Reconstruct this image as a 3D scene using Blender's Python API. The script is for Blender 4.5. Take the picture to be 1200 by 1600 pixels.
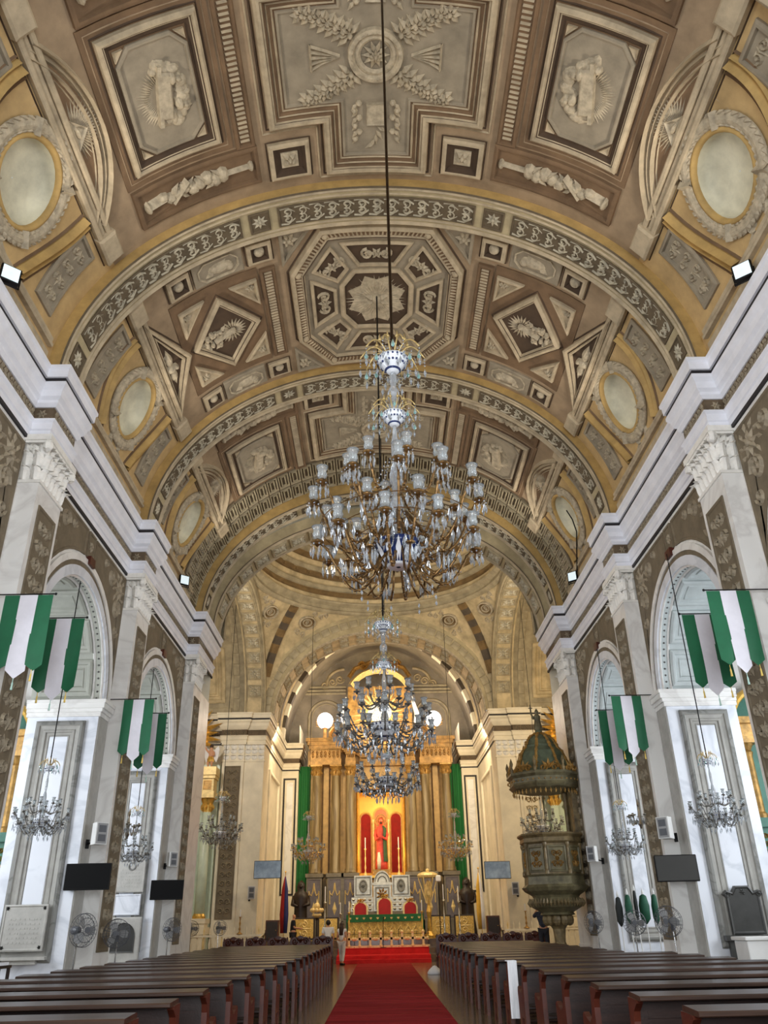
import bpy, bmesh, math, random
from mathutils import Matrix, Vector
PI = math.pi
scene = bpy.context.scene
for o in list(bpy.data.objects):
    bpy.data.objects.remove(o, do_unlink=True)
COL = scene.collection

# ------------------------------------------------------------------ camera
cam_data = bpy.data.cameras.new('camera')
cam_data.sensor_fit = 'VERTICAL'
cam_data.sensor_height = 24.0
cam_data.lens = 1250.0 / 1600.0 * 24.0
cam_data.clip_end = 300
cam = bpy.data.objects.new('camera', cam_data)
COL.objects.link(cam)
_y = Vector((593 - 600, -(1443 - 800), -1250.0)).normalized()
_z = Vector((548 - 600, 2480.0, -1250.0))
_z = (_z - _z.dot(_y) * _y).normalized()
_x = _y.cross(_z)
cam.matrix_world = Matrix.Translation((-0.17, 0, 1.6)) @ Matrix((_x, _y, _z)).to_4x4()
scene.camera = cam

# ------------------------------------------------------------------ world, exposure
w = bpy.data.worlds.new('world')
scene.world = w
w.use_nodes = True
w.node_tree.nodes['Background'].inputs[0].default_value = (0.86, 0.93, 1.0, 1)
w.node_tree.nodes['Background'].inputs[1].default_value = 0.6
vs = scene.view_settings
vs.view_transform = 'Standard'
vs.look = 'None'
vs.exposure = 0.12
vs.gamma = 1.0
vs.use_curve_mapping = False


def area(name, loc, target, sx, sy, power, col):
    d = bpy.data.lights.new(name, 'AREA')
    d.shape = 'RECTANGLE'
    d.size = sx
    d.size_y = sy
    d.energy = power
    d.color = col
    o = bpy.data.objects.new(name, d)
    COL.objects.link(o)
    o.location = loc
    o.rotation_euler = (Vector(target) - Vector(loc)).to_track_quat('-Z', 'Y').to_euler()
    return o


def spot(name, loc, target, power, col, ang=120, blend=0.7, soft=0.25):
    d = bpy.data.lights.new(name, 'SPOT')
    d.energy = power
    d.color = col
    d.spot_size = math.radians(ang)
    d.spot_blend = blend
    d.shadow_soft_size = soft
    o = bpy.data.objects.new(name, d)
    COL.objects.link(o)
    o.location = loc
    o.rotation_euler = (Vector(target) - Vector(loc)).to_track_quat('-Z', 'Y').to_euler()
    return o


COOL = (0.89, 0.94, 1.0)
NEUT = (1.0, 0.91, 0.79)
WARM = (1.0, 0.80, 0.52)
GOLD = (1.0, 0.70, 0.28)
# daylight of the open main doors behind the camera
area('daylight_main_door', (0, -5.0, 4.2), (0, 20, 4.0), 7, 7, 1350, (0.93, 0.97, 1.0))
# daylight of the chapel windows
for yc in (3.4, 10.1, 16.95, 23.95):
    for s in (-1, 1):
        area('daylight_chapel_window', (s * 11.2, yc - 1.2, 4.6), (s * 5.5, yc + 1.6, 3.6), 2.6, 4.0, 300, COOL)
# cornice floodlights up to the vault; octagon bay pair is added fill, no fixture
for yc, pw in ((3.6, 260), (10.45, 440), (17.3, 410), (25.1, 500)):
    for s in (-1, 1):
        spot('cornice_flood_and_fill_beam', (s * 6.05, yc, 11.95), (-s * 2.6, yc + .3, 16.4), pw, NEUT, 130)
# crossing, transepts and sanctuary lamps
for s in (-1, 1):
    area('transept_floodlight_beam', (s * 9.5, 32.5, 10.6), (s * 8.6, 42.4, 6.0), 0.8, 0.8, 460 if s > 0 else 300, WARM if s > 0 else NEUT)
    spot('crossing_floodlight_beam', (s * 5.4, 31.0, 12.2), (-s * 1.5, 39, 19.5), 1500, (1.0, 0.89, 0.72), 120)
    area('sanctuary_floodlight_beam', (s * 5.2, 44.3, 10.9), (s * 1.0, 52, 6.5), 0.7, 0.7, 200, WARM)
    area('niche_lamp_beam', (s * 1.05, 50.75, 6.6), (-s * .4, 52.2, 6.2), 0.12, 3.4, 26, GOLD)
area('apse_lamp_beam', (0, 48.8, 12.3), (0, 51.8, 16.8), 2.0, 0.5, 200, (1.0, 0.78, 0.45))
area('altar_lamp_beam', (0, 44.0, 9.5), (0, 47.5, 1.5), 1.6, 1.0, 260, WARM)


# ------------------------------------------------------------------ materials
def srgb(c):
    return tuple(((x / 255.0) / 12.92 if x / 255.0 <= 0.04045 else ((x / 255.0 + 0.055) / 1.055) ** 2.4) for x in c)


MATS = {}


def mat(name, rgb, rough=0.6, metal=0.0, var=0.12, scale=3.0, bump=0.0, bscale=20.0, spec=0.5,
        trans=0.0, emit=None, estr=0.0, kind='noise', rgb2=None, stretch=(1, 1, 1), sheen=0.0):
    m = bpy.data.materials.new(name)
    m.use_nodes = True
    nt = m.node_tree
    b = nt.nodes['Principled BSDF']
    c = srgb(rgb)
    b.inputs['Roughness'].default_value = rough
    b.inputs['Metallic'].default_value = metal
    b.inputs['Specular IOR Level'].default_value = spec
    b.inputs['Transmission Weight'].default_value = trans
    b.inputs['Sheen Weight'].default_value = sheen
    if emit:
        b.inputs['Emission Color'].default_value = (*srgb(emit), 1)
        b.inputs['Emission Strength'].default_value = estr
    tc = nt.nodes.new('ShaderNodeTexCoord')
    mp = nt.nodes.new('ShaderNodeMapping')
    mp.inputs['Scale'].default_value = stretch
    nt.links.new(tc.outputs['Object'], mp.inputs[0])
    if kind == 'noise':
        t = nt.nodes.new('ShaderNodeTexNoise')
        t.inputs['Scale'].default_value = scale
        t.inputs['Detail'].default_value = 5
        t.inputs['Roughness'].default_value = 0.62
    elif kind == 'marble':
        t = nt.nodes.new('ShaderNodeTexNoise')
        t.inputs['Scale'].default_value = scale
        t.inputs['Detail'].default_value = 8
        t.inputs['Distortion'].default_value = 1.6
    elif kind == 'wave':
        t = nt.nodes.new('ShaderNodeTexWave')
        t.inputs['Scale'].default_value = scale
        t.inputs['Distortion'].default_value = 6
        t.inputs['Detail'].default_value = 3
        t.inputs['Detail Scale'].default_value = 1.2
    nt.links.new(mp.outputs[0], t.inputs['Vector'])
    r = nt.nodes.new('ShaderNodeValToRGB')
    c2 = srgb(rgb2) if rgb2 else tuple(x * (1 - 2 * var) for x in c)
    c1 = c if rgb2 else tuple(min(1, x * (1 + var)) for x in c)
    e = r.color_ramp.elements
    if kind == 'marble':
        e[0].position = 0.44
        e[1].position = 0.56
        e[0].color = (*c1, 1)
        e[1].color = (*c1, 1)
        k = r.color_ramp.elements.new(0.5)
        k.color = (*c2, 1)
    else:
        e[0].position = 0.3
        e[1].position = 0.68
        e[0].color = (*c2, 1)
        e[1].color = (*c1, 1)
    nt.links.new(t.outputs[0], r.inputs[0])
    nt.links.new(r.outputs[0], b.inputs['Base Color'])
    if bump:
        n2 = nt.nodes.new('ShaderNodeTexNoise')
        n2.inputs['Scale'].default_value = bscale
        n2.inputs['Detail'].default_value = 4
        nt.links.new(tc.outputs['Object'], n2.inputs['Vector'])
        bp = nt.nodes.new('ShaderNodeBump')
        bp.inputs['Strength'].default_value = bump
        bp.inputs['Distance'].default_value = 0.02
        nt.links.new(n2.outputs[0], bp.inputs['Height'])
        nt.links.new(bp.outputs[0], b.inputs['Normal'])
    MATS[name] = m
    return m


# vault paint
mat('vault_tan', (160, 138, 110), 0.85, var=0.16, scale=1.3, bump=0.15)
mat('vault_brown', (118, 94, 69), 0.85, var=0.18, scale=1.5, bump=0.15)
mat('vault_dark', (76, 59, 43), 0.85, var=0.15, scale=2)
mat('vault_ochre', (192, 162, 112), 0.85, var=0.14, scale=1.4)
mat('vault_gold', (188, 156, 96), 0.75, var=0.15, scale=2)
mat('vault_stone', (184, 168, 140), 0.8, var=0.16, scale=2.5)
mat('vault_grey', (150, 139, 119), 0.85, var=0.14, scale=2)
mat('vault_relief', (184, 171, 146), 0.75, var=0.2, scale=6)
mat('oculus', (214, 210, 186), 0.6, var=0.14, scale=1.6)
mat('rib_stone', (176, 162, 128), 0.8, var=0.14, scale=2)
mat('rib_relief', (188, 180, 158), 0.7, var=0.18, scale=5)
mat('rib_field', (100, 87, 67), 0.85, var=0.14, scale=4)
# walls
mat('marble', (238, 237, 234), 0.35, var=0.05, kind='marble', scale=0.6, rgb2=(222, 220, 217))
mat('marble_cool', (228, 232, 240), 0.32, var=0.05, kind='marble', scale=0.55, rgb2=(208, 213, 222))
mat('marble_grey', (132, 132, 128), 0.4, kind='marble', scale=1.2, rgb2=(104, 104, 100))
mat('marble_dark', (88, 88, 86), 0.4, var=0.12, scale=2)
mat('plaster', (226, 224, 220), 0.7, var=0.06, scale=1.0)
mat('cornice_white', (236, 238, 246), 0.55, var=0.05, scale=2.0)
mat('cornice_black', (34, 30, 32), 0.6)
mat('frieze_brown', (102, 86, 66), 0.75, var=0.18, scale=4)
mat('panel_brown', (118, 106, 86), 0.75, var=0.14, scale=3)
mat('panel_relief', (160, 148, 126), 0.65, var=0.16, scale=8)
mat('capital_white', (242, 240, 234), 0.5, var=0.06, scale=6)
mat('soffit_green', (172, 174, 164), 0.7, var=0.08, scale=2)
mat('soffit_cool', (188, 196, 196), 0.7, var=0.08, scale=2)
mat('cream', (236, 226, 202), 0.6, var=0.08, scale=1.2)
mat('cream_relief', (190, 174, 140), 0.65, var=0.2, scale=6)
mat('dome_tan', (196, 178, 140), 0.7, var=0.2, scale=1.6)
mat('dome_grey', (170, 158, 130), 0.75, var=0.18, scale=1.8)
mat('dome_brown', (122, 98, 62), 0.8, var=0.2, scale=2.5)
mat('apse_grey', (140, 130, 114), 0.8, var=0.14, scale=1.3)
mat('band_dark', (84, 74, 62), 0.7)
mat('floor', (112, 92, 66), 0.16, kind='marble', scale=0.5, rgb2=(82, 66, 46))
mat('carpet', (150, 36, 40), 1.0, var=0.25, scale=0.9, stretch=(0.25, 5, 1), bump=0.3, bscale=60, spec=0.1)
mat('carpet_step', (206, 48, 48), 1.0, var=0.1, scale=3, bump=0.3, bscale=60, spec=0.1)
# things
mat('pew_wood', (46, 27, 21), 0.38, var=0.3, scale=2, stretch=(1, 9, 9), bump=0.06, bscale=40)
mat('pew_top', (66, 47, 37), 0.3, var=0.3, scale=1.6, stretch=(.6, 9, 9))
mat('pew_red', (82, 36, 23), 0.38, var=0.25, scale=3)
mat('crystal', (214, 220, 226), 0.08, trans=0.7, var=0.05, spec=0.7)
mat('crystal_teal', (150, 206, 204), 0.08, trans=0.6, var=0.05)
mat('frost_glass', (226, 232, 234), 0.12, trans=0.8, var=0.04)
mat('bronze', (134, 102, 60), 0.3, metal=0.65, var=0.4, scale=22)
mat('dark_bronze', (58, 44, 30), 0.35, metal=0.8, var=0.2, scale=10)
mat('silver', (196, 192, 180), 0.22, metal=0.9, var=0.12, scale=10)
mat('gilt', (226, 182, 92), 0.32, metal=0.6, var=0.18, scale=6)
mat('gilt_crown', (214, 188, 128), 0.3, metal=0.5, var=0.15, scale=6)
mat('gilt_pale', (238, 212, 148), 0.45, metal=0.2, var=0.14, scale=6)
mat('gilt_dark', (176, 136, 72), 0.38, metal=0.4, var=0.25, scale=7)
mat('porcelain', (240, 244, 250), 0.12, var=0.02)
mat('porcelain_blue', (36, 56, 112), 0.15, var=0.2, scale=8)
mat('black', (14, 14, 15), 0.5, var=0.1, spec=0.25)
mat('screen', (6, 6, 7), 0.6, var=0.05, spec=0.15)
mat('screen_dull', (46, 45, 42), 0.5, var=0.06)
mat('screen_glare_and_display', (150, 166, 182), 0.25, metal=0.3, var=0.4, scale=1.6, emit=(120, 140, 160), estr=0.25)  # far screens' window reflection painted as colour and glow; also the phone display
mat('grey_plastic', (150, 150, 150), 0.45, var=0.05)
mat('white_plastic', (228, 228, 226), 0.4, var=0.04)
mat('mesh_grey', (86, 88, 94), 0.5, var=0.1)
mat('banner_green', (10, 104, 66), 0.55, var=0.08, scale=3, sheen=0.3)
mat('banner_white', (236, 234, 244), 0.5, var=0.04, scale=3, sheen=0.3)
mat('tassel_gold', (240, 208, 110), 0.6)
mat('tassel_mint', (196, 232, 220), 0.6)
mat('retable_gold', (186, 144, 82), 0.45, metal=0.2, var=0.3, scale=3)
mat('retable_cream', (204, 168, 108), 0.5, var=0.14, scale=2.5)
mat('retable_column', (150, 132, 96), 0.35, kind='wave', scale=0.9, rgb2=(118, 100, 68), stretch=(1, 1, 0.35))
mat('retable_base', (128, 120, 104), 0.5, var=0.15, scale=3)
mat('retable_lilac', (112, 106, 112), 0.5, var=0.14, scale=4)
mat('niche_yellow', (250, 206, 96), 0.5, var=0.06, scale=2)
mat('niche_red', (140, 12, 16), 0.8, var=0.12)
mat('robe_red', (206, 70, 58), 0.6, var=0.14, scale=5)
mat('robe_green', (38, 76, 52), 0.6, var=0.14, scale=5)
mat('robe_white', (232, 226, 212), 0.6)
mat('skin', (206, 152, 118), 0.55, var=0.06)
mat('hair_dark', (26, 20, 18), 0.55, var=0.2, scale=20)
mat('hair_brown', (62, 42, 30), 0.5, var=0.2, scale=20)
mat('shirt_white', (236, 238, 240), 0.8, var=0.04)
mat('shirt_navy', (24, 26, 36), 0.8)
mat('shirt_pattern', (58, 62, 76), 0.8, var=0.5, scale=26)
mat('trousers_dark', (42, 42, 50), 0.8)
mat('trousers_white', (226, 224, 222), 0.8)
mat('altar_green', (34, 110, 62), 0.7, var=0.08)
mat('altar_lace', (226, 190, 104), 0.6, var=0.25, scale=16)
mat('drape_green', (36, 118, 60), 0.8, var=0.1, scale=1.5, stretch=(6, 6, 0.4))
mat('velvet_red', (168, 16, 26), 0.8, var=0.1, sheen=0.5)
mat('silver_altar', (206, 204, 192), 0.35, metal=0.35, var=0.14, scale=5)
mat('pulpit_green', (112, 104, 76), 0.45, var=0.3, scale=4, metal=0.1)
mat('pulpit_dark', (124, 106, 72), 0.45, var=0.3, scale=5, metal=0.1)
mat('pulpit_copper', (96, 106, 84), 0.5, var=0.25, scale=4, metal=0.1)
mat('mint_column', (206, 222, 204), 0.35, var=0.08, scale=2)
mat('altar_teal', (46, 110, 92), 0.5, var=0.15)
mat('wood_dark', (40, 26, 20), 0.45, var=0.25)
mat('plaque_grey', (176, 174, 168), 0.5, var=0.08, scale=5)
mat('plaque_black', (56, 56, 54), 0.4, var=0.15, scale=5)
mat('cloth_white', (238, 240, 244), 0.8, var=0.03)
mat('cloth_blue', (40, 44, 120), 0.8)
mat('flag_green', (22, 84, 60), 0.7, var=0.2)
mat('flag_dark', (34, 40, 40), 0.7, var=0.2)
mat('flag_yellow', (226, 180, 70), 0.7)
mat('flag_blue', (38, 46, 110), 0.7)
mat('lamp_glow', (255, 244, 240), 0.4, emit=(255, 244, 236), estr=9)
mat('lamp_glass', (206, 220, 222), 0.25, emit=(214, 230, 236), estr=0.7)
mat('chrome', (190, 190, 190), 0.2, metal=0.9)
mat('niche_pink', (206, 120, 92), 0.7, var=0.1)
mat('frame_grey', (158, 156, 150), 0.45, var=0.1, scale=3)
mat('key_stone', (166, 155, 128), 0.8, var=0.14, scale=3)
mat('pewter', (128, 124, 116), 0.3, metal=0.7, var=0.3, scale=12)

# ------------------------------------------------------------------ geometry helpers
def root_loc(o):
    v = Vector((0, 0, 0))
    while o is not None:
        v += o.location
        o = o.parent
    return v


class MB:
    """collects faces for ONE mesh object"""

    def __init__(s):
        s.v = []
        s.f = []

    def add(s, vs_, fs_):
        n = len(s.v)
        s.v.extend(tuple(p) for p in vs_)
        s.f.extend(tuple(i + n for i in f) for f in fs_)
        return s

    def box(s, x0, x1, y0, y1, z0, z1):
        v = [(x, y, z) for z in (z0, z1) for y in (y0, y1) for x in (x0, x1)]
        return s.add(v, [(0, 2, 3, 1), (4, 5, 7, 6), (0, 1, 5, 4), (2, 6, 7, 3), (0, 4, 6, 2), (1, 3, 7, 5)])

    def bbox(s, x0, x1, y0, y1, z0, z1, b=0.01):
        """box with chamfered edges"""
        bm = bmesh.new()
        bmesh.ops.create_cube(bm, size=1)
        for q in bm.verts:
            q.co = ((x0 + x1) / 2 + q.co.x * (x1 - x0), (y0 + y1) / 2 + q.co.y * (y1 - y0), (z0 + z1) / 2 + q.co.z * (z1 - z0))
        bmesh.ops.bevel(bm, geom=bm.edges[:], offset=b, segments=1, affect='EDGES')
        bm.verts.index_update()
        s.add([q.co[:] for q in bm.verts], [tuple(q.index for q in f.verts) for f in bm.faces])
        bm.free()
        return s

    def tube(s, pts, r, n=6, caps=True):
        pts = [Vector(p) for p in pts]
        rs = r if isinstance(r, (list, tuple)) else [r] * len(pts)
        base = len(s.v)
        up = None
        for i, p in enumerate(pts):
            a = pts[max(0, i - 1)]
            b = pts[min(len(pts) - 1, i + 1)]
            d = (b - a)
            d = d.normalized() if d.length > 1e-9 else Vector((0, 0, 1))
            if up is None:
                up = Vector((0, 0, 1)) if abs(d.z) < 0.9 else Vector((1, 0, 0))
            x = up - d * up.dot(d)
            if x.length < 1e-6:
                x = d.orthogonal()
            x.normalize()
            up = x
            y = d.cross(x)
            for k in range(n):
                t = 2 * PI * k / n
                s.v.append(tuple(p + (x * math.cos(t) + y * math.sin(t)) * rs[i]))
        for i in range(len(pts) - 1):
            for k in range(n):
                k2 = (k + 1) % n
                s.f.append((base + i * n + k, base + i * n + k2, base + (i + 1) * n + k2, base + (i + 1) * n + k))
        if caps:
            s.f.append(tuple(base + k for k in range(n))[::-1])
            e = base + (len(pts) - 1) * n
            s.f.append(tuple(e + k for k in range(n)))
        return s

    def lathe(s, prof, c=(0, 0, 0), n=16, sx=1.0, sy=1.0, ph=0.0, fn=None, caps=True):
        base = len(s.v)
        for r, z in prof:
            for k in range(n):
                t = 2 * PI * k / n + ph
                q = fn(t, r, z) if fn else r
                s.v.append((c[0] + q * math.cos(t) * sx, c[1] + q * math.sin(t) * sy, c[2] + z))
        for i in range(len(prof) - 1):
            for k in range(n):
                k2 = (k + 1) % n
                s.f.append((base + i * n + k, base + i * n + k2, base + (i + 1) * n + k2, base + (i + 1) * n + k))
        if not caps:
            return s
        s.f.append(tuple(base + k for k in range(n))[::-1])
        e = base + (len(prof) - 1) * n
        s.f.append(tuple(e + k for k in range(n)))
        return s

    def sphere(s, c, r, n=8, m=6, sx=1, sy=1, sz=1):
        pr = []
        for i in range(m + 1):
            t = -PI / 2 + PI * i / m
            pr.append((max(1e-4, r * math.cos(t)), r * math.sin(t) * sz))
        return s.lathe(pr, c, n, sx, sy)

    # ---- things laid on a mapped surface M(u, v, h)
    def grid(s, M, u0, u1, v0, v1, nu, nv, h=0.0):
        b = len(s.v)
        for i in range(nu + 1):
            for j in range(nv + 1):
                s.v.append(tuple(M(u0 + (u1 - u0) * i / nu, v0 + (v1 - v0) * j / nv, h)))
        for i in range(nu):
            for j in range(nv):
                q = b + i * (nv + 1) + j
                s.f.append((q, q + 1, q + nv + 2, q + nv + 1))
        return s

    def loops(s, M, rings):
        """rings: list of (list of (u,v), h), all the same length, closed"""
        b = len(s.v)
        n = len(rings[0][0])
        for pts, h in rings:
            for u, v in pts:
                s.v.append(tuple(M(u, v, h)))
        for i in range(len(rings) - 1):
            for k in range(n):
                k2 = (k + 1) % n
                s.f.append((b + i * n + k, b + i * n + k2, b + (i + 1) * n + k2, b + (i + 1) * n + k))
        return s

    def molded(s, M, poly, prof, cap=True, seg=0.5, centre=None, nr=3):
        """prof: list of (inset, height) rings from the outside in; cap fills the last ring"""
        poly = ccw(poly)
        cnt = [max(1, int(math.ceil(math.hypot(poly[i][0] - poly[i - 1][0], poly[i][1] - poly[i - 1][1]) / seg)))
               for i in range(len(poly))]
        rings = []
        for d, h in prof:
            rings.append((subdiv(inset(poly, d), cnt), h))
        if cap:
            pts, h = rings[-1]
            if centre is None:
                cu = sum(p[0] for p in pts) / len(pts)
                cv = sum(p[1] for p in pts) / len(pts)
            else:
                cu, cv = centre
            for i in range(1, nr + 1):
                k = 1 - i / nr * 0.995
                rings.append(([(cu + (p[0] - cu) * k, cv + (p[1] - cv) * k) for p in pts], h))
        return s.loops(M, rings)

    def leaf(s, M, u, v, ang, l, w_, h, h0=0.0):
        c, n = math.cos(ang), math.sin(ang)
        def q(a, b, hh):
            return tuple(M(u + a * c - b * n, v + a * n + b * c, h0 + hh))
        b = len(s.v)
        s.v.extend([q(0, 0, 0), q(l * .45, w_ / 2, 0), q(l * .45, -w_ / 2, 0), q(l, 0, 0), q(l * .42, 0, h)])
        s.f.extend([(b, b + 4, b + 1), (b, b + 2, b + 4), (b + 1, b + 4, b + 3), (b + 4, b + 2, b + 3)])
        return s

    def stroke(s, M, pts, wd, h, h0=0.0):
        """ridge along a polyline in (u,v)"""
        b = len(s.v)
        n = len(pts)
        for i, (u, v) in enumerate(pts):
            a = pts[max(0, i - 1)]
            c = pts[min(n - 1, i + 1)]
            dx, dy = c[0] - a[0], c[1] - a[1]
            L = math.hypot(dx, dy) or 1
            nx, ny = -dy / L * wd / 2, dx / L * wd / 2
            s.v.extend([tuple(M(u + nx, v + ny, h0)), tuple(M(u, v, h0 + h)), tuple(M(u - nx, v - ny, h0))])
        for i in range(n - 1):
            q = b + 3 * i
            s.f.extend([(q, q + 1, q + 4, q + 3), (q + 1, q + 2, q + 5, q + 4)])
        return s

    def spiral(s, M, u, v, r, turns, a0, dr, wd, h, h0=0.0):
        n = int(10 * turns) + 2
        pts = []
        for i in range(n):
            t = i / (n - 1)
            a = a0 + dr * turns * 2 * PI * t
            rr = r * (1 - 0.85 * t)
            pts.append((u + rr * math.cos(a), v + rr * math.sin(a)))
        return s.stroke(M, pts, wd, h, h0)

    def bump(s, M, u, v, ru, rv, h, n=8, h0=0.0):
        R = []
        for k, hh in ((1, 0), (.8, .6), (.4, .93), (.01, 1)):
            R.append(([(u + ru * k * math.cos(2 * PI * i / n), v + rv * k * math.sin(2 * PI * i / n)) for i in range(n)], h0 + h * hh))
        return s.loops(M, R)

    def rosette(s, M, u, v, r, n, h, h0=0.0, ph=0.0):
        for i in range(n):
            s.leaf(M, u, v, 2 * PI * i / n + ph, r, r * 2.4 / n + r * 0.12, h, h0)
        return s.bump(M, u, v, r * .27, r * .27, h * 1.3, 6, h0)

    def rays(s, M, u, v, r0, r1, n, h, h0=0.0, a0=0.0, a1=2 * PI, rnd=None):
        for i in range(n):
            a = a0 + (a1 - a0) * (i + .5) / n
            k = rnd.uniform(.72, 1) if rnd else 1
            s.leaf(M, u + r0 * math.cos(a), v + r0 * math.sin(a), a, (r1 - r0) * k, (a1 - a0) / n * (r0 + r1) * .45, h, h0)
        return s

    def sweep(s, path, prof):
        """profile (offset, z) along a plan polyline; offset to the left of the path, mitred"""
        b = len(s.v)
        n = len(path)
        for i, p in enumerate(path):
            ds = []
            if i > 0:
                ds.append(Vector((p[0] - path[i - 1][0], p[1] - path[i - 1][1])).normalized())
            if i < n - 1:
                ds.append(Vector((path[i + 1][0] - p[0], path[i + 1][1] - p[1])).normalized())
            ns = [Vector((-d.y, d.x)) for d in ds]
            if len(ns) == 2:
                m = ns[0] + ns[1]
                m = m / max(0.2, (1 + ns[0].dot(ns[1])))
            else:
                m = ns[0]
            for o_, z in prof:
                s.v.append((p[0] + m.x * o_, p[1] + m.y * o_, z))
        k = len(prof)
        for i in range(n - 1):
            for j in range(k - 1):
                q = b + i * k + j
                s.f.append((q, q + 1, q + k + 1, q + k))
        s.f.append(tuple(b + j for j in range(k)))
        s.f.append(tuple(b + (n - 1) * k + j for j in range(k)))
        return s

    def xform(s, M4):
        s.v = [tuple(M4 @ Vector(p)) for p in s.v]
        return s

    def build(s, name, m, parent=None, world=True, smooth=False, kind=None, label=None):
        me = bpy.data.meshes.new(name)
        off = root_loc(parent) if (parent is not None and world) else Vector((0, 0, 0))
        me.from_pydata([(p[0] - off.x, p[1] - off.y, p[2] - off.z) for p in s.v], [], s.f)
        me.materials.append(MATS[m])
        if smooth:
            me.polygons.foreach_set('use_smooth', [True] * len(me.polygons))
        me.update()
        o = bpy.data.objects.new(name, me)
        COL.objects.link(o)
        o.parent = parent
        if kind:
            o['kind'] = kind
        if label:
            o['label'] = label
        return o


def ccw(p):
    a = sum(p[i - 1][0] * p[i][1] - p[i][0] * p[i - 1][1] for i in range(len(p)))
    return list(p) if a > 0 else list(p)[::-1]


def inset(p, d):
    if abs(d) < 1e-9:
        return list(p)
    n = len(p)
    out = []
    for i in range(n):
        a, b, c = p[i - 1], p[i], p[(i + 1) % n]
        e1 = Vector((b[0] - a[0], b[1] - a[1])).normalized()
        e2 = Vector((c[0] - b[0], c[1] - b[1])).normalized()
        n1 = Vector((-e1.y, e1.x))
        n2 = Vector((-e2.y, e2.x))
        m = (n1 + n2) / max(0.15, 1 + n1.dot(n2))
        out.append((b[0] + m.x * d, b[1] + m.y * d))
    return out


def subdiv(p, cnt):
    out = []
    for i in range(len(p)):
        a, b = p[i - 1], p[i]
        for k in range(cnt[i]):
            t = k / cnt[i]
            out.append((a[0] + (b[0] - a[0]) * t, a[1] + (b[1] - a[1]) * t))
    return out


def rect(u0, u1, v0, v1, ch=0.0):
    if ch <= 0:
        return [(u0, v0), (u1, v0), (u1, v1), (u0, v1)]
    return [(u0 + ch, v0), (u1 - ch, v0), (u1, v0 + ch), (u1, v1 - ch), (u1 - ch, v1), (u0 + ch, v1), (u0, v1 - ch), (u0, v0 + ch)]


def circ(u, v, ru, rv=None, n=32, ph=0.0):
    rv = ru if rv is None else rv
    return [(u + ru * math.cos(2 * PI * i / n + ph), v + rv * math.sin(2 * PI * i / n + ph)) for i in range(n)]


def ell_map(a, b, z0, cx=0.0, axis='Y'):
    """(s, w, h): s = arc length from the crown, w = along the barrel, h = inwards"""
    N = 600
    T = [(-0.5 + i / N) * PI for i in range(N + 1)]
    S = [0.0]
    for i in range(N):
        S.append(S[-1] + math.hypot(a * (math.sin(T[i + 1]) - math.sin(T[i])), b * (math.cos(T[i + 1]) - math.cos(T[i]))))
    half = S[-1] / 2
    import bisect

    def M(s_, w_, h):
        q = s_ + half
        if q <= 0:
            t, ex = T[0], q
        elif q >= S[-1]:
            t, ex = T[-1], S[-1] - q
        else:
            i = bisect.bisect_right(S, q) - 1
            i = min(i, N - 1)
            t = T[i] + (T[i + 1] - T[i]) * (q - S[i]) / (S[i + 1] - S[i])
            ex = 0
        x, z = a * math.sin(t), b * math.cos(t)
        nx, nz = x / a ** 2, z / b ** 2
        L = math.hypot(nx, nz)
        x -= nx / L * h
        z -= nz / L * h
        if axis == 'Y':
            return (cx + x, w_, z0 + z + ex)
        return (w_, cx + x, z0 + z + ex)
    M.half = half
    return M


def face_map(y0):
    return lambda u, v, h: (u, y0 - h, v)


def side_map(s, x0):
    """wall plane of the left (-1) or right (+1) side, h towards the nave"""
    return lambda u, v, h: (s * (x0 - h), u, v)


def thing(name, label, cat, loc=(0, 0, 0), rz=0.0, group=None):
    o = bpy.data.objects.new(name, None)
    COL.objects.link(o)
    o.empty_display_size = 0.2
    o.location = loc
    o.rotation_euler = (0, 0, rz)
    tag(o, label, cat, group)
    return o


def tag(o, label=None, cat=None, group=None):
    if label:
        o['label'] = label
    if cat:
        o['category'] = cat
    if group:
        o['group'] = group
    return o


def struct(o):
    o['kind'] = 'structure'
    return o


def copy_tree(o, parent=None):
    c = o.copy()
    COL.objects.link(c)
    c.parent = parent
    for ch in list(o.children):
        copy_tree(ch, c)
    return c


def inst(src, parent, loc=(0, 0, 0), rz=0.0, sc=None, mtx=None):
    c = src.copy()
    COL.objects.link(c)
    c.parent = parent
    if mtx is not None:
        c.matrix_basis = mtx
    else:
        c.location = loc
        c.rotation_euler = (0, 0, rz)
        if sc:
            c.scale = sc if isinstance(sc, (tuple, list)) else (sc, sc, sc)
    return c


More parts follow.
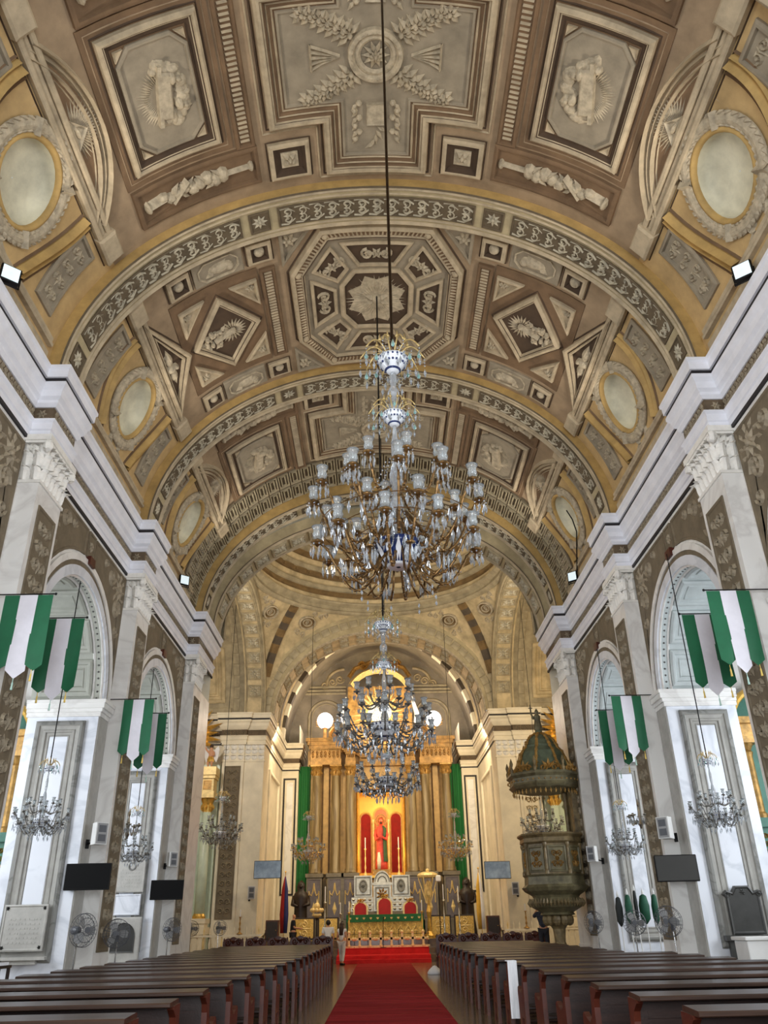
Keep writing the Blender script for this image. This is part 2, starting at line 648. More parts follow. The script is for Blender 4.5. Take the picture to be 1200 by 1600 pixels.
def scroll(mb, M, u0, u1, v0, v1, h, rng, along='v', h0=0.0, dens=1.0):
    """acanthus scrollwork filling a strip symmetrically about its axis"""
    if along == 'v':
        W, L = u1 - u0, v1 - v0
        def T(a, b):
            return (u0 + W / 2 + b, v0 + a)
        N = lambda a, b, hh: M(u0 + W / 2 + b, v0 + a, hh)
    else:
        W, L = v1 - v0, u1 - u0
        N = lambda a, b, hh: M(u0 + a, v0 + W / 2 + b, hh)
    r = W * 0.27
    step = r * 2.1 / dens
    n = max(1, int(L / step))
    step = L / n
    for i in range(n):
        a = (i + .5) * step
        k = 1 if i % 2 else -1
        for sg in (-1, 1):
            mb.spiral(N, a, sg * W * .24, r * .8, 1.3, PI / 2 * -sg + (0 if k > 0 else PI), sg * k, r * .3, h, h0)
            mb.leaf(N, a - step * .3, sg * W * .1, sg * 1.1, r * 1.3, r * .5, h, h0)
            mb.leaf(N, a, sg * W * .3, sg * rng.uniform(.4, 2.0), r * .9, r * .45, h, h0)
        if i % 3 == 1:
            mb.rosette(N, a, 0, r * .62, 6, h * 1.1, h0)
        else:
            mb.leaf(N, a - step * .4, 0, 0, step * .9, r * .5, h * 1.1, h0)
    return mb


ORD = ['nearest', 'second', 'third', 'fourth', 'fifth', 'sixth', 'seventh', 'eighth', 'ninth', 'tenth', 'eleventh',
       'twelfth', 'thirteenth', 'fourteenth', 'fifteenth', 'sixteenth', 'seventeenth', 'eighteenth', 'nineteenth',
       'twentieth', 'twenty-first', 'twenty-second', 'twenty-third', 'twenty-fourth', 'twenty-fifth']
SIDE = {-1: 'left', 1: 'right'}

# ================================================================== THE SETTING: nave
rng = random.Random(7)
WX, PX, CHX = 6.77, 6.38, 8.45          # wall plane, pilaster face, depth of the piers
PN = [-0.8, 6.1, 13.0, 19.8, 27.0]      # near edges of the pilasters
PD = 1.13
SPR = 11.5                              # springing of the vault
AZ, AR = 6.45, 2.2                      # springing and radius of the side arches

fl = MB()
fl.grid(lambda u, v, h: (u, v, h), -14, 14, -6, 56, 14, 31)
floor = struct(fl.build('floor', 'floor'))

# red runner: a thin slab with faint cross ripples
c = MB()
ny = 420
for j in range(ny + 1):
    y = -3 + 44.2 * j / ny
    z = 0.014 + 0.005 * math.sin(y * 7.1) * math.sin(y * 1.3)
    for x in (-1.17, -0.6, 0.0, 0.6, 1.17):
        c.v.append((x, y, z))
for j in range(ny):
    for i in range(4):
        q = j * 5 + i
        c.f.append((q, q + 1, q + 6, q + 5))
for x in (-1.17, 1.17):
    c.box(x - .012, x + .012, -3, 41.2, 0.0, 0.016)
o = c.build('carpet_runner', 'carpet', smooth=True)
tag(o, 'long red carpet runner along the centre aisle up to the altar steps', 'carpet')


def arc_pts(yc, r, n, a0=0.0, a1=PI, zc=AZ):
    return [(yc - r * math.cos(a0 + (a1 - a0) * i / n), zc + r * math.sin(a0 + (a1 - a0) * i / n)) for i in range(n + 1)]


# shared acanthus leaf (flat at x-z plane, curling out towards -y)
def acanthus_mesh():
    m = MB()
    n = 7
    for i in range(n + 1):
        t = i / n
        wdt = 0.082 * (0.6 + 0.75 * math.sin(PI * min(1, t * 1.05)) ** 0.7) * (1 - .3 * t) * (1 + .12 * (i % 2))
        out = -0.012 - 0.03 * math.sin(PI * t) - 0.17 * max(0, t - .55) ** 1.3 * 2.6
        z = 0.34 * t - (0.11 * max(0, (t - .78) / .22))
        for k, (x, dy) in enumerate(((-1, .05), (-.5, -.005), (0, -.03), (.5, -.005), (1, .05))):
            m.v.append((x * wdt, out + dy, z))
    for i in range(n):
        for k in range(4):
            q = i * 5 + k
            m.f.append((q, q + 1, q + 6, q + 5))
    return m


LEAF_SRC = None


def capital(parent, origin, w_near, d_side, sgn, z0=9.0, z1=10.0):
    """pilaster capital; near face looks to -y, inner face to the nave"""
    global LEAF_SRC
    x_in, y0 = origin                        # nave-side corner
    m = MB()
    xa, xb = sorted((x_in, x_in + sgn * w_near))
    m.box(xa + (.05 if sgn > 0 else 0), xb - (.05 if sgn < 0 else 0), y0 + .05, y0 + d_side - .05, z0, z1 - .1)
    # neck ring and flaring abacus
    m.box(xa - (.03 if sgn > 0 else 0), xb + (.03 if sgn < 0 else 0), y0 - .03, y0 + d_side + .03, z0, z0 + .06)
    e = .12
    ax0, ax1 = (xa - e, xb) if sgn > 0 else (xa, xb + e)
    m.box(ax0, ax1, y0 - e, y0 + d_side + e, z1 - .12, z1)
    m.box(ax0 + .03, ax1 - .03, y0 - e + .03, y0 + d_side + e - .03, z1 - .17, z1 - .12)
    cap = m.build('capital', 'capital_white', parent)
    # corner volutes
    v = MB()
    for (cx, cy) in ((x_in - sgn * .05, y0 - .05), (x_in - sgn * .05, y0 + d_side + .05)):
        v.spiral(lambda u, q, h: (cx - sgn * h, cy + u * .8, z1 - .24 + q), 0, 0, .12, 1.4, PI / 2, 1, .07, .08)
        v.spiral(lambda u, q, h: (cx + u * .8, cy - h, z1 - .24 + q), 0, 0, .12, 1.4, PI / 2, -1, .07, .08)
        v.sphere((cx, cy, z1 - .25), .06, 8, 5)
    for t in (.3, .7):
        v.spiral(lambda u, q, h: (x_in - sgn * h, y0 + d_side * t + u, z1 - .27 + q), 0, 0, .09, 1.3, PI / 2, 1, .05, .07)
    v.spiral(lambda u, q, h: (x_in + sgn * w_near * .55 + u, y0 - h, z1 - .27 + q), 0, 0, .09, 1.3, PI / 2, 1, .05, .07)
    v.build('volute', 'capital_white', cap)
    if LEAF_SRC is None:
        LEAF_SRC = acanthus_mesh().build('acanthus_leaf', 'capital_white', cap, world=False)
        first = True
    else:
        first = False
    spots = []
    for r, (zz, nn, sc) in enumerate(((z0 + .06, 6, 1.0), (z0 + .34, 5, 1.1), (z0 + .6, 6, .8))):
        for k in range(nn):
            spots.append((x_in, y0 + d_side * (k + .5) / nn, zz, -sgn * -PI / 2 if False else (PI / 2 if sgn < 0 else -PI / 2), sc))
    for r, (zz, nn, sc) in enumerate(((z0 + .06, 2, 1.0), (z0 + .36, 2, 1.05), (z0 + .6, 3, .75))):
        for k in range(nn):
            spots.append((x_in + sgn * w_near * (k + .5) / nn, y0, zz, 0.0, sc))
    for i, (x, y, z, rz, sc) in enumerate(spots):
        if first and i == 0:
            l = LEAF_SRC
            l.location = (x, y, z)
            l.rotation_euler = (0, 0, rz)
            l.scale = (sc, sc, sc)
        else:
            inst(LEAF_SRC, cap, (x, y, z), rz, sc)
    return cap


def spandrel_panel(parent, M, yc, y_edge, z_top, r, fieldmat, reliefmat, key=.3):
    """brown sunk panel between arch, pilaster and architrave"""
    sg = 1 if y_edge > yc else -1
    lim = abs(y_edge - yc)
    pts = []
    a_end = math.acos(min(1, (lim) / r)) if lim < r else 0.05
    a_st = math.asin(min(1, math.sqrt(max(0, 1 - (key / r) ** 2))))
    n = 12
    for i in range(n + 1):
        a = a_st + (a_end - a_st) * i / n
        pts.append((yc + sg * r * math.cos(a), AZ + r * math.sin(a)))
    if lim > r:
        pts.append((y_edge, pts[-1][1]))
    pts += [(y_edge, z_top), (yc + sg * key, z_top)]
    m = MB()
    cen = (yc + sg * (lim - .45), z_top - .5)
    m.molded(M, pts, [(0, .0), (0, .035), (.05, .035), (.07, .012)], True, .4, cen, 5)
    p = m.build('spandrel_panel', fieldmat, parent)
    q = MB()
    q.rosette(M, cen[0], cen[1], .3, 8, .07, .012)
    q.spiral(M, cen[0] - sg * .05, cen[1] - .55, .26, 1.6, 0, sg, .08, .06, .012)
    q.spiral(M, cen[0] + sg * .12, cen[1] - 1.05, .16, 1.5, 0, -sg, .06, .05, .012)
    q.spiral(M, cen[0] - sg * .65, cen[1] + .12, .22, 1.6, 0, -sg, .07, .06, .012)
    q.spiral(M, cen[0] - sg * 1.15, cen[1] + .26, .12, 1.5, 0, sg, .05, .05, .012)
    for a in range(10):
        aa = a * .63
        q.leaf(M, cen[0] + .26 * math.cos(aa), cen[1] + .26 * math.sin(aa), aa + .5, .24, .1, .05, .012)
    q.build('scroll_relief', reliefmat, p)


WALLS = {}


def nave_wall(s):
    M = side_map(s, WX)
    wm = MB()
    # lower piers, spandrels and flat wall above, bay by bay
    for i in range(len(PN) - 1):
        a, b = PN[i] + PD, PN[i + 1]
        yc = (a + b) / 2
        wm.grid(M, PN[i], yc - AR, 0, AZ, 2, 4)
        wm.grid(M, yc + AR, b, 0, AZ, 2, 4)
        n = 24
        arc = arc_pts(yc, AR, n)
        for k in range(n):
            (ya, za), (yb, zb) = arc[k], arc[k + 1]
            bb = len(wm.v)
            wm.v.extend([M(ya, za, 0), M(yb, zb, 0), M(yb, 10.05, 0), M(ya, 10.05, 0)])
            wm.f.append((bb, bb + 1, bb + 2, bb + 3))
        wm.grid(M, PN[i], yc - AR, AZ, 10.05, 2, 3)
        wm.grid(M, yc + AR, b, AZ, 10.05, 2, 3)
    wm.grid(M, PN[-1], 29.7, 0, 10.05, 2, 6)
    wm.grid(M, -4, 29.7, 10.05, SPR + .15, 20, 2)
    wall = struct(wm.build('wall_' + SIDE[s], 'marble'))
    WALLS[s] = wall
    # pilasters
    for i, y0 in enumerate(PN):
        if i == 0:
            continue
        dp = PD if i < 4 else 2.7
        xa, xb = sorted((s * PX, s * (WX + .05)))
        p = MB()
        p.box(xa, xb, y0, y0 + dp, 0.9, 9.0)
        p.box(*sorted((s * (PX - .05), s * WX)), y0 - .05, y0 + dp + .05, 0, .8)
        p.box(*sorted((s * (PX - .03), s * WX)), y0 - .03, y0 + dp + .03, .8, .9)
        pil = p.build('pilaster', 'marble', wall)
        Mp = side_map(s, PX)
        f = MB()
        f.molded(Mp, rect(y0 + .16, y0 + PD - .16, 1.15, 8.62), [(0, 0), (0, .03), (.05, .03), (.07, .008)], True, 1.2, None, 2)
        f.build('painted_panel', 'panel_brown', pil)
        q = MB()
        scroll(q, Mp, y0 + .26, y0 + PD - .26, 1.35, 8.42, .055, rng, 'v', .008)
        q.build('scroll_relief', 'panel_relief', pil)
        capital(wall, (s * PX, y0), .4, dp if i < 4 else PD, s)
    # entablature: swept along the wall and round the pilasters
    path = [(WX, -4)]
    for y0 in PN[:-1]:
        path += [(WX, y0), (PX, y0), (PX, y0 + PD), (WX, y0 + PD)]
    path += [(WX, PN[-1]), (PX, PN[-1]), (PX, 29.7), (14, 29.7)]
    mir = Matrix.Scale(-1, 4, (1, 0, 0)) if s < 0 else Matrix.Identity(4)
    for nm, mt, pr in (
            ('architrave', 'cornice_white', [(0, 10.0), (.03, 10.0), (.03, 10.13), (.06, 10.15), (.06, 10.3), (.1, 10.34), (.1, 10.37), (0, 10.37)]),
            ('architrave_line', 'cornice_black', [(0, 9.93), (.045, 9.93), (.045, 10.0), (0, 10.0)]),
            ('frieze', 'frieze_brown', [(0, 10.37), (.02, 10.37), (.02, 10.66), (0, 10.66)]),
            ('cornice_bed', 'cornice_white', [(0, 10.66), (.05, 10.66), (.1, 10.73), (.1, 10.79), (.16, 10.85), (.18, 10.98), (.24, 11.06), (.24, 11.14), (0, 11.14)]),
            ('cornice_line', 'cornice_black', [(0, 11.14), (.215, 11.14), (.215, 11.23), (0, 11.23)]),
            ('cornice_top', 'cornice_white', [(0, 11.23), (.26, 11.23), (.27, 11.4), (.3, 11.43), (.3, 11.5), (-.3, 11.5)])):
        MB().sweep(path, pr).xform(mir).build(nm, mt, wall)
    # frieze relief, per run between ressauts
    for i in range(1, len(PN)):
        for (u0, u1, off) in ((PN[i - 1] + PD, PN[i], 0), (PN[i], PN[i] + PD, .39)):
            if PN[i - 1] < 5:
                continue
            q = MB()
            scroll(q, side_map(s, WX - off - .02), u0 + .03, u1 - .03, 10.4, 10.64, .03, rng, 'u')
            q.build('frieze_relief', 'panel_relief', wall)
        q = MB()
        Mf = face_map(PN[i] - .02)
        xa, xb = sorted((s * (PX + .04), s * (WX - .02)))
        q.rosette(Mf, (xa + xb) / 2, 10.52, .11, 6, .04)
        q.stroke(Mf, [(xa, 10.42), (xb, 10.42)], .03, .02)
        q.build('frieze_rosette', 'panel_relief', wall)
    # arches
    for i in range(1, len(PN) - 1):
        a, b = PN[i] + PD, PN[i + 1]
        yc = (a + b) / 2
        # archivolt: white, brown band, white
        for nm, mt, r0, r1, h in (('archivolt_inner', 'marble_cool', AR, AR + .22, .05), ('archivolt_band', 'panel_brown', AR + .22, AR + .33, .03),
                                  ('archivolt_outer', 'marble', AR + .33, AR + .48, .06)):
            m = MB()
            n = 28
            for sgn_r in (0,):
                ro = arc_pts(yc, r1, n)
                ri = arc_pts(yc, r0, n)
                bb = len(m.v)
                for k in range(n + 1):
                    m.v.extend([M(*ri[k], 0), M(*ri[k], h), M(*ro[k], h), M(*ro[k], 0)])
                for k in range(n):
                    q = bb + 4 * k
                    for e in range(3):
                        m.f.append((q + e, q + e + 1, q + e + 5, q + e + 4))
            m.build(nm, mt, wall)
        for ye in (a + .1, b - .1):
            spandrel_panel(wall, M, yc, ye, 9.82, AR + .55, 'panel_brown', 'panel_relief')
        k = MB()
        k.molded(M, [(yc - .22, 9.2), (yc + .22, 9.2), (yc + .22, 9.82), (yc - .22, 9.82)], [(0, 0), (0, .045), (.05, .045), (.06, .02)], True, 1, None, 1)
        kp = k.build('key_panel', 'panel_brown', wall)
        MB().rosette(M, yc, 9.5, .14, 8, .05, .02).build('scroll_relief', 'panel_relief', kp)
        hk = MB()
        hk.box(*sorted((s * (WX - .12), s * WX)), yc - .16, yc + .16, 9.02, 9.22)
        hk.build('wooden_bracket', 'pew_red', wall)
        # far reveal: pier face looking at the camera, with imposts and framed marble panel
        yr = yc + AR
        F = face_map(yr)
        r = MB()
        xa, xb = sorted((s * WX, s * CHX))
        r.grid(F, xa, xb, 0, AZ, 3, 8)
        rv = r.build('pier_reveal', 'marble_cool', wall)
        im = MB()
        for (e, z0, z1) in ((.05, 6.1, 6.2), (.09, 6.2, 6.28), (.14, 6.28, 6.4), (.17, 6.4, 6.48)):
            im.box(*sorted((s * (WX - e), s * (CHX + .02))), yr - e, b - .02, z0, z1)
        im.build('impost', 'marble', wall)
        ib = MB()
        ib.box(*sorted((s * (WX - .03), s * (WX + .02))), yr + .02, b - .02, .0, 6.1)
        ib.build('pier_strip', 'plaque_grey', wall)
        x0, x1 = sorted((s * 7.05, s * 8.2))
        fr = MB()
        fr.molded(F, rect(x0, x1, 1.0, 6.0), [(0, 0), (0, .05), (.05, .08), (.1, .08)], False, 2)
        fr.build('frame_outer', 'marble_grey', rv)
        fr = MB()
        fr.molded(F, rect(x0, x1, 1.0, 6.0), [(.1, .08), (.12, .05), (.2, .04), (.22, .06), (.26, .06), (.28, .03), (.32, .03), (.34, .045), (.36, .02)], False, 2)
        fr.build('frame_moulding', 'frame_grey', rv)
        fr = MB()
        fr.molded(F, rect(x0, x1, 1.0, 6.0), [(.36, .02), (.37, .03)], True, 2, None, 1)
        fr.build('marble_panel', 'marble_cool', rv)
        # coffered soffit of the arch; the far half and the crown show
        def SM(t, x, h, yc=yc):
            return (x, yc + (AR - h) * math.cos(t), AZ + (AR - h) * math.sin(t))
        sf = MB()
        sf.grid(SM, 0, PI, s * WX, s * CHX, 24, 2)
        sof = sf.build('arch_soffit', 'soffit_green' if s < 0 else 'soffit_cool', wall)
        xs = sorted((s * 7.02, s * 8.3))
        for t0, t1 in ((.06, .46), (.53, .93), (1.0, 1.4), (1.47, 1.87), (1.94, 2.34)):
            cf = MB()
            pr = [(t0, xs[0]), (t1, xs[0]), (t1, xs[1]), (t0, xs[1])]
            rings = []
            for d, h in ((0, 0), (0, .05), (.05, .08), (.1, .08), (.13, .04), (.19, .04), (.22, .06), (.25, .02)):
                pp = [(t0 + d / AR, xs[0] + d), (t1 - d / AR, xs[0] + d), (t1 - d / AR, xs[1] - d), (t0 + d / AR, xs[1] - d)]
                rings.append((subdiv(pp, [2, 3, 2, 3]), h))
            pts, h = rings[-1]
            ct, cxx = (t0 + t1) / 2, (xs[0] + xs[1]) / 2
            rings.append(([(ct, cxx)] * len(pts), h))
            cf.loops(SM, rings)
            cfo = cf.build('soffit_panel', 'soffit_green' if s < 0 else 'soffit_cool', sof)
            if t0 > .9 and t0 < 1.1:
                MB().molded(SM, [(ct + .09 * math.cos(k * PI / 8), cxx + .26 * math.sin(k * PI / 8)) for k in range(16)], [(0, .02), (0, .05), (.03, .02)], True, 9, None, 1).build('oval_boss', 'marble_grey', cfo) if False else None
        bd = MB()
        for k in range(44):
            t = .04 + k * (PI - .08) / 43
            bd.bump(SM, t, s * (WX + .12), .012, .03, .025, 6)
        bd.build('bead_string', 'marble_dark', sof)
        lp = MB()
        for xx in (WX + .02, WX + .22):
            lp.stroke(SM, [(k * PI / 24, s * xx) for k in range(25)], .06, .04)
        lp.build('soffit_moulding', 'marble', sof)
        # chapel behind
        ch = MB()
        xo = s * 11.6
        y1c, y0c = b + .55, a - .55
        rc = y1c - yc

        def SC(t, x, h, yc=yc, rc=rc):
            return (x, yc + rc * math.cos(t), AZ + 2.6 * math.sin(t))
        ch.grid(face_map(y1c), *sorted((s * CHX, xo)), 0, AZ, 2, 3)
        ch.grid(face_map(y0c), *sorted((s * CHX, xo)), 0, AZ, 2, 3)
        ch.grid(SC, 0, PI, s * CHX, xo, 20, 2)
        for (ya, yb, za, zb) in ((y0c, y1c, 0, 2.2), (y0c, y1c, 7.2, 9.2), (y0c, yc - 1.4, 2.2, 7.2), (yc + 1.4, y1c, 2.2, 7.2)):
            ch.grid(side_map(s, 11.6), ya, yb, za, zb, 2, 2)
        ch.build('chapel_shell', 'plaster', wall)
    return wall


for s in (-1, 1):
    nave_wall(s)

# ------------------------------------------------------------------ nave vault
VA, VB = 6.7, 5.5
VM = ell_map(VA, VB, SPR)
HALF = VM.half
OC, OR = 7.62, .75
BAYS = [(9.98, 'cross'), (16.95, 'octagon'), (23.5, 'cross')]
vt = MB()
vt.grid(VM, -6.5, 6.5, -4, 27.3, 40, 24)
ceiling = struct(vt.build('ceiling', 'vault_tan', smooth=True))
for sg in (-1, 1):
    hn = MB()
    cuts = [-4.0]
    for yc, _ in BAYS:
        cuts += [yc - .97, yc + .97]
    cuts.append(27.3)
    for i in range(len(cuts) - 1):
        if i % 2 == 0:
            hn.grid(VM, sg * 6.5, sg * (HALF + .1), cuts[i], cuts[i + 1], 12, max(1, int(cuts[i + 1] - cuts[i])))
        else:
            hn.grid(VM, sg * 6.5, sg * (OC - .97), cuts[i], cuts[i + 1], 1, 2)
            hn.grid(VM, sg * (OC + .97), sg * (HALF + .1), cuts[i], cuts[i + 1], 3, 2)
            yc = (cuts[i] + cuts[i + 1]) / 2
            sq = []
            cr = []
            for k in range(32):
                a = 2 * PI * k / 32
                m_ = .97 / max(abs(math.cos(a)), abs(math.sin(a)))
                sq.append((sg * OC + m_ * math.cos(a), yc + m_ * math.sin(a)))
                cr.append((sg * OC + OR * math.cos(a), yc + OR * math.sin(a)))
            hn.loops(VM, [(sq, 0), (cr, 0)])
    hn.build('vault_haunch', 'vault_ochre', ceiling, smooth=True)


def vm_at(yc, sg):
    return lambda u, v, h: VM(sg * u, yc + v, h)


def line_ring(M, poly, off, parent, mt='vault_dark', wd=.05, h=.012, h0=0.0):
    p = inset(ccw(poly), off)
    p = subdiv(p, [max(1, int(math.hypot(p[i][0] - p[i - 1][0], p[i][1] - p[i - 1][1]) / .35)) for i in range(len(p))])
    m = MB()
    m.stroke(M, p + [p[0]], wd, h, h0)
    m.build('painted_line', mt, parent)


def oculus(M):
    m = MB()
    C = circ(OC, 0, OR, n=32)
    m.loops(M, [(circ(OC, 0, OR, n=32), 0), (circ(OC, 0, OR * .96, n=32), -.12), (circ(OC, 0, OR * .88, n=32), -.2), (circ(OC, 0, OR * .6, n=32), -.25),
                (circ(OC, 0, .01, n=32), -.27)])
    ocu = m.build('oculus', 'oculus', ceiling, smooth=True)
    f = MB()
    f.loops(M, [(circ(OC, 0, OR + .11), 0), (circ(OC, 0, OR + .1), .09), (circ(OC, 0, OR + .04), .11), (circ(OC, 0, OR), .05), (circ(OC, 0, OR), -.02)])
    f.build('oculus_rim', 'vault_gold', ocu, smooth=True)
    wr = MB()
    rr = OR + .23
    R = []
    for k in range(7):
        a = PI * k / 6
        R.append((circ(OC, 0, rr - .13 * math.cos(a), n=48), .02 + .1 * math.sin(a)))
    wr.loops(M, R)
    for k in range(44):
        a = 2 * PI * k / 44
        for d, da in ((-.07, .35), (.0, 0), (.07, -.35)):
            wr.leaf(M, OC + (rr + d) * math.cos(a), (rr + d) * math.sin(a), a + PI / 2 + da, .2, .1, .06, .07)
    for a in (PI / 4, 3 * PI / 4, 5 * PI / 4, 7 * PI / 4):
        wr.stroke(M, [(OC + (rr - .16) * math.cos(a), (rr - .16) * math.sin(a)), (OC + rr * math.cos(a), rr * math.sin(a)), (OC + (rr + .16) * math.cos(a), (rr + .16) * math.sin(a))], .16, .1, .08)
    wr.build('laurel_wreath', 'vault_relief', ocu)
    rb = MB()
    for d in (-1, 1):
        pts = [(OC + rr + .06 + .07 * t + .02 * math.sin(t * 2), d * (.12 + .12 * t + .1 * math.sin(t * 2.2))) for t in [x * .5 for x in range(9)]]
        rb.stroke(M, pts, .12, .06)
        rb.spiral(M, OC + rr + .08, d * .2, .16, 1.1, 0, d, .08, .07)
    rb.build('ribbon', 'vault_relief', ocu)


def haunch(M, big):
    """entablature strips, leaf panels and curved brackets beside the oculus"""
    st = MB()
    for (u0, u1, h) in ((6.32, 6.44, .1), (6.46, 6.56, .07), (6.58, 6.7, .12)):
        st.molded(M, rect(u0, u1, -2.82, 2.82), [(0, 0), (0, h), (.03, h + .02)], True, .7, None, 1)
    for v0, v1 in ((-2.75, -2.1), (2.1, 2.75)):
        st.molded(M, rect(6.26, 6.74, v0, v1), [(0, 0), (0, .16), (.05, .2)], True, .7, None, 1)
    st.build('vault_entablature', 'vault_stone', ceiling)
    ln = MB()
    for u in (6.28, 6.45, 6.57, 6.74):
        ln.stroke(M, [(u, -2.82 + .47 * k) for k in range(13)], .035, .03)
    ln.build('painted_line', 'vault_dark', ceiling)
    b = MB()
    for (u0, u1, h) in ((8.86, 8.95, .06), (9.0, 9.08, .1), (9.2, 9.5, .05)):
        b.molded(M, rect(u0, u1, -2.82, 2.82), [(0, 0), (0, h), (.03, h + .02)], True, .7, None, 1)
    b.build('vault_plinth', 'vault_stone', ceiling)
    for d in (-1, 1):
        lf = MB()
        lf.molded(M, rect(6.9, 8.62, *sorted((d * 1.72, d * 2.45))), [(0, 0), (0, .05), (.05, .08), (.09, .08), (.11, .02)], True, .5)
        lp = lf.build('leaf_panel', 'vault_grey', ceiling)
        q = MB()
        scroll(q, M, 7.05, 8.48, *sorted((d * 1.85, d * 2.32)), .06, rng, 'u', .02, .8)
        q.build('scroll_relief', 'vault_relief', lp)
        br = MB()
        cu = []
        for k in range(13):
            t = k / 12
            cu.append((8.84 - 2.1 * t, d * (1.02 + .62 * math.sin(t * PI * .55) - .05 * t)))
        br.stroke(M, cu, .2, .16)
        br.stroke(M, [(u, v + d * .15) for u, v in cu], .1, .1)
        br.build('curved_bracket', 'vault_gold', ceiling)
        bl = MB()
        bl.stroke(M, [(u, v - d * .14) for u, v in cu], .07, .05)
        bl.stroke(M, [(u, v + d * .24) for u, v in cu], .05, .05)
        bl.build('painted_line', 'vault_brown', ceiling)


def key_strip(M, v0, v1):
    k = MB()
    k.molded(M, rect(2.66, 3.08, v0, v1), [(0, 0), (0, .07), (.03, .1), (.07, .1), (.09, .05)], True, .6)
    ks = k.build('fluted_strip', 'vault_brown', ceiling)
    f = MB()
    n = int((v1 - v0 - .2) / .105)
    for i in range(n):
        v = v0 + .12 + (v1 - v0 - .24) * (i + .5) / n
        f.stroke(M, [(2.77, v), (2.97, v)], .06, .045, .05)
    f.build('flute', 'vault_stone', ks)


def square_boss(M, u, v, r, big=True):
    q = MB()
    q.molded(M, rect(u - r, u + r, v - r, v + r), [(0, 0), (0, .1), (.05, .13), (.1, .13)], False, .5)
    fr = q.build('square_coffer', 'vault_stone', ceiling)
    line_ring(M, rect(u - r, u + r, v - r, v + r), -.03, fr, 'vault_dark', .035, .015, .03)
    q = MB()
    q.molded(M, rect(u - r, u + r, v - r, v + r), [(.1, .13), (.16, .04), (.2, .03)], True, .5, None, 1)
    q.build('coffer_field', 'vault_dark', fr)
    q = MB()
    if big:
        q.molded(M, rect(u - .19, u + .19, v - .19, v + .19), [(0, .03), (0, .06)], True, .5, None, 1)
        q.rosette(M, u, v, .2, 4, .09, .06, PI / 4)
    else:
        q.bump(M, u, v, r * .45, r * .45, .12, 10, .03)
    q.build('boss', 'vault_relief', fr)


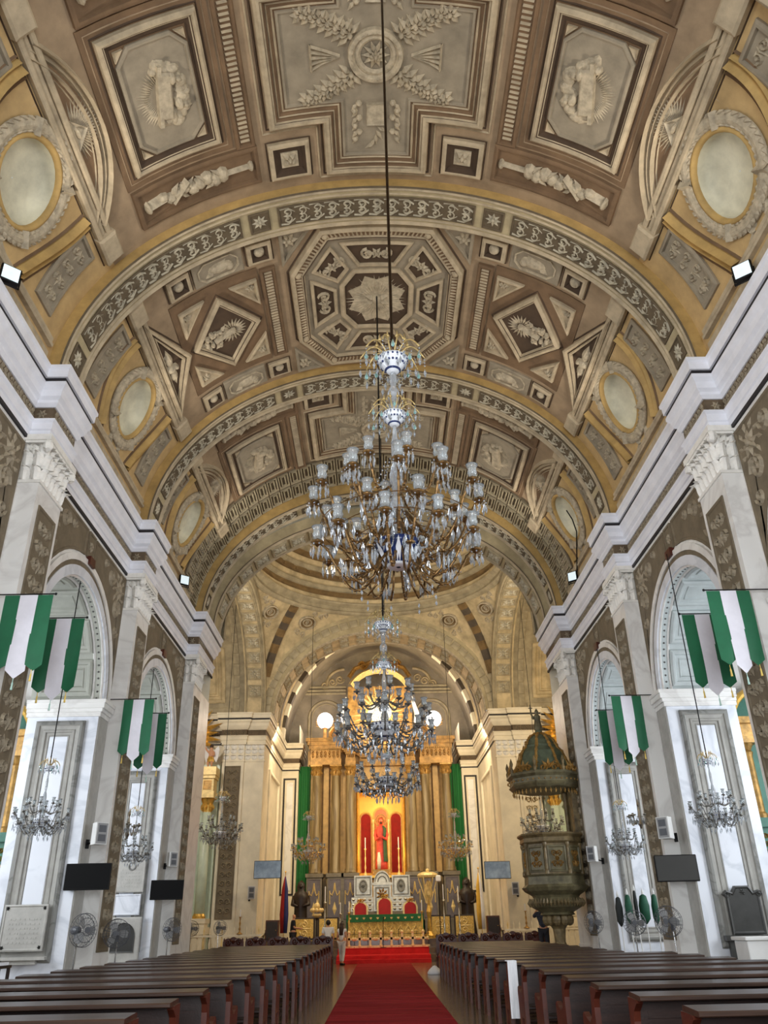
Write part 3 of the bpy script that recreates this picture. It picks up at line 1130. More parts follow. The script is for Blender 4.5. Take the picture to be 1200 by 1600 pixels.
def cross_bay(yc, far_strip=True, near_strip=True):
    for sg in (-1, 1):
        M = vm_at(yc, sg)
        fm = MB()
        fm.molded(M, rect(3.14, 5.62, -1.66, 1.66), [(0, 0), (0, .03)], True, .5, None, 5)
        fld = fm.build('brown_field', 'vault_brown', ceiling)
        R = rect(3.38, 5.36, -1.4, 1.4)
        f = MB()
        f.molded(M, R, [(0, .03), (0, .12), (.05, .16), (.09, .16), (.11, .11), (.15, .1)], False, .4)
        f.build('coffer_frame', 'vault_stone', fld)
        line_ring(M, R, -.045, fld, 'vault_dark', .05, .02, .03)
        line_ring(M, R, .115, fld, 'vault_dark', .03, .01, .108)
        line_ring(M, R, -.14, fld, 'vault_tan', .03, .015, .03)
        f = MB()
        f.molded(M, R, [(.15, .1), (.2, .045), (.26, .04)], False, .4)
        f.build('coffer_step', 'vault_dark', fld)
        f = MB()
        f.molded(M, rect(3.62, 5.12, -1.14, 1.14, .0), [(0, .03), (0, .05)], True, .4, None, 4)
        f.build('coffer_ground', 'vault_brown', fld)
        f = MB()
        f.molded(M, rect(3.64, 5.1, -1.12, 1.12, .3), [(0, .04), (0, .09), (.03, .12), (.06, .12), (.08, .07)], True, .4, None, 4)
        md = f.build('medallion', 'vault_grey', fld)
        q = MB()
        r2 = random.Random(int(yc * 10) + sg)
        q.rays(M, 4.3, .05, .3, .66, 30, .04, .07, -PI * .5, PI * .5, r2) if sg > 0 else q.rays(M, 4.3, .05, .3, .66, 30, .04, .07, -PI * .5, PI * .5, r2)
        for k in range(26):
            a = PI * .45 + PI * 1.1 * k / 25
            rr = .5 + r2.uniform(-.09, .09)
            q.bump(M, 4.36 + rr * .9 * math.cos(a), .02 + rr * 1.1 * math.sin(a), r2.uniform(.08, .17), r2.uniform(.08, .17), r2.uniform(.05, .1), 8, .07)
        q.molded(M, [(4.12, -.42), (4.38, -.5), (4.52, .42), (4.26, .5)], [(0, .07), (0, .17), (.04, .2)], True, .5, None, 1)
        q.molded(M, [(4.28, -.6), (4.36, -.62), (4.6, .55), (4.52, .57)], [(0, .07), (0, .2)], True, .5, None, 1)
        for (uu, vv) in ((4.12, -.3), (4.08, .24)):
            q.bump(M, uu, vv, .11, .16, .16, 8, .07)
            q.bump(M, uu - .12, vv + .04, .08, .08, .16, 8, .07)
            q.leaf(M, uu - .05, vv, 2.6, .26, .14, .14, .09)
        q.build('ark_relief', 'vault_relief', md)
        for (cu, cv) in ((3.66, -1.1), (5.08, -1.1), (5.08, 1.1), (3.66, 1.1)):
            du = .2 if cu < 4 else -.2
            dv = .2 if cv < 0 else -.2
            t = MB()
            t.molded(M, [(cu, cv), (cu + du, cv), (cu, cv + dv)], [(0, .05), (0, .1), (.03, .07)], True, .9, None, 1)
            t.build('corner_triangle', 'vault_stone', fld)
        key_strip(M, -1.72, 1.72)
        for d, on in ((1, far_strip), (-1, near_strip)):
            if not on:
                continue
            v0, v1 = sorted((d * 1.72, d * 2.66))
            t = MB()
            t.molded(M, rect(2.64, 5.58, v0, v1), [(0, 0), (0, .08), (.05, .1), (.09, .1), (.11, .03)], True, .5, None, 3)
            ts = t.build('trophy_strip', 'vault_brown', ceiling)
            q = MB()
            vm_ = (v0 + v1) / 2
            q.stroke(M, [(2.82, vm_ - .02), (3.4, vm_), (4.0, vm_ + .02)], .1, .12, .03)
            q.bump(M, 2.84, vm_, .07, .13, .12, 8, .03)
            for k in range(9):
                u = 3.5 + k * .18
                q.bump(M, u, vm_ + .05 * math.sin(k * 2.1), .16, .2 - .012 * k, .15, 8, .03)
                q.leaf(M, u, vm_, (.7 if k % 2 else -.7) + (0 if k < 5 else PI), .34, .12, .13, .06)
            q.stroke(M, [(4.3, vm_ - .22), (4.75, vm_ + .16)], .12, .16, .05)
            q.stroke(M, [(4.9, vm_), (5.3, vm_ + .02)], .26, .15, .03)
            q.bump(M, 5.32, vm_ + .02, .08, .16, .16, 8, .03)
            q.build('trophy_relief', 'vault_relief', ts)
        # segmental pediment with a rayed triangle and eye
        Rr = 2.78
        cc = 5.68 + Rr
        am = math.asin(1.9 / Rr)
        def arc(rad):
            return [(cc - rad * math.cos(-am + 2 * am * k / 16), rad * math.sin(-am + 2 * am * k / 16)) for k in range(17)]
        ty = MB()
        ap = arc(Rr - .1)
        ty.molded(M, ap, [(0, 0), (0, .03)], True, .5, (6.2, 0), 3)
        tp = ty.build('pediment_field', 'vault_brown', ceiling)
        pm = MB()
        for k, (rad, wd, h) in enumerate(((Rr, .12, .16), (Rr - .12, .1, .1), (Rr - .23, .1, .13), (Rr - .32, .06, .06))):
            pm.stroke(M, arc(rad), wd, h)
        pm.build('segmental_pediment', 'vault_stone', ceiling)
        q = MB()
        q.rays(M, 6.28, -.1, .14, .62, 22, .04, .03, PI * .52, PI * 1.48)
        q.molded(M, [(6.32, -.42), (6.32, .22), (6.0, -.1)], [(0, .03), (0, .09), (.06, .05)], True, .9, None, 1)
        q.bump(M, 6.22, -.1, .05, .12, .1, 8, .05)
        q.build('eye_relief', 'vault_relief', tp)
        oculus(M)
        haunch(M, True)
        for d in (-1, 1):
            if (d > 0 and far_strip) or (d < 0 and near_strip):
                square_boss(M, 1.95, d * 2.24, .46)
    # central cross coffer
    M = vm_at(yc, 1)
    e = 2.72 if far_strip else 2.3
    P = [(1.14, 1.4), (2.32, 1.4), (2.32, -1.4), (1.14, -1.4), (1.14, -2.72), (-1.14, -2.72), (-1.14, -1.4), (-2.32, -1.4), (-2.32, 1.4), (-1.14, 1.4)]
    far = 2.72 if far_strip else 1.62
    if far > 1.8:
        P = P + [(-1.14, far), (1.14, far)]
    f = MB()
    f.molded(M, P, [(0, 0), (0, .14), (.06, .2), (.11, .2), (.13, .14), (.17, .13)], False, .5)
    cr = f.build('cross_coffer', 'vault_stone', ceiling)
    line_ring(M, P, -.05, cr, 'vault_dark', .06, .03)
    line_ring(M, P, -.14, cr, 'vault_stone', .05, .04)
    line_ring(M, P, .12, cr, 'vault_dark', .03, .012, .145)
    line_ring(M, P, .24, cr, 'vault_stone', .04, .03, .075)
    line_ring(M, P, .35, cr, 'vault_stone', .05, .03, .045)
    f = MB()
    f.molded(M, P, [(.17, .13), (.2, .08), (.28, .075), (.3, .05), (.4, .04)], False, .5)
    f.build('cross_step', 'vault_brown', cr)
    f = MB()
    f.molded(M, P, [(.4, .04), (.41, .075), (.45, .075), (.47, .03)], True, .5, (0, 0), 5)
    f.build('cross_field', 'vault_grey', cr)
    q = MB()
    q.loops(M, [(circ(0, 0, .56), .03), (circ(0, 0, .55), .12), (circ(0, 0, .47), .14), (circ(0, 0, .43), .07), (circ(0, 0, .36), .1), (circ(0, 0, .3), .05)])
    for k in range(28):
        a = 2 * PI * k / 28
        q.leaf(M, .46 * math.cos(a), .46 * math.sin(a), a + 1.2, .14, .08, .06, .1)
    q.rosette(M, 0, 0, .3, 10, .08, .05)
    q.rosette(M, 0, 0, .15, 8, .08, .1)
    q.build('rosette_relief', 'vault_relief', cr)
    q = MB()
    for k in range(4):
        a = PI / 4 + k * PI / 2
        for j in range(7):
            rr = .62 + j * .13
            px, py = rr * 1.15 * math.cos(a + .05 * j * (1 if k % 2 else -1)), rr * .92 * math.sin(a)
            if abs(px) > 1.75:
                continue
            if abs(py) > .9 and abs(px) > .6:
                py = math.copysign(.86, py)
            for d in (-1.5, -.75, 0, .75, 1.5):
                q.leaf(M, px, py, a + d, .34 - .018 * j, .15, .12, .03)
            q.bump(M, px, py, .06, .06, .13, 6, .03)
    for sx in (-1, 1):
        for j in range(5):
            q.stroke(M, [(sx * .72, 0), (sx * (1.0 + .02 * j), (j - 2) * .06), (sx * 1.3, (j - 2) * .12)], .05, .07, .03)
        q.stroke(M, [(sx * 1.3, -.28), (sx * 1.3, .28)], .05, .07, .03)
        if far_strip or sx < 0:
            vy = sx * 1.05
            q.molded(M, rect(-.2, .2, *sorted((vy, vy + sx * .5))), [(0, .03), (0, .1), (.03, .08)], True, 1, None, 1)
            for j in range(6):
                for d in (-1, 1):
                    q.leaf(M, d * .38, vy + sx * j * .16, d * .9 if d > 0 else PI - .9 * d * -1, .24, .1, .08, .03)
                    q.bump(M, d * (.36 + .1 * (j % 2)), vy + sx * j * .17, .07, .07, .09, 6, .03)
            for j in range(5):
                q.leaf(M, 0, vy + sx * (.55 + j * .1), sx * PI / 2 + (j - 2) * .5, .3, .1, .08, .03)
    q.build('foliage_relief', 'vault_relief', cr)


def octagon_bay(yc):
    M = vm_at(yc, 1)
    O = [(1.42, -2.64), (2.3, -1.32), (2.3, 1.32), (1.42, 2.64), (-1.42, 2.64), (-2.3, 1.32), (-2.3, -1.32), (-1.42, -2.64)]
    def osc(k, kk=None):
        return [(u * k, v * k) for u, v in O]
    f = MB()
    f.molded(M, O, [(0, 0), (0, .15), (.05, .2), (.09, .2), (.11, .14)], False, .5)
    oc = f.build('octagon_coffer', 'vault_stone', ceiling)
    line_ring(M, O, -.05, oc, 'vault_dark', .06, .03)
    line_ring(M, O, .33, oc, 'vault_dark', .03, .01, .155)
    f = MB()
    f.molded(M, O, [(.11, .14), (.28, .12)], False, .5)
    f.build('octagon_band', 'vault_brown', oc)
    f = MB()
    In = inset(ccw(O), .12)
    I2 = inset(ccw(O), .27)
    for k in range(8):
        a, b, c_, d_ = In[k - 1], In[k], I2[k - 1], I2[k]
        L = math.hypot(a[0] - b[0], a[1] - b[1])
        n = int(L / .11)
        for i in range(n):
            t = (i + .5) / n
            p0 = (a[0] + (b[0] - a[0]) * t, a[1] + (b[1] - a[1]) * t)
            p1 = (c_[0] + (d_[0] - c_[0]) * t, c_[1] + (d_[1] - c_[1]) * t)
            f.stroke(M, [p0, p1], .055, .04, .125)
        f.bump(M, (b[0] + d_[0]) / 2, (b[1] + d_[1]) / 2, .1, .1, .1, 8, .12)
    f.build('flute', 'vault_stone', oc)
    f = MB()
    f.molded(M, O, [(.28, .12), (.31, .15), (.35, .15), (.38, .06)], False, .5)
    f.build('octagon_moulding', 'vault_stone', oc)
    f = MB()
    f.molded(M, O, [(.38, .06), (.39, .05)], True, .5, (0, 0), 5)
    f.build('octagon_field', 'vault_grey', oc)
    inner = osc(.44)
    f = MB()
    f.molded(M, inner, [(0, .05), (0, .1), (.05, .13), (.1, .13), (.14, .07)], False, .5)
    f.build('inner_moulding', 'vault_stone', oc)
    f = MB()
    f.molded(M, inner, [(.14, .07), (.15, .055)], True, .5, (0, 0), 3)
    f.build('inner_field', 'vault_dark', oc)
    q = MB()
    r2 = random.Random(3)
    q.rays(M, 0, 0, .14, .95, 40, .05, .06, rnd=r2)
    q.molded(M, [((.62 + .22 * (k % 2)) * math.cos(k * PI / 8), (.75 + .2 * (k % 2)) * math.sin(k * PI / 8)) for k in range(16)], [(0, .055), (0, .075)], True, 9, (0, 0), 2)
    q.bump(M, 0, 0, .14, .2, .14, 10, .06)
    for a in (.5, 2.64, 3.6, 5.8):
        q.leaf(M, 0, 0, a, .42, .2, .1, .08)
    q.build('dove_sunburst', 'vault_relief', oc)
    Ic = inset(ccw(inner), -.0)
    Oc = inset(ccw(O), .42)
    for k in range(8):
        a, b = Oc[k - 1], Oc[k]
        c_, d_ = Ic[k - 1], Ic[k]
        q4 = [a, b, d_, c_]
        cu = sum(p[0] for p in q4) / 4
        cv = sum(p[1] for p in q4) / 4
        q4 = [(cu + (p[0] - cu) * .8, cv + (p[1] - cv) * .8) for p in q4]
        f = MB()
        f.molded(M, q4, [(0, .05), (0, .1), (.04, .12), (.07, .12), (.09, .04)], False, .4)
        tr = f.build('trapezoid_frame', 'vault_stone', oc)
        f = MB()
        f.molded(M, q4, [(.09, .04), (.1, .055)], True, .4, None, 2)
        f.build('trapezoid_field', 'vault_dark', oc)
        f = MB()
        an = math.atan2(cv, cu)
        tx, ty = -math.sin(an), math.cos(an)
        for d in (-1, 1):
            f.spiral(M, cu + tx * d * .24, cv + ty * d * .24, .17, 1.5, an, d, .07, .07, .055)
            f.leaf(M, cu, cv, an + PI / 2 * d, .4, .12, .07, .055)
        f.rosette(M, cu, cv, .2, 6, .08, .055)
        f.build('leaf_relief', 'vault_relief', oc)
    for (su, sv) in ((1, 1), (1, -1), (-1, 1), (-1, -1)):
        t = MB()
        T = [(su * 1.62, sv * 2.74), (su * 2.46, sv * 2.74), (su * 2.46, sv * 1.62)]
        t.molded(M, T, [(0, 0), (0, .09), (.04, .12), (.07, .12), (.09, .04)], True, .6, None, 2)
        tt = t.build('corner_triangle', 'vault_grey', ceiling)
        MB().rosette(M, su * 2.22, sv * 2.42, .26, 6, .09, .04).build('flower_relief', 'vault_relief', tt)
    for sg in (-1, 1):
        M = vm_at(yc, sg)
        key_strip(M, -1.72, 1.72)
        fm = MB()
        fm.molded(M, rect(3.14, 5.62, -1.8, 1.8), [(0, 0), (0, .03)], True, .5, None, 5)
        fld = fm.build('brown_field', 'vault_brown', ceiling)
        D = [(4.32, -1.36), (5.34, 0), (4.32, 1.36), (3.3, 0)]
        f = MB()
        f.molded(M, D, [(0, .03), (0, .13), (.05, .18), (.09, .18), (.11, .12), (.16, .11), (.19, .06)], False, .4)
        f.build('diamond_frame', 'vault_stone', fld)
        line_ring(M, D, -.05, fld, 'vault_dark', .05, .02, .03)
        line_ring(M, D, .125, fld, 'vault_dark', .03, .012, .115)
        f = MB()
        f.molded(M, D, [(.19, .06), (.21, .06)], True, .4, None, 3)
        f.build('diamond_field', 'vault_dark', fld)
        q = MB()
        q.rays(M, 4.12, .0, .1, .42, 20, .05, .06)
        q.stroke(M, [(4.15, 0), (4.7, .1)], .16, .12, .06)
        q.bump(M, 4.12, 0, .1, .1, .12, 8, .06)
        r2 = random.Random(5)
        for k in range(16):
            u = r2.uniform(4.45, 4.95)
            v = r2.uniform(-.55, .55) * (5.2 - u)
            q.leaf(M, u, v, r2.uniform(0, 6.28), .26, .1, .1, .06)
            q.bump(M, u, v, .07, .07, .1, 6, .06)
        q.build('chalice_relief', 'vault_relief', fld)
        for (su, sv) in ((1, 1), (1, -1), (-1, 1), (-1, -1)):
            cu, cv = 4.32 + su * .78, sv * 1.12
            T = [(cu - su * .42, cv + sv * .36), (cu + su * .34, cv + sv * .36), (cu + su * .34, cv - sv * .56)]
            t = MB()
            t.molded(M, T, [(0, .03), (0, .1), (.03, .13), (.07, .13), (.09, .05)], True, .5, None, 2)
            tt = t.build('corner_triangle', 'vault_stone', fld)
            MB().rosette(M, cu + su * .14, cv + sv * .12, .16, 6, .08, .05).build('flower_relief', 'vault_relief', fld)
        for d in (-1, 1):
            v0, v1 = sorted((d * 1.92, d * 2.72))
            t = MB()
            t.molded(M, rect(3.44, 4.78, v0, v1), [(0, 0), (0, .06), (.03, .08)], True, .5, None, 2)
            md = t.build('medallion', 'vault_grey', ceiling)
            t = MB()
            t.molded(M, rect(3.56, 4.66, v0 + .1, v1 - .1, .18), [(0, .08), (0, .12), (.03, .12), (.05, .06)], True, .5, None, 2)
            vm_ = (v0 + v1) / 2
            t.bump(M, 4.05, vm_, .34, .16, .12, 10, .07)
            t.bump(M, 3.82, vm_ + .05, .12, .12, .14, 8, .07)
            t.leaf(M, 4.2, vm_, .6, .34, .16, .12, .08)
            t.leaf(M, 4.1, vm_, -2.5, .3, .16, .12, .08)
            t.build('lamb_relief', 'vault_relief', md)
            square_boss(M, 3.0, d * 2.3, .32, False)
            square_boss(M, 5.2, d * 2.3, .32, False)
        # triangular pediment
        A_, B_, C_ = (6.42, -1.95), (5.46, 0), (6.42, 1.95)
        t = MB()
        t.molded(M, [A_, B_, C_], [(0, 0), (0, .14), (.05, .18), (.09, .18), (.11, .1), (.17, .09), (.19, .13), (.22, .13), (.24, .04)], False, .5)
        pd = t.build('triangular_pediment', 'vault_stone', ceiling)
        line_ring(M, [A_, B_, C_], -.05, pd, 'vault_dark', .05, .02)
        line_ring(M, [A_, B_, C_], .14, pd, 'vault_dark', .03, .012, .095)
        t = MB()
        t.molded(M, [A_, B_, C_], [(.24, .04), (.26, .03)], True, .5, None, 2)
        t.build('pediment_field', 'vault_dark', pd)
        q = MB()
        q.bump(M, 6.14, 0, .18, .14, .16, 8, .03)
        q.bump(M, 6.0, 0, .09, .09, .16, 8, .05)
        for d in (-1, 1):
            q.bump(M, 6.12, d * .3, .14, .24, .1, 8, .03)
            q.leaf(M, 6.1, d * .1, d * PI / 2, .6, .22, .12, .04)
        q.build('cherub_relief', 'vault_relief', pd)
        oculus(M)
        haunch(M, False)


cross_bay(BAYS[0][0])
octagon_bay(BAYS[1][0])
cross_bay(BAYS[2][0], far_strip=False)


# ------------------------------------------------------------------ transverse arches
def frame_at(M, u, v, h=0.0):
    e = .02
    p = Vector(M(u, v, h))
    du = (Vector(M(u + e, v, h)) - Vector(M(u - e, v, h))).normalized()
    dv = (Vector(M(u, v + e, h)) - Vector(M(u, v - e, h))).normalized()
    n = (Vector(M(u, v, h + e)) - p).normalized()
    return Matrix(((du.x, dv.x, n.x, p.x), (du.y, dv.y, n.y, p.y), (du.z, dv.z, n.z, p.z), (0, 0, 0, 1)))


def transverse(y0, y1, a, b, mt='rib_stone', side='vault_gold', panels=True):
    M = ell_map(a, b, SPR)
    H = M.half
    m = MB()
    m.grid(M, -H, H, y0, y1, 64, 2)
    rib = m.build('transverse_arch', mt, ceiling, smooth=True)
    for yy, nm in ((y0, 'arch_face'), (y1, 'arch_back')):
        f = MB()
        n = 64
        for k in range(n + 1):
            s_ = -H + 2 * H * k / n
            f.v.extend([M(s_, yy, 0), M(s_, yy, -.42)])
        for k in range(n):
            f.f.append((2 * k, 2 * k + 1, 2 * k + 3, 2 * k + 2))
        f.build(nm, side if yy == y0 else mt, rib)
    ed = MB()
    line = [(-H + 2 * H * k / 64) for k in range(65)]
    for yy, wd, h in ((y0 + .06, .12, .05), (y0 + .2, .05, .04), (y1 - .06, .12, .05), (y1 - .2, .05, .04)):
        ed.stroke(M, [(q, yy) for q in line], wd, h)
    ed.build('edge_moulding', 'vault_stone', rib)
    dl = MB()
    dl.stroke(M, [(q, y0 + .01) for q in line], .05, .035)
    dl.build('edge_line', 'rib_field', rib)
    if panels:
        va, vb = y0 + .28, y1 - .28
        segs = [(-2.35, 2.35, 0), (2.55, 3.05, 1), (3.25, H - 1.25, 0), (H - 1.05, H - .55, 1), (-3.05, -2.55, 1), (-H + 1.25, -3.25, 0), (-H + .55, -H + 1.05, 1)]
        for u0, u1, sq in segs:
            p = MB()
            p.molded(M, rect(u0, u1, va, vb), [(0, 0), (0, .03), (.03, .045), (.05, .01)], True, .4, None, 2)
            pn = p.build('ornament_panel', 'rib_field', rib)
            q = MB()
            vc = (va + vb) / 2
            if sq:
                q.rosette(M, (u0 + u1) / 2, vc, .2, 8, .05, .01)
            else:
                n = max(1, int((u1 - u0) / .36))
                st = (u1 - u0 - .1) / n
                for i in range(n):
                    u = u0 + .05 + (i + .5) * st
                    for d in (-1, 1):
                        q.spiral(M, u, vc + d * .11, .12, 1.1, -PI * .5 * d, d, .055, .045, .01)
                        q.stroke(M, [(u - st * .5, vc + d * .22), (u, vc + d * .24), (u + st * .5, vc + d * .1)], .045, .04, .01)
                    q.leaf(M, u - .12, vc, 0, .26, .12, .05, .01)
                    for d in (-.7, .7):
                        q.leaf(M, u - .06, vc, d, .16, .07, .05, .01)
            q.build('palmette_relief', 'rib_relief', pn)
    return rib, M


transverse(13.0, 14.13, 6.45, 5.25)
transverse(19.85, 20.95, 6.45, 5.25)
transverse(6.1, 7.2, 6.45, 5.25, panels=False)

# meander band of square blocks before the crossing arch
tile = MB()
ID = lambda u, v, h: (u, v, h)
tile.molded(ID, rect(-.2, .2, -.45, .45), [(0, -.03), (0, .06), (.03, .06), (.06, -.01), (.1, -.01), (.11, .06), (.14, .06), (.15, -.01)], True, 2, None, 1)
src = None
for row in range(2):
    yy = 25.68 + row * 1.05
    n = 41
    for k in range(n):
        s_ = -HALF + .35 + (2 * HALF - .7) * (k + .5) / n
        mx = frame_at(VM, s_, yy, .03)
        if src is None:
            src = tile.build('key_block', 'key_stone', ceiling, world=False)
            src.matrix_basis = mx
        else:
            inst(src, ceiling, mtx=mx)
bd = MB()
bd.grid(VM, -HALF, HALF, 25.1, 27.3, 60, 2, .025)
bd.build('key_band', 'rib_field', ceiling, smooth=True)

# crossing arch, two orders
transverse(27.3, 28.3, 6.42, 5.05)
rib, RM2 = transverse(28.3, 29.7, 6.18, 4.45, panels=False, side='rib_stone')
fl_t = MB()
fl_t.molded(ID, rect(-.34, .34, -.4, .4), [(0, -.03), (0, .05), (.05, .07), (.09, .01)], True, 2, None, 1)
ros = MB()
ros.rosette(ID, 0, 0, .3, 8, .09, .01)
ros.spiral(ID, .2, .2, .1, 1.2, 0, 1, .05, .05, .01)
for a in range(4):
    ros.leaf(ID, .24 * math.cos(a * PI / 2 + PI / 4), .26 * math.sin(a * PI / 2 + PI / 4), a * PI / 2 + PI / 4, .14, .12, .06, .01)
n = 19
SQ = RS = None


def rosette_squares(M, parent, ss, w_, sc=1.0):
    global SQ, RS
    for s_ in ss:
        mx = frame_at(M, s_, w_, .02) @ Matrix.Scale(sc, 4)
        if SQ is None:
            SQ = fl_t.build('rosette_square', 'dome_grey', parent, world=False)
            RS = ros.build('rosette', 'rib_relief', SQ, world=False)
            SQ.matrix_basis = mx
        else:
            c_ = inst(SQ, parent, mtx=mx)
            inst(RS, c_)


H2 = RM2.half
rosette_squares(RM2, rib, [-H2 + .6 + (2 * H2 - 1.2) * (k + .5) / n for k in range(n)], 29.0)

# ================================================================== THE SETTING: crossing, transepts, sanctuary
CY, CH = 36.0, 6.3                      # centre of the crossing, half side
AB = 5.4                                # rise of the crossing arches
for s in (-1, 1):
    t = MB()
    F = face_map(42.3)
    t.grid(F, *sorted((s * 5.95, s * 13.5)), 0, SPR + .1, 4, 4)                 # far pier and transept wall
    t.grid(side_map(s, 13.5), 29.7, 42.3, 0, 18, 4, 4)                          # transept end
    b_ = len(t.v)
    t.grid(lambda u, v, h: (u, 29.7, v), *sorted((s * 6.4, s * 13.5)), 0, SPR + .1, 4, 4)
    tw = struct(t.build('wall_transept_' + SIDE[s], 'cream'))
    # transept vault and arch
    TM = ell_map(CH, 4.9, SPR, CY, 'X')
    v = MB()
    v.grid(TM, -TM.half, TM.half, *sorted((s * 6.3, s * 13.5)), 40, 4)
    tv = struct(v.build('ceiling_transept_' + SIDE[s], 'dome_grey', smooth=True))
    AM = ell_map(CH - .22, 4.6, SPR, CY, 'X')
    a = MB()
    a.grid(AM, -AM.half, AM.half, *sorted((s * 6.0, s * 7.1)), 48, 2)
    ta = a.build('transept_arch', 'dome_tan', tv, smooth=True)
    a = MB()
    n = 48
    for k in range(n + 1):
        q = -AM.half + 2 * AM.half * k / n
        a.v.extend([AM(q, s * 6.0, 0), AM(q, s * 6.0, -.35)])
    for k in range(n):
        a.f.append((2 * k, 2 * k + 1, 2 * k + 3, 2 * k + 2))
    a.build('arch_face', 'dome_grey', ta)
    ed = MB()
    for xx in (6.06, 6.16, 6.98):
        ed.stroke(AM, [(-AM.half + 2 * AM.half * k / 48, s * xx) for k in range(49)], .1, .05)
    ed.build('edge_moulding', 'dome_grey', ta)
    nn = 17
    rosette_squares(AM, ta, [(-AM.half + .7 + (2 * AM.half - 1.4) * (k + .5) / nn) for k in range(nn)], s * 6.56, .95)
    # brick-like ring and sunk panels on the transept vault near its springing
    br = MB()
    br.molded(ID, rect(-.3, .3, -.16, .16), [(0, -.02), (0, .04), (.03, .06)], True, 1, None, 1)
    first = None
    for k in range(16):
        mx = frame_at(TM, TM.half - .5 - k * .62, s * 7.55, .0)
        if first is None:
            first = br.build('voussoir', 'dome_grey', tv, world=False)
            first.matrix_basis = mx
        else:
            inst(first, tv, mtx=mx)
    for xx in (8.9, 11.2):
        p = MB()
        p.molded(TM, [(TM.half - .6, s * (xx - .75)), (TM.half - .6, s * (xx + .75)), (TM.half - 3.6, s * (xx + .75)), (TM.half - 3.6, s * (xx - .75))],
                 [(0, 0), (0, .08), (.08, .12), (.16, .12), (.2, .04), (.34, .04), (.38, .1), (.46, .1), (.5, .03)], True, .5, None, 2)
        p.build('vault_panel', 'dome_tan', tv)
    p = MB()
    p.molded(TM, [(TM.half - .05, s * 7.8), (TM.half - .05, s * 13.4), (TM.half - .35, s * 13.4), (TM.half - .35, s * 7.8)], [(0, 0), (0, .12), (.05, .16)], True, 1, None, 1)
    p.build('vault_plinth', 'dome_grey', tv)
    # pilasters of the far pier
    pl = MB()
    xa, xb = sorted((s * 6.95, s * 8.05))
    pl.box(xa, xb, 42.05, 42.32, 0, 9.1)
    p1 = pl.build('pilaster', 'cream', tw)
    f = MB()
    Fp = face_map(42.05)
    f.molded(Fp, rect(xa + .14, xb - .14, 1.9, 8.85), [(0, 0), (0, .03), (.05, .03), (.07, .008)], True, 3, None, 1)
    f.build('painted_panel', 'panel_brown' if s < 0 else 'cream', p1)
    q = MB()
    scroll(q, Fp, xa + .22, xb - .22, 2.05, 8.7, .07, rng, 'v', .008)
    q.build('scroll_relief', 'panel_relief' if s < 0 else 'cream_relief', p1)
    pl = MB()
    xc, xd = sorted((s * 5.95, s * 6.95))
    pl.box(xc, xd, 42.15, 42.32, 0, 9.1)
    pl.box(*sorted((s * 5.9, s * 7.0)), 42.1, 42.32, 0, .9)
    pl.build('pilaster', 'cream', tw)
    for (x0, x1, yy) in ((xa, xb, 42.05), (xc, xd, 42.15)):
        cpm = MB()
        cpm.box(x0, x1, yy, 42.32, 9.1, 9.95)
        cpm.box(x0 - .08, x1 + .08, yy - .1, 42.32, 9.9, 10.0)
        cpm.box(x0 - .04, x1 + .04, yy - .04, 42.32, 9.06, 9.14)
        cp = cpm.build('capital', 'cream', tw)
        for row, zz in enumerate((9.15, 9.45, 9.68)):
            for k in range(3):
                inst(LEAF_SRC, cp, (x0 + (x1 - x0) * (k + .5) / 3, yy, zz), 0, (1.7, 1.1, .85))
    # transept and sanctuary entablature
    path = [(13.5, 42.3), (8.15, 42.3), (8.15, 42.05), (6.9, 42.05), (6.9, 42.2), (5.95, 42.2), (5.95, 50.4), (4.95, 50.4), (4.95, 53.2)]
    path = [(x, y) for x, y in path]
    mir = Matrix.Scale(-1, 4, (1, 0, 0)) if s < 0 else Matrix.Identity(4)
    for nm, mt, pr in (
            ('architrave', 'cream', [(0, 10.0), (.03, 10.0), (.03, 10.13), (.06, 10.15), (.06, 10.3), (.1, 10.37), (0, 10.37)]),
            ('architrave_line', 'cornice_black', [(0, 9.93), (.045, 9.93), (.045, 10.0), (0, 10.0)]),
            ('frieze', 'frieze_brown', [(0, 10.37), (.02, 10.37), (.02, 10.66), (0, 10.66)]),
            ('cornice_bed', 'cream', [(0, 10.66), (.05, 10.66), (.1, 10.73), (.16, 10.85), (.18, 10.98), (.24, 11.06), (.24, 11.14), (0, 11.14)]),
            ('cornice_line', 'cornice_black', [(0, 11.14), (.215, 11.14), (.215, 11.23), (0, 11.23)]),
            ('cornice_top', 'cream', [(0, 11.23), (.26, 11.23), (.27, 11.4), (.3, 11.43), (.3, 11.5), (-.3, 11.5)])):
        m = MB().sweep(path[::-1], [(-o_, z) for o_, z in pr])
        m.xform(mir).build(nm, mt, tw)
    q = MB()
    scroll(q, face_map(42.02), *sorted((s * 6.95, s * 8.1)), 10.4, 10.64, .03, rng, 'u')
    scroll(q, face_map(42.28), *sorted((s * 8.3, s * 12.5)), 10.4, 10.64, .03, rng, 'u')
    q.build('frieze_relief', 'panel_relief', tw)
    # sanctuary side wall and the front-facing wall strip with a black-lined panel
    sw = MB()
    sw.grid(side_map(s, 5.95), 42.3, 50.4, 0, SPR + .1, 4, 4)
    sw.grid(face_map(50.4), *sorted((s * 4.95, s * 5.95)), 0, SPR + .1, 2, 4)
    sw.grid(side_map(s, 4.95), 50.4, 53.2, 0, SPR + 1.2, 2, 4)
    so = struct(sw.build('wall_sanctuary_' + SIDE[s], 'cream'))
    f = MB()
    x0, x1 = sorted((s * 5.06, s * 5.84))
    Fs = face_map(50.4)
    f.molded(Fs, rect(x0, x1, 3.1, 9.5), [(0, 0), (0, .03), (.09, .03), (.1, 0)], False, 9)
    f.build('black_line_frame', 'cornice_black', so)
    f = MB()
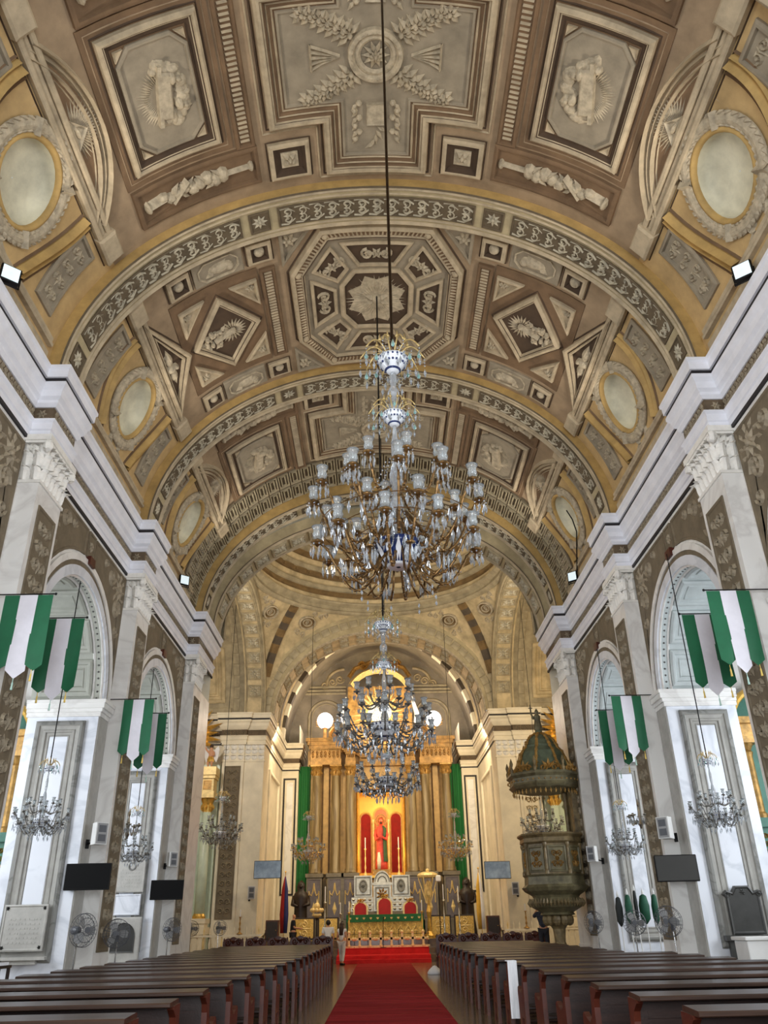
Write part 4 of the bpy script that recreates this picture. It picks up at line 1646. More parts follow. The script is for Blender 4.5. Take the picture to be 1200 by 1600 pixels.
    f.molded(Fs, rect(x0 + .2, x1 - .2, 3.35, 9.25), [(0, 0), (0, .02), (.03, .03)], True, 9, None, 1)
    f.build('marble_panel', 'marble', so)
    f = MB()
    Sm = side_map(s, 5.95)
    f.molded(Sm, rect(44.2, 48.6, 1.2, 9.0), [(0, 0), (0, .08), (.12, .12), (.2, .12), (.25, .02)], True, 9, None, 1)
    f.build('side_panel', 'cream', so)

# pendentives: part of an ellipsoid between the four arches
PC = AB / .70710678
RAD2 = CH * math.sqrt(2)


def pend(r, phi, h=0.0):
    z = SPR + PC * math.sqrt(max(0, 1 - (r / RAD2) ** 2))
    n = Vector((r * math.cos(phi) / RAD2 ** 2, r * math.sin(phi) / RAD2 ** 2, (z - SPR) / PC ** 2)).normalized()
    return (r * math.cos(phi) - n.x * h, CY + r * math.sin(phi) - n.y * h, z - n.z * h)


pm = MB()
nf, nr = 64, 8
for i in range(nf + 1):
    phi = 2 * PI * i / nf + PI / 4
    rmax = CH / max(abs(math.cos(phi)), abs(math.sin(phi)))
    for j in range(nr + 1):
        pm.v.append(pend(CH + (rmax - CH) * j / nr, phi))
for i in range(nf):
    for j in range(nr):
        q = i * (nr + 1) + j
        pm.f.append((q, q + 1, q + nr + 2, q + nr + 1))
dome = struct(pm.build('ceiling_crossing', 'dome_tan', smooth=True))
ZR = SPR + AB
dm = MB()
dm.lathe([(CH, ZR - .1), (CH - .12, ZR - .05), (CH - .22, ZR + .05), (CH - .1, ZR + .12), (CH - .1, ZR + .3), (CH - .34, ZR + .42), (CH - .36, ZR + .52), (CH - .12, ZR + .58)], (0, CY, 0), 72, caps=False)
dm.build('drum_cornice', 'dome_grey', dome)
r0 = CH - .15
steps = 24
for i in range(steps):
    t0, t1 = (i + .02) / (steps + .6) * PI / 2, (i + 1.02) / (steps + .6) * PI / 2
    ra, za = r0 * math.cos(t0), ZR + .55 + 4.6 * math.sin(t0)
    rb, zb = r0 * math.cos(t1), ZR + .55 + 4.6 * math.sin(t1)
    d = .1 if i % 3 != 1 else -.05
    dm = MB()
    bb = len(dm.v)
    pr = [(ra, za), (ra - d, za + .03), (ra + (rb - ra) * .75 - d, za + (zb - za) * .75), (rb + (ra - rb) * .12, zb - (zb - za) * .12), (rb, zb)]
    n_ = 72
    for r, z in pr:
        for k in range(n_):
            a = 2 * PI * k / n_
            dm.v.append((r * math.cos(a), CY + r * math.sin(a), z))
    for q in range(len(pr) - 1):
        for k in range(n_):
            dm.f.append((q * n_ + k, q * n_ + (k + 1) % n_, (q + 1) * n_ + (k + 1) % n_, (q + 1) * n_ + k))
    dm.build('dome_ring', ('dome_tan', 'dome_brown', 'dome_grey')[i % 3], dome)
dm = MB()
dm.lathe([(.95, ZR + 5.0), (.6, ZR + 5.2), (.2, ZR + 5.3)], (0, CY, 0), 24)
dm.build('dome_eye', 'dome_tan', dome)
# coffer blocks round the dome, alternating rings
blk = MB()
blk.molded(ID, rect(-.36, .36, -.13, .13), [(0, -.06), (0, .05), (.04, .06)], True, 2, None, 1)
bs = None
for ring, (t, mt) in enumerate(((.30, 'dome_brown'), (.60, 'dome_brown'))):
    r, z = r0 * math.cos(t), ZR + .6 + 4.6 * math.sin(t)
    nb = 40 if ring == 0 else 32
    for k in range(nb):
        a = 2 * PI * k / nb
        if math.sin(a) < -.25:
            continue
        nrm = Vector((-math.cos(a) * math.cos(t) * 4.6, -math.sin(a) * math.cos(t) * 4.6, -math.sin(t) * r0)).normalized()
        du = Vector((-math.sin(a), math.cos(a), 0))
        dv = nrm.cross(du)
        p = Vector((r * math.cos(a), CY + r * math.sin(a), z))
        mx = Matrix(((du.x, dv.x, nrm.x, p.x), (du.y, dv.y, nrm.y, p.y), (du.z, dv.z, nrm.z, p.z), (0, 0, 0, 1)))
        if bs is None:
            bs = blk.build('dome_block', 'dome_brown', dome, world=False)
            bs.matrix_basis = mx
        else:
            inst(bs, dome, mtx=mx)

# banded diagonal ribs, roundels and scrolls of the far pendentives
for qd, phi in ((0, PI / 4), (1, 3 * PI / 4)):
    nb = 9
    for k in range(nb):
        m = MB()
        ra = CH + .05 + (RAD2 - CH - .35) * k / nb
        rb = CH + .05 + (RAD2 - CH - .35) * (k + 1) / nb
        w0 = .26
        for (rr, d) in ((ra, -1), (ra, 1), (rb, 1), (rb, -1)):
            m.v.append(pend(rr, phi + d * w0 / rr, -.02))
        for (rr, d) in ((ra, -1), (ra, 1), (rb, 1), (rb, -1)):
            m.v.append(pend(rr, phi + d * w0 / rr * .8, .16))
        m.f += [(0, 1, 5, 4), (1, 2, 6, 5), (2, 3, 7, 6), (3, 0, 4, 7), (4, 5, 6, 7)]
        m.build('banded_rib', 'band_dark' if k % 2 else 'dome_brown', dome)
    for d in (-1, 1):
        pc = phi + d * .185
        Mx = lambda u, v, h, pc=pc: pend(6.9 + v * .62, pc + u * .72 / 6.9, h)
        m = MB()
        m.loops(Mx, [(circ(0, 0, .72, .46), 0), (circ(0, 0, .7, .45), .14), (circ(0, 0, .6, .38), .16), (circ(0, 0, .56, .35), .04)])
        m.loops(Mx, [(circ(0, 0, .4, .25), .03), (circ(0, 0, .39, .245), .1), (circ(0, 0, .33, .2), .1), (circ(0, 0, .3, .18), .03)])
        m.rosette(Mx, 0, 0, .2, 8, .1, .03)
        rd_ = m.build('roundel', 'vault_relief', dome)
        m = MB()
        m.loops(Mx, [(circ(0, 0, .58, .36), .03), (circ(0, 0, .01, .01), .03)])
        m.build('roundel_field', 'dome_brown', rd_)
        m = MB()
        for (uu, vv) in ((-.5 * d, .7), (.0 * d, .8), (.4 * d, -.62), (.95 * d, -.5), (1.35 * d, -.66)):
            m.spiral(Mx, uu, vv, .2, 1.4, 0, d, .08, .07)
            for e in range(3):
                m.leaf(Mx, uu, vv, e * 2.1, .3, .12, .06)
        m.build('scroll_relief', 'vault_relief', dome)

# sanctuary arch: face ring of square blocks, rosetted soffit
SA, SB = 5.6, 4.5
SAM = ell_map(SA, SB, SPR)
ring = MB()
n = 48
for k in range(n + 1):
    t = PI * k / n
    ring.v.append((-SA * math.cos(t), 42.25, SPR + SB * math.sin(t)))
    ring.v.append((-(CH + .1) * math.cos(t), 42.25, SPR + (AB + .12) * math.sin(t)))
for k in range(n):
    ring.f.append((2 * k, 2 * k + 1, 2 * k + 3, 2 * k + 2))
sar = struct(ring.build('trim_1', 'rib_stone'))
a = MB()
a.grid(SAM, -SAM.half, SAM.half, 42.25, 44.6, 48, 2)
sas = a.build('arch_soffit', 'dome_tan', sar, smooth=True)
blk = MB()
blk.molded(ID, rect(-.22, .22, -.2, .2), [(0, -.02), (0, .04), (.04, .06)], True, 2, None, 1)
bs = None
nb = 34
for k in range(nb):
    t = PI * (k + .5) / nb
    ra, rb = SA + .36, SB + .5
    p = Vector((-ra * math.cos(t), 42.25, SPR + rb * math.sin(t)))
    d = Vector((ra * math.sin(t), 0, rb * math.cos(t))).normalized()
    nrm = Vector((0, -1, 0))
    dv = nrm.cross(d)
    mx = Matrix(((d.x, dv.x, nrm.x, p.x), (d.y, dv.y, nrm.y, p.y), (d.z, dv.z, nrm.z, p.z), (0, 0, 0, 1)))
    if bs is None:
        bs = blk.build('arch_block', 'dome_grey', sar, world=False)
        bs.matrix_basis = mx
    else:
        inst(bs, sar, mtx=mx)
ed = MB()
for yy in (42.32, 42.5, 44.4):
    ed.stroke(SAM, [(-SAM.half + 2 * SAM.half * k / 48, yy) for k in range(49)], .12, .06)
ed.build('edge_moulding', 'vault_relief', sas)
nn = 15
rosette_squares(SAM, sas, [(-SAM.half + .6 + (2 * SAM.half - 1.2) * (k + .5) / nn) for k in range(nn)], 43.0, .8)
rosette_squares(SAM, sas, [(-SAM.half + .6 + (2 * SAM.half - 1.2) * (k + .5) / nn) for k in range(nn)], 43.9, .8)

# apse vault, banded rib, back wall
PM_ = ell_map(5.95, 6.7, SPR)
a = MB()
a.grid(PM_, -PM_.half, PM_.half, 44.6, 53.2, 40, 6)
a.grid(lambda u, v, h: (u, 44.6, v), -6, 6, SPR + SB, 19, 2, 2)
av = struct(a.build('ceiling_sanctuary', 'apse_grey', smooth=True))
BM = ell_map(5.75, 6.35, SPR)
nb = 26
for k in range(nb):
    m = MB()
    s0 = -BM.half + 2 * BM.half * k / nb
    s1 = -BM.half + 2 * BM.half * (k + 1) / nb
    m.grid(BM, s0, s1, 49.0, 49.6, 2, 1)
    m.grid(lambda u, v, h: BM(u, 49.0, -v), s0, s1, 0, .4, 2, 1)
    m.build('banded_rib', 'band_dark' if k % 2 else 'cream', av)
for yy in (46.2, 47.8):
    p = MB()
    BM2 = ell_map(5.85, 6.6, SPR)
    p.stroke(BM2, [(-BM2.half + 2 * BM2.half * k / 40, yy) for k in range(41)], .3, .08)
    p.build('vault_rib', 'dome_tan', av)
bw = MB()
n = 40
bw.grid(face_map(53.2), -6, 6, 0, SPR, 6, 6)
for k in range(n):
    t0, t1 = PI * k / n, PI * (k + 1) / n
    bb = len(bw.v)
    for t in (t0, t1):
        bw.v.extend([(-5.95 * math.cos(t), 53.2, SPR), (-5.95 * math.cos(t), 53.2, SPR + 6.7 * math.sin(t))])
    bw.f.append((bb, bb + 1, bb + 3, bb + 2))
back = struct(bw.build('wall_far', 'apse_grey'))
FB = face_map(53.2)
for s in (-1, 1):
    m = MB()
    pts = lambda r: [(s * 3.5 - r * math.cos(PI * k / 16), 13.7 + r * math.sin(PI * k / 16)) for k in range(17)]
    for r, wd, h in ((1.15, .16, .1), (.95, .08, .06)):
        m.stroke(FB, [(s * 3.5 - r, 11.6)] + pts(r) + [(s * 3.5 + r, 11.6)], wd, h)
    m.build('niche_arch', 'dome_grey', back)
    m = MB()
    for z, h in ((15.25, .1), (15.45, .16), (15.7, .08)):
        m.molded(FB, rect(*sorted((s * 2.2, s * 4.9)), z, z + .12), [(0, 0), (0, h)], True, 9, None, 1)
    m.build('wall_moulding', 'dome_grey', back)
    m = MB()
    for k in range(3):
        m.spiral(FB, s * (2.6 + k * .5), 16.3 - k * .2, .3, 1.5, 0, s, .12, .08)
    m.stroke(FB, [(s * 2.3 + s * 1.2 * math.sin(q * .2), 16.0 + 1.0 * math.cos(q * .2)) for q in range(9)], .2, .1)
    m.build('wall_scroll', 'dome_tan', back)

# altar steps
st = MB()
st.box(-5.9, 5.9, 42.0, 53.2, 0, .3)
st.box(-5.9, 5.9, 42.9, 53.2, .3, .55)
st.box(-5.9, 5.9, 44.4, 53.2, .55, .9)
stp = struct(st.build('floor_sanctuary', 'floor'))
st = MB()
for s in (-1, 1):
    st.box(*sorted((s * 5.92, s * 13.5)), 39.6, 42.3, 0, .4)
struct(st.build('floor_transept', 'floor'))
cs = MB()
cs.box(-2.15, 2.15, 41.25, 41.99, 0, .16)
cs.box(-2.15, 2.15, 41.6, 41.99, .16, .3)
cs.box(-2.15, 2.15, 41.97, 42.88, .3, .32)
cs.box(-2.15, 2.15, 42.86, 42.9, .3, .57)
cs.box(-2.15, 2.15, 42.86, 44.4, .55, .57)
o = cs.build('step_carpet', 'carpet_step')
tag(o, 'bright red carpet covering the altar steps at the end of the aisle', 'carpet')

# ================================================================== THINGS: pews
def octa(m, c, r, hz):
    x, y, z = c
    return m.add([(x + r, y, z), (x, y + r, z), (x - r, y, z), (x, y - r, z), (x, y, z + hz), (x, y, z - hz)],
                 [(0, 1, 4), (1, 2, 4), (2, 3, 4), (3, 0, 4), (1, 0, 5), (2, 1, 5), (3, 2, 5), (0, 3, 5)])


def prism(m, poly, axis, a0, a1):
    """extrude a polygon given in the other two axes along axis"""
    n = len(poly)
    def P(p, q):
        if axis == 'x':
            return (q, p[0], p[1])
        if axis == 'y':
            return (p[0], q, p[1])
        return (p[0], p[1], q)
    return m.add([P(p, a0) for p in poly] + [P(p, a1) for p in poly],
                 [tuple(range(n))[::-1], tuple(range(n, 2 * n))] + [(i, (i + 1) % n, n + (i + 1) % n, n + i) for i in range(n)])


PL = 3.75
END = [(-.07, 0), (.05, 0), (.07, .12), (.07, .3), (.34, .3), (.36, .12), (.38, 0), (.5, 0), (.48, .2), (.5, .44), (.54, .62), (.52, .68), (.46, .7), (.38, .66),
       (.2, .62), (.1, .68), (.06, .78), (.05, .965), (-.2, .955), (-.22, .93), (-.1, .86), (-.07, .78)]


def make_pew():
    t = thing('pew', 'dark pew', 'pew')
    m = MB()
    prism(m, [(.05, .965), (.045, 1.0), (.015, 1.005), (-.3, .99), (-.312, .98), (-.312, .958), (-.3, .95), (.02, .955)], 'x', .015, PL - .015)
    m.build('book_ledge', 'pew_top', t, False)
    m = MB()
    m.box(.05, PL - .05, -.03, .01, .5, .95)
    m.box(.05, PL - .05, -.045, -.03, .8, .92)
    m.box(.05, PL - .05, -.045, -.03, .5, .58)
    for k in range(6):
        x = .05 + (PL - .18) * k / 5
        m.box(x, x + .08, -.045, -.03, .58, .8)
    m.build('backrest', 'pew_wood', t, False)
    m = MB()
    m.bbox(.05, PL - .05, .0, .47, .42, .465, .01)
    m.build('seat', 'pew_wood', t, False)
    e = None
    for x in (0, PL / 2, PL - .06):
        if e is None:
            m = MB()
            prism(m, END, 'x', 0, .06)
            e = m.build('end_panel', 'pew_red', t, False)
        else:
            inst(e, t, (x, 0, 0))
    m = MB()
    m.bbox(.2, PL - .2, -.52, -.32, .17, .21, .01)
    for x in (.24, PL / 2, PL - .3):
        m.box(x, x + .05, -.5, -.34, 0, .17)
        m.box(x, x + .05, -.34, -.02, .04, .1)
    m.build('kneeler', 'pew_wood', t, False)
    return t


proto = make_pew()
first = True
PEWY = {1: [5.75 + 1.36 * k for k in range(19)], -1: [6.15 + 1.36 * k for k in range(19)]}
for s in (1, -1):
    for k, y in enumerate(PEWY[s]):
        o = proto if first else copy_tree(proto)
        first = False
        xi = 2.12 - .3 * min(1, max(0, (y - 7) / 13))
        o.location = (xi if s > 0 else -xi - PL, y, 0)
        if s > 0 and y > 19:
            o.scale = (.83, 1, 1)
        nm = ORD[k] if k else 'nearest'
        o['label'] = 'dark wooden pew right of the red carpet, %s%s' % (nm, ' to the camera' if k == 0 else ' row from the camera') if s > 0 else \
            'dark wooden pew left of the red carpet, %s%s' % (nm, ' to the camera' if k == 0 else ' row from the camera')
        o['group'] = 'pews %s of the aisle' % SIDE[s]

# row of carved chairs before the altar steps
def make_chair():
    t = thing('carved_chair', 'carved chair', 'chair')
    m = MB()
    pts = [(0, .55)]
    for k in range(21):
        u = k / 20
        pts.append((.74 * u, 1.02 + .1 * math.sin(PI * u) + .035 * abs(math.sin(3 * PI * u))))
    pts.append((.74, .55))
    prism(m, pts, 'y', -.03, .03)
    bk = m.build('backrest', 'pew_red', t, False)
    q = MB()
    Fm = face_map(-.03)
    for d in (-1, 1):
        q.spiral(Fm, .37 + d * .2, .98, .1, 1.4, 0, d, .04, .03)
        q.leaf(Fm, .37, .98, PI / 2 + d * .9, .22, .08, .04)
    q.rosette(Fm, .37, 1.0, .08, 6, .05)
    q.build('crest_carving', 'pew_red', bk, False)
    m = MB()
    m.bbox(.02, .72, -.03, .5, .43, .49, .02)
    m.build('seat', 'velvet_red', t, False)
    lg = None
    for x, y, h in ((.04, 0, 1.12), (.7, 0, 1.12), (.04, .46, .7), (.7, .46, .7)):
        if lg is None or h != lh:
            m = MB()
            m.lathe([(.03, 0), (.022, .1), (.032, .2), (.024, .34), (.034, .46), (.022, h - .14), (.032, h - .05), (.012, h)], (0, 0, 0), 8)
            lg = m.build('leg', 'pew_red', t, False)
            lg.location = (x, y, 0)
            lh = h
        else:
            inst(lg, t, (x, y, 0))
    for x in (.04, .7):
        m = MB()
        m.tube([(x, 0, .7), (x, .25, .72), (x, .5, .69)], .025, 6)
        m.build('armrest', 'pew_red', t, False)
    return t


cp = make_chair()
first = True
ORD2 = ['next to the aisle', 'second from the aisle', 'third from the aisle', 'fourth from the aisle', 'outermost']
for s in (-1, 1):
    for k in range(5):
        o = cp if first else copy_tree(cp)
        first = False
        o.scale = (1, 1, 1.1)
        x = s * (1.85 + k * .8) - (.74 if s < 0 else 0)
        o.location = (x, 32.6, 0)
        o['label'] = 'carved red-brown chair behind the %s pews, %s' % (SIDE[s], ORD2[k])
        o['group'] = 'carved chairs before the altar steps'

# ================================================================== chandeliers
CH_MESH = {}


def mesh_part(key, builder, mt, smooth=True):
    if key not in CH_MESH:
        m = MB()
        builder(m)
        me = bpy.data.meshes.new(key)
        me.from_pydata(m.v, [], m.f)
        me.materials.append(MATS[mt])
        if smooth:
            me.polygons.foreach_set('use_smooth', [True] * len(me.polygons))
        CH_MESH[key] = me
    return CH_MESH[key]


def put(name, me, parent, loc=(0, 0, 0), rz=0.0, sc=1.0):
    o = bpy.data.objects.new(name, me)
    COL.objects.link(o)
    o.parent = parent
    o.location = loc
    o.rotation_euler = (0, 0, rz)
    o.scale = (sc, sc, sc)
    if name in STUFF:
        o['kind'] = 'stuff'
    return o


STUFF = ('crystal_curtain', 'white_pattern', 'crystal_drops', 'teal_drops', 'blue_pattern', 'bead_string', 'pendant', 'crown')


def b_arm(dip, rise, r1, n=12, rad=.016):
    def f(m):
        pts = []
        for i in range(n + 1):
            t = i / n
            r = .12 + (r1 - .12) * (t ** .85)
            z = -dip * math.sin(PI * min(1, t * 1.15)) * (1 if t < .87 else 1) + rise * max(0, (t - .62) / .38) ** 2
            pts.append((r, 0, z))
        m.tube(pts, rad, 5)
        # rope-like beads on the arm
        for i in range(1, n):
            p = pts[i]
            m.sphere(p, rad * 1.55, 5, 3)
        m.lathe([(.01, -.05), (.035, -.02), (.075, .0), (.08, .015), (.03, .02), (.025, .05)], (r1, 0, rise), 10)
    return f


def b_shade(r1, rise):
    return lambda m: m.lathe([(.02, .05), (.05, .065), (.062, .1), (.05, .15), (.058, .18), (.078, .215), (.07, .212), (.044, .15), (.03, .08)], (r1, 0, rise), 12, caps=False)


def b_drops(r1, rise, ln=.1):
    def f(m):
        for k in range(7):
            a = 2 * PI * k / 7
            octa(m, (r1 + .075 * math.cos(a), .075 * math.sin(a), rise - .03), .012, .014)
            octa(m, (r1 + .075 * math.cos(a), .075 * math.sin(a), rise - .06 - ln / 2), .018, ln / 2)
    return f


def b_crown(m):
    for k in range(10):
        a = 2 * PI * k / 10
        pts = []
        for i in range(9):
            t = i / 8
            r = .06 + .36 * t
            z = .26 * math.sin(PI * (t * .82 + .08)) - .02 * t
            pts.append((r * math.cos(a), r * math.sin(a), z))
        m.tube(pts, .011, 5)
        m.lathe([(.01, 0), (.03, .02), (.012, .06), (.004, .12)], (.2 * math.cos(a), .2 * math.sin(a), .25), 6)


def b_crown_drops(m):
    for k in range(10):
        a = 2 * PI * k / 10
        for rr, zz in ((.42, .05), (.3, .06), (.2, .1)):
            x, y = rr * math.cos(a), rr * math.sin(a)
            for j in range(3):
                octa(m, (x, y, zz - .05 * j - .02), .011, .018)
            octa(m, (x, y, zz - .24), .02, .07)


def b_teal(m):
    for k in range(10):
        a = 2 * PI * (k + .5) / 10
        m.lathe([(.003, .05), (.02, 0), (.03, -.03), (.02, -.06), (.002, -.075)], (.36 * math.cos(a), .36 * math.sin(a), -.12 + .16 * (k % 2)), 6)


def b_bowl(m):
    m.lathe([(.02, -.17), (.07, -.165), (.09, -.14), (.15, -.07), (.2, .02), (.215, .06), (.2, .06), (.13, -.03), (.03, -.08)], (0, 0, 0), 20,
            fn=lambda t, r, z: r * (1 + .07 * math.sin(10 * t) * max(0, z + .08) / .14))


def b_bowl_blue(m):
    m.lathe([(.092, -.142), (.112, -.121), (.106, -.12), (.088, -.138)], (0, 0, 0), 20)
    for k in range(20):
        a = 2 * PI * k / 20
        m.sphere((.17 * math.cos(a), .17 * math.sin(a), -.04), .02, 5, 3)
        m.sphere((.2 * math.cos(a), .2 * math.sin(a), .035), .018, 5, 3)


def b_stem(m):
    m.lathe([(.01, 0), (.05, .02), (.09, .1), (.06, .17), (.04, .2), (.075, .26), (.085, .34), (.06, .4), (.035, .44), (.05, .5), (.05, .6), (.03, .66), (.02, .8)], (0, 0, 0), 12)


def b_beads(r0, z0, r1, z1, n, sag):
    def f(m):
        for i in range(n):
            t = (i + .5) / n
            octa(m, (r0 + (r1 - r0) * t, 0, z0 + (z1 - z0) * t - sag * math.sin(PI * t)), .011, .016)
    return f


def chandelier(label, loc, S, ztop, tiers, crowns, bead=True, arm_mat='bronze', cat='chandelier', group='crystal chandeliers', cable_mat='black', nhang=10, cable_r=.012):
    """loc = hub of the main tier; tiers: (z, radius, dip, rise, count, phase); crowns: (z, scale)"""
    t = thing('chandelier', label, cat, loc, 0, group)
    k0 = 'x'.join('%g' % v for v in (S,))
    top = max(z for z, _ in crowns) if crowns else .5
    m = MB()
    m.tube([(0, 0, top * S + .22 * S), (0, 0, ztop - loc[2])], cable_r, 6)
    m.build('cable', cable_mat, t, False)
    m = MB()
    for k in range(5):
        m.tube([(.02 * S * math.cos(k), .02 * S * math.sin(k), (top + .1 + k * .07) * S), (-.02 * S * math.cos(k), -.02 * S * math.sin(k), (top + .17 + k * .07) * S)], .018 * S, 6)
    m.build('hook_chain', 'dark_bronze', t, False)
    # stems between the hub and the crowns
    zs = [0.0] + sorted(z for z, _ in crowns)
    for a, b in zip(zs[:-1], zs[1:]):
        o = put('glass_stem', mesh_part('stem', b_stem, 'crystal'), t, (0, 0, a * S))
        o.scale = (S, S, (b - a) / .82 * S)
    for z, sc in crowns:
        cr = put('crown', mesh_part('crown', b_crown, 'gilt_crown'), t, (0, 0, z * S), 0, S * sc)
        put('crystal_drops', mesh_part('crown_drops', b_crown_drops, 'crystal', False), cr)
        put('teal_drops', mesh_part('teal', b_teal, 'crystal_teal'), cr)
        bw_ = put('porcelain_bowl', mesh_part('bowl', b_bowl, 'porcelain'), t, (0, 0, (z - .02) * S), 0, S * sc * .95)
        put('blue_pattern', mesh_part('bowl_blue', b_bowl_blue, 'porcelain_blue'), bw_)
    hb = put('hub_bowl', mesh_part('bowl_hub', b_bowl, 'porcelain_blue') if S == 1.0 else mesh_part('bowl', b_bowl, 'porcelain'), t, (0, 0, (-.42 if S == 1.0 else -.05) * S), 0, S * (1.35 if S == 1.0 else 1.5))
    if S == 1.0:
        put('glass_stem', mesh_part('stem', b_stem, 'crystal'), t, (0, 0, -.5), 0, 1).scale = (1.2, 1.2, .62)
    put('white_pattern' if S == 1.0 else 'blue_pattern', mesh_part('bowl_white', lambda m: [m.leaf(lambda u, v, h: ((.205 + v * .55 + h) * math.cos(u), (.205 + v * .55 + h) * math.sin(u), v), a_ * PI / 6, -.1, PI / 2 + d_, .15, .2, .02) for a_ in range(12) for d_ in (-1.2, 0, 1.2)] and m.lathe([(.09, -.17), (.1, -.165), (.105, -.15), (.095, -.15)], (0, 0, 0), 20), 'porcelain') if S == 1.0 else mesh_part('bowl_blue', b_bowl_blue, 'porcelain_blue'), hb)
    put('crystal_curtain', mesh_part('curtain', lambda m: [octa(m, (rr_ * math.cos(2 * PI * q_ / nn_), rr_ * math.sin(2 * PI * q_ / nn_), zz_ - .11 * (q_ % 2)), .022, .085) for rr_, nn_, zz_ in ((.28, 14, -.34), (.5, 22, -.4), (.78, 30, -.34), (.95, 34, -.22)) for q_ in range(nn_)], 'crystal', False), t, (0, 0, 0), 0, S)
    m = MB()
    for rr_, zz_ in ((.5, -.3), (.78, -.24), (.95, -.12)):
        m.tube([(rr_ * S * math.cos(q_ * PI / 18), rr_ * S * math.sin(q_ * PI / 18), zz_ * S) for q_ in range(37)], .007 * S, 4, False)
    m.build('crystal_ring', arm_mat, t, False)
    for (z, r, dip, rise, n, ph) in tiers:
        key = 'arm%g_%g_%g' % (r, dip, rise)
        for k in range(n):
            a = 2 * PI * k / n + ph
            am = put('arm', mesh_part(key + arm_mat, b_arm(dip, rise, r), arm_mat), t, (0, 0, z * S), a, S)
            put('glass_shade', mesh_part(key + 'sh', b_shade(r, rise), 'frost_glass'), am)
            put('crystal_drops', mesh_part(key + 'dr', b_drops(r, rise, .13), 'crystal', False), am)
            if bead:
                put('bead_string', mesh_part(key + 'bd', b_beads(.12, .42, r * .8, -dip * .6, 18, .2), 'crystal', False), am)
    # pendants under the hub
    for k in range(nhang):
        a = 2 * PI * k / nhang
        put('pendant', mesh_part('pend', lambda m: [octa(m, (.3 + .12 * (j % 2), 0, -.22 - .07 * j), .016, .03) for j in range(5)] + [octa(m, (.36, 0, -.66), .03, .1)], 'crystal', False), t, (0, 0, 0), a, S)
    return t


big_t = [(.42, .62, .18, .22, 8, .2), (.08, 1.04, .52, .16, 12, 0), (-.1, .78, .42, .06, 8, .3), (-.42, .98, .42, .04, 10, .15)]
o = chandelier('huge tiered crystal and gilt chandelier hanging nearest the camera in mid-nave', (.12, 8.85, 6.05), 1.0, 17.0, big_t, [(1.52, .8), (2.42, 1.05)], arm_mat='bronze', cable_mat='dark_bronze', cable_r=.022)
# lower hooks with long prisms on the big one
for k in range(8):
    a = 2 * PI * k / 8 + .2
    def hk(m):
        m.tube([(.2, 0, -.4), (.3, 0, -.78), (.45, 0, -.9), (.58, 0, -.8), (.62, 0, -.62)], .015, 5)
        m.lathe([(.01, -.62), (.06, -.6), (.02, -.58)], (.62, 0, 0), 8)
    hko = put('lower_hook', mesh_part('bighook', hk, 'bronze'), o, (0, 0, 0), a, 1)
    put('crystal_drops', mesh_part('hookdrop', lambda m: [octa(m, (.62 + .06 * math.cos(j * 1.05), .06 * math.sin(j * 1.05), -.74), .018, .1) for j in range(6)] + [octa(m, (.45, 0, -1.0 - .08 * j), .016, .035) for j in range(2)], 'crystal', False), hko)
mid_t = [(.5, .6, .1, .2, 8, .2), (.1, .95, .3, .15, 12, 0), (-.2, 1.02, .3, .02, 12, .2)]
chandelier('large crystal chandelier on a black cable from the star rosette, behind the biggest one', (0.0, 16.8, 5.25), .98, 17.0, mid_t, [(1.35, .7), (2.25, .95)], cable_r=.02, arm_mat='pewter', nhang=14)
chandelier('lowest central crystal chandelier hanging in front of the altar niche', (.12, 24.0, 5.3), .9, 17.0, mid_t[1:], [(.75, .8)], arm_mat='pewter', nhang=16)
side_t = [(.34, .6, .1, .22, 8, .2), (.04, 1.0, .32, .16, 10, 0), (-.2, .8, .3, .05, 10, .3)]
for (nm, x, y, z) in (('by the nearest left side arch', -6.86, 16.94, 3.55), ('by the nearest right side arch', 6.62, 16.94, 3.45),
                      ('by the second left side arch, near the dark round niche', -6.95, 23.97, 3.5), ('by the second right side arch, above the furled flags', 6.7, 23.97, 3.42)):
    chandelier('small crystal chandelier ' + nm, (x, y, z), .52, 9.1, side_t, [(.95, .0001), (1.95, .95)] if False else [(1.95, .95)], arm_mat='pewter')
for s in (-1, 1):
    chandelier('crystal chandelier in the %s transept %s' % (SIDE[s], 'before the mint columns' if s < 0 else 'behind the pulpit'), (s * 7.15 + .0, 38.0, 5.3), .92, 16.15, side_t, [(1.6, .9)], arm_mat='pewter')
    chandelier('golden-looking crystal chandelier hung at the %s side of the sanctuary' % SIDE[s], (s * 3.55, 41.6, 4.75), .78, 16.65, side_t, [(2.0, .9)], arm_mat='gilt')
# wall brackets of crystal on the pilaster edges
for s in (-1, 1):
    t = thing('wall_sconce', 'crystal wall bracket on the %s pilaster beside the %s' % (SIDE[s], 'second left chandelier' if s < 0 else 'second right chandelier'), 'sconce', (s * 6.3, 21.0, 3.75))
    m = MB()
    m.lathe([(.02, -.2), (.06, -.1), (.03, 0), (.05, .1), (.02, .3), (.04, .36), (.005, .5)], (0, 0, 0), 8)
    m.build('stem', 'silver', t, False)
    for k in range(5):
        am = put('arm', mesh_part('sconcearm', b_arm(.1, .1, .26), 'silver'), t, (0, 0, 0), k * 1.256, 1)
        put('crystal_drops', mesh_part('sconcedr', b_drops(.26, .1, .14), 'crystal', False), am)


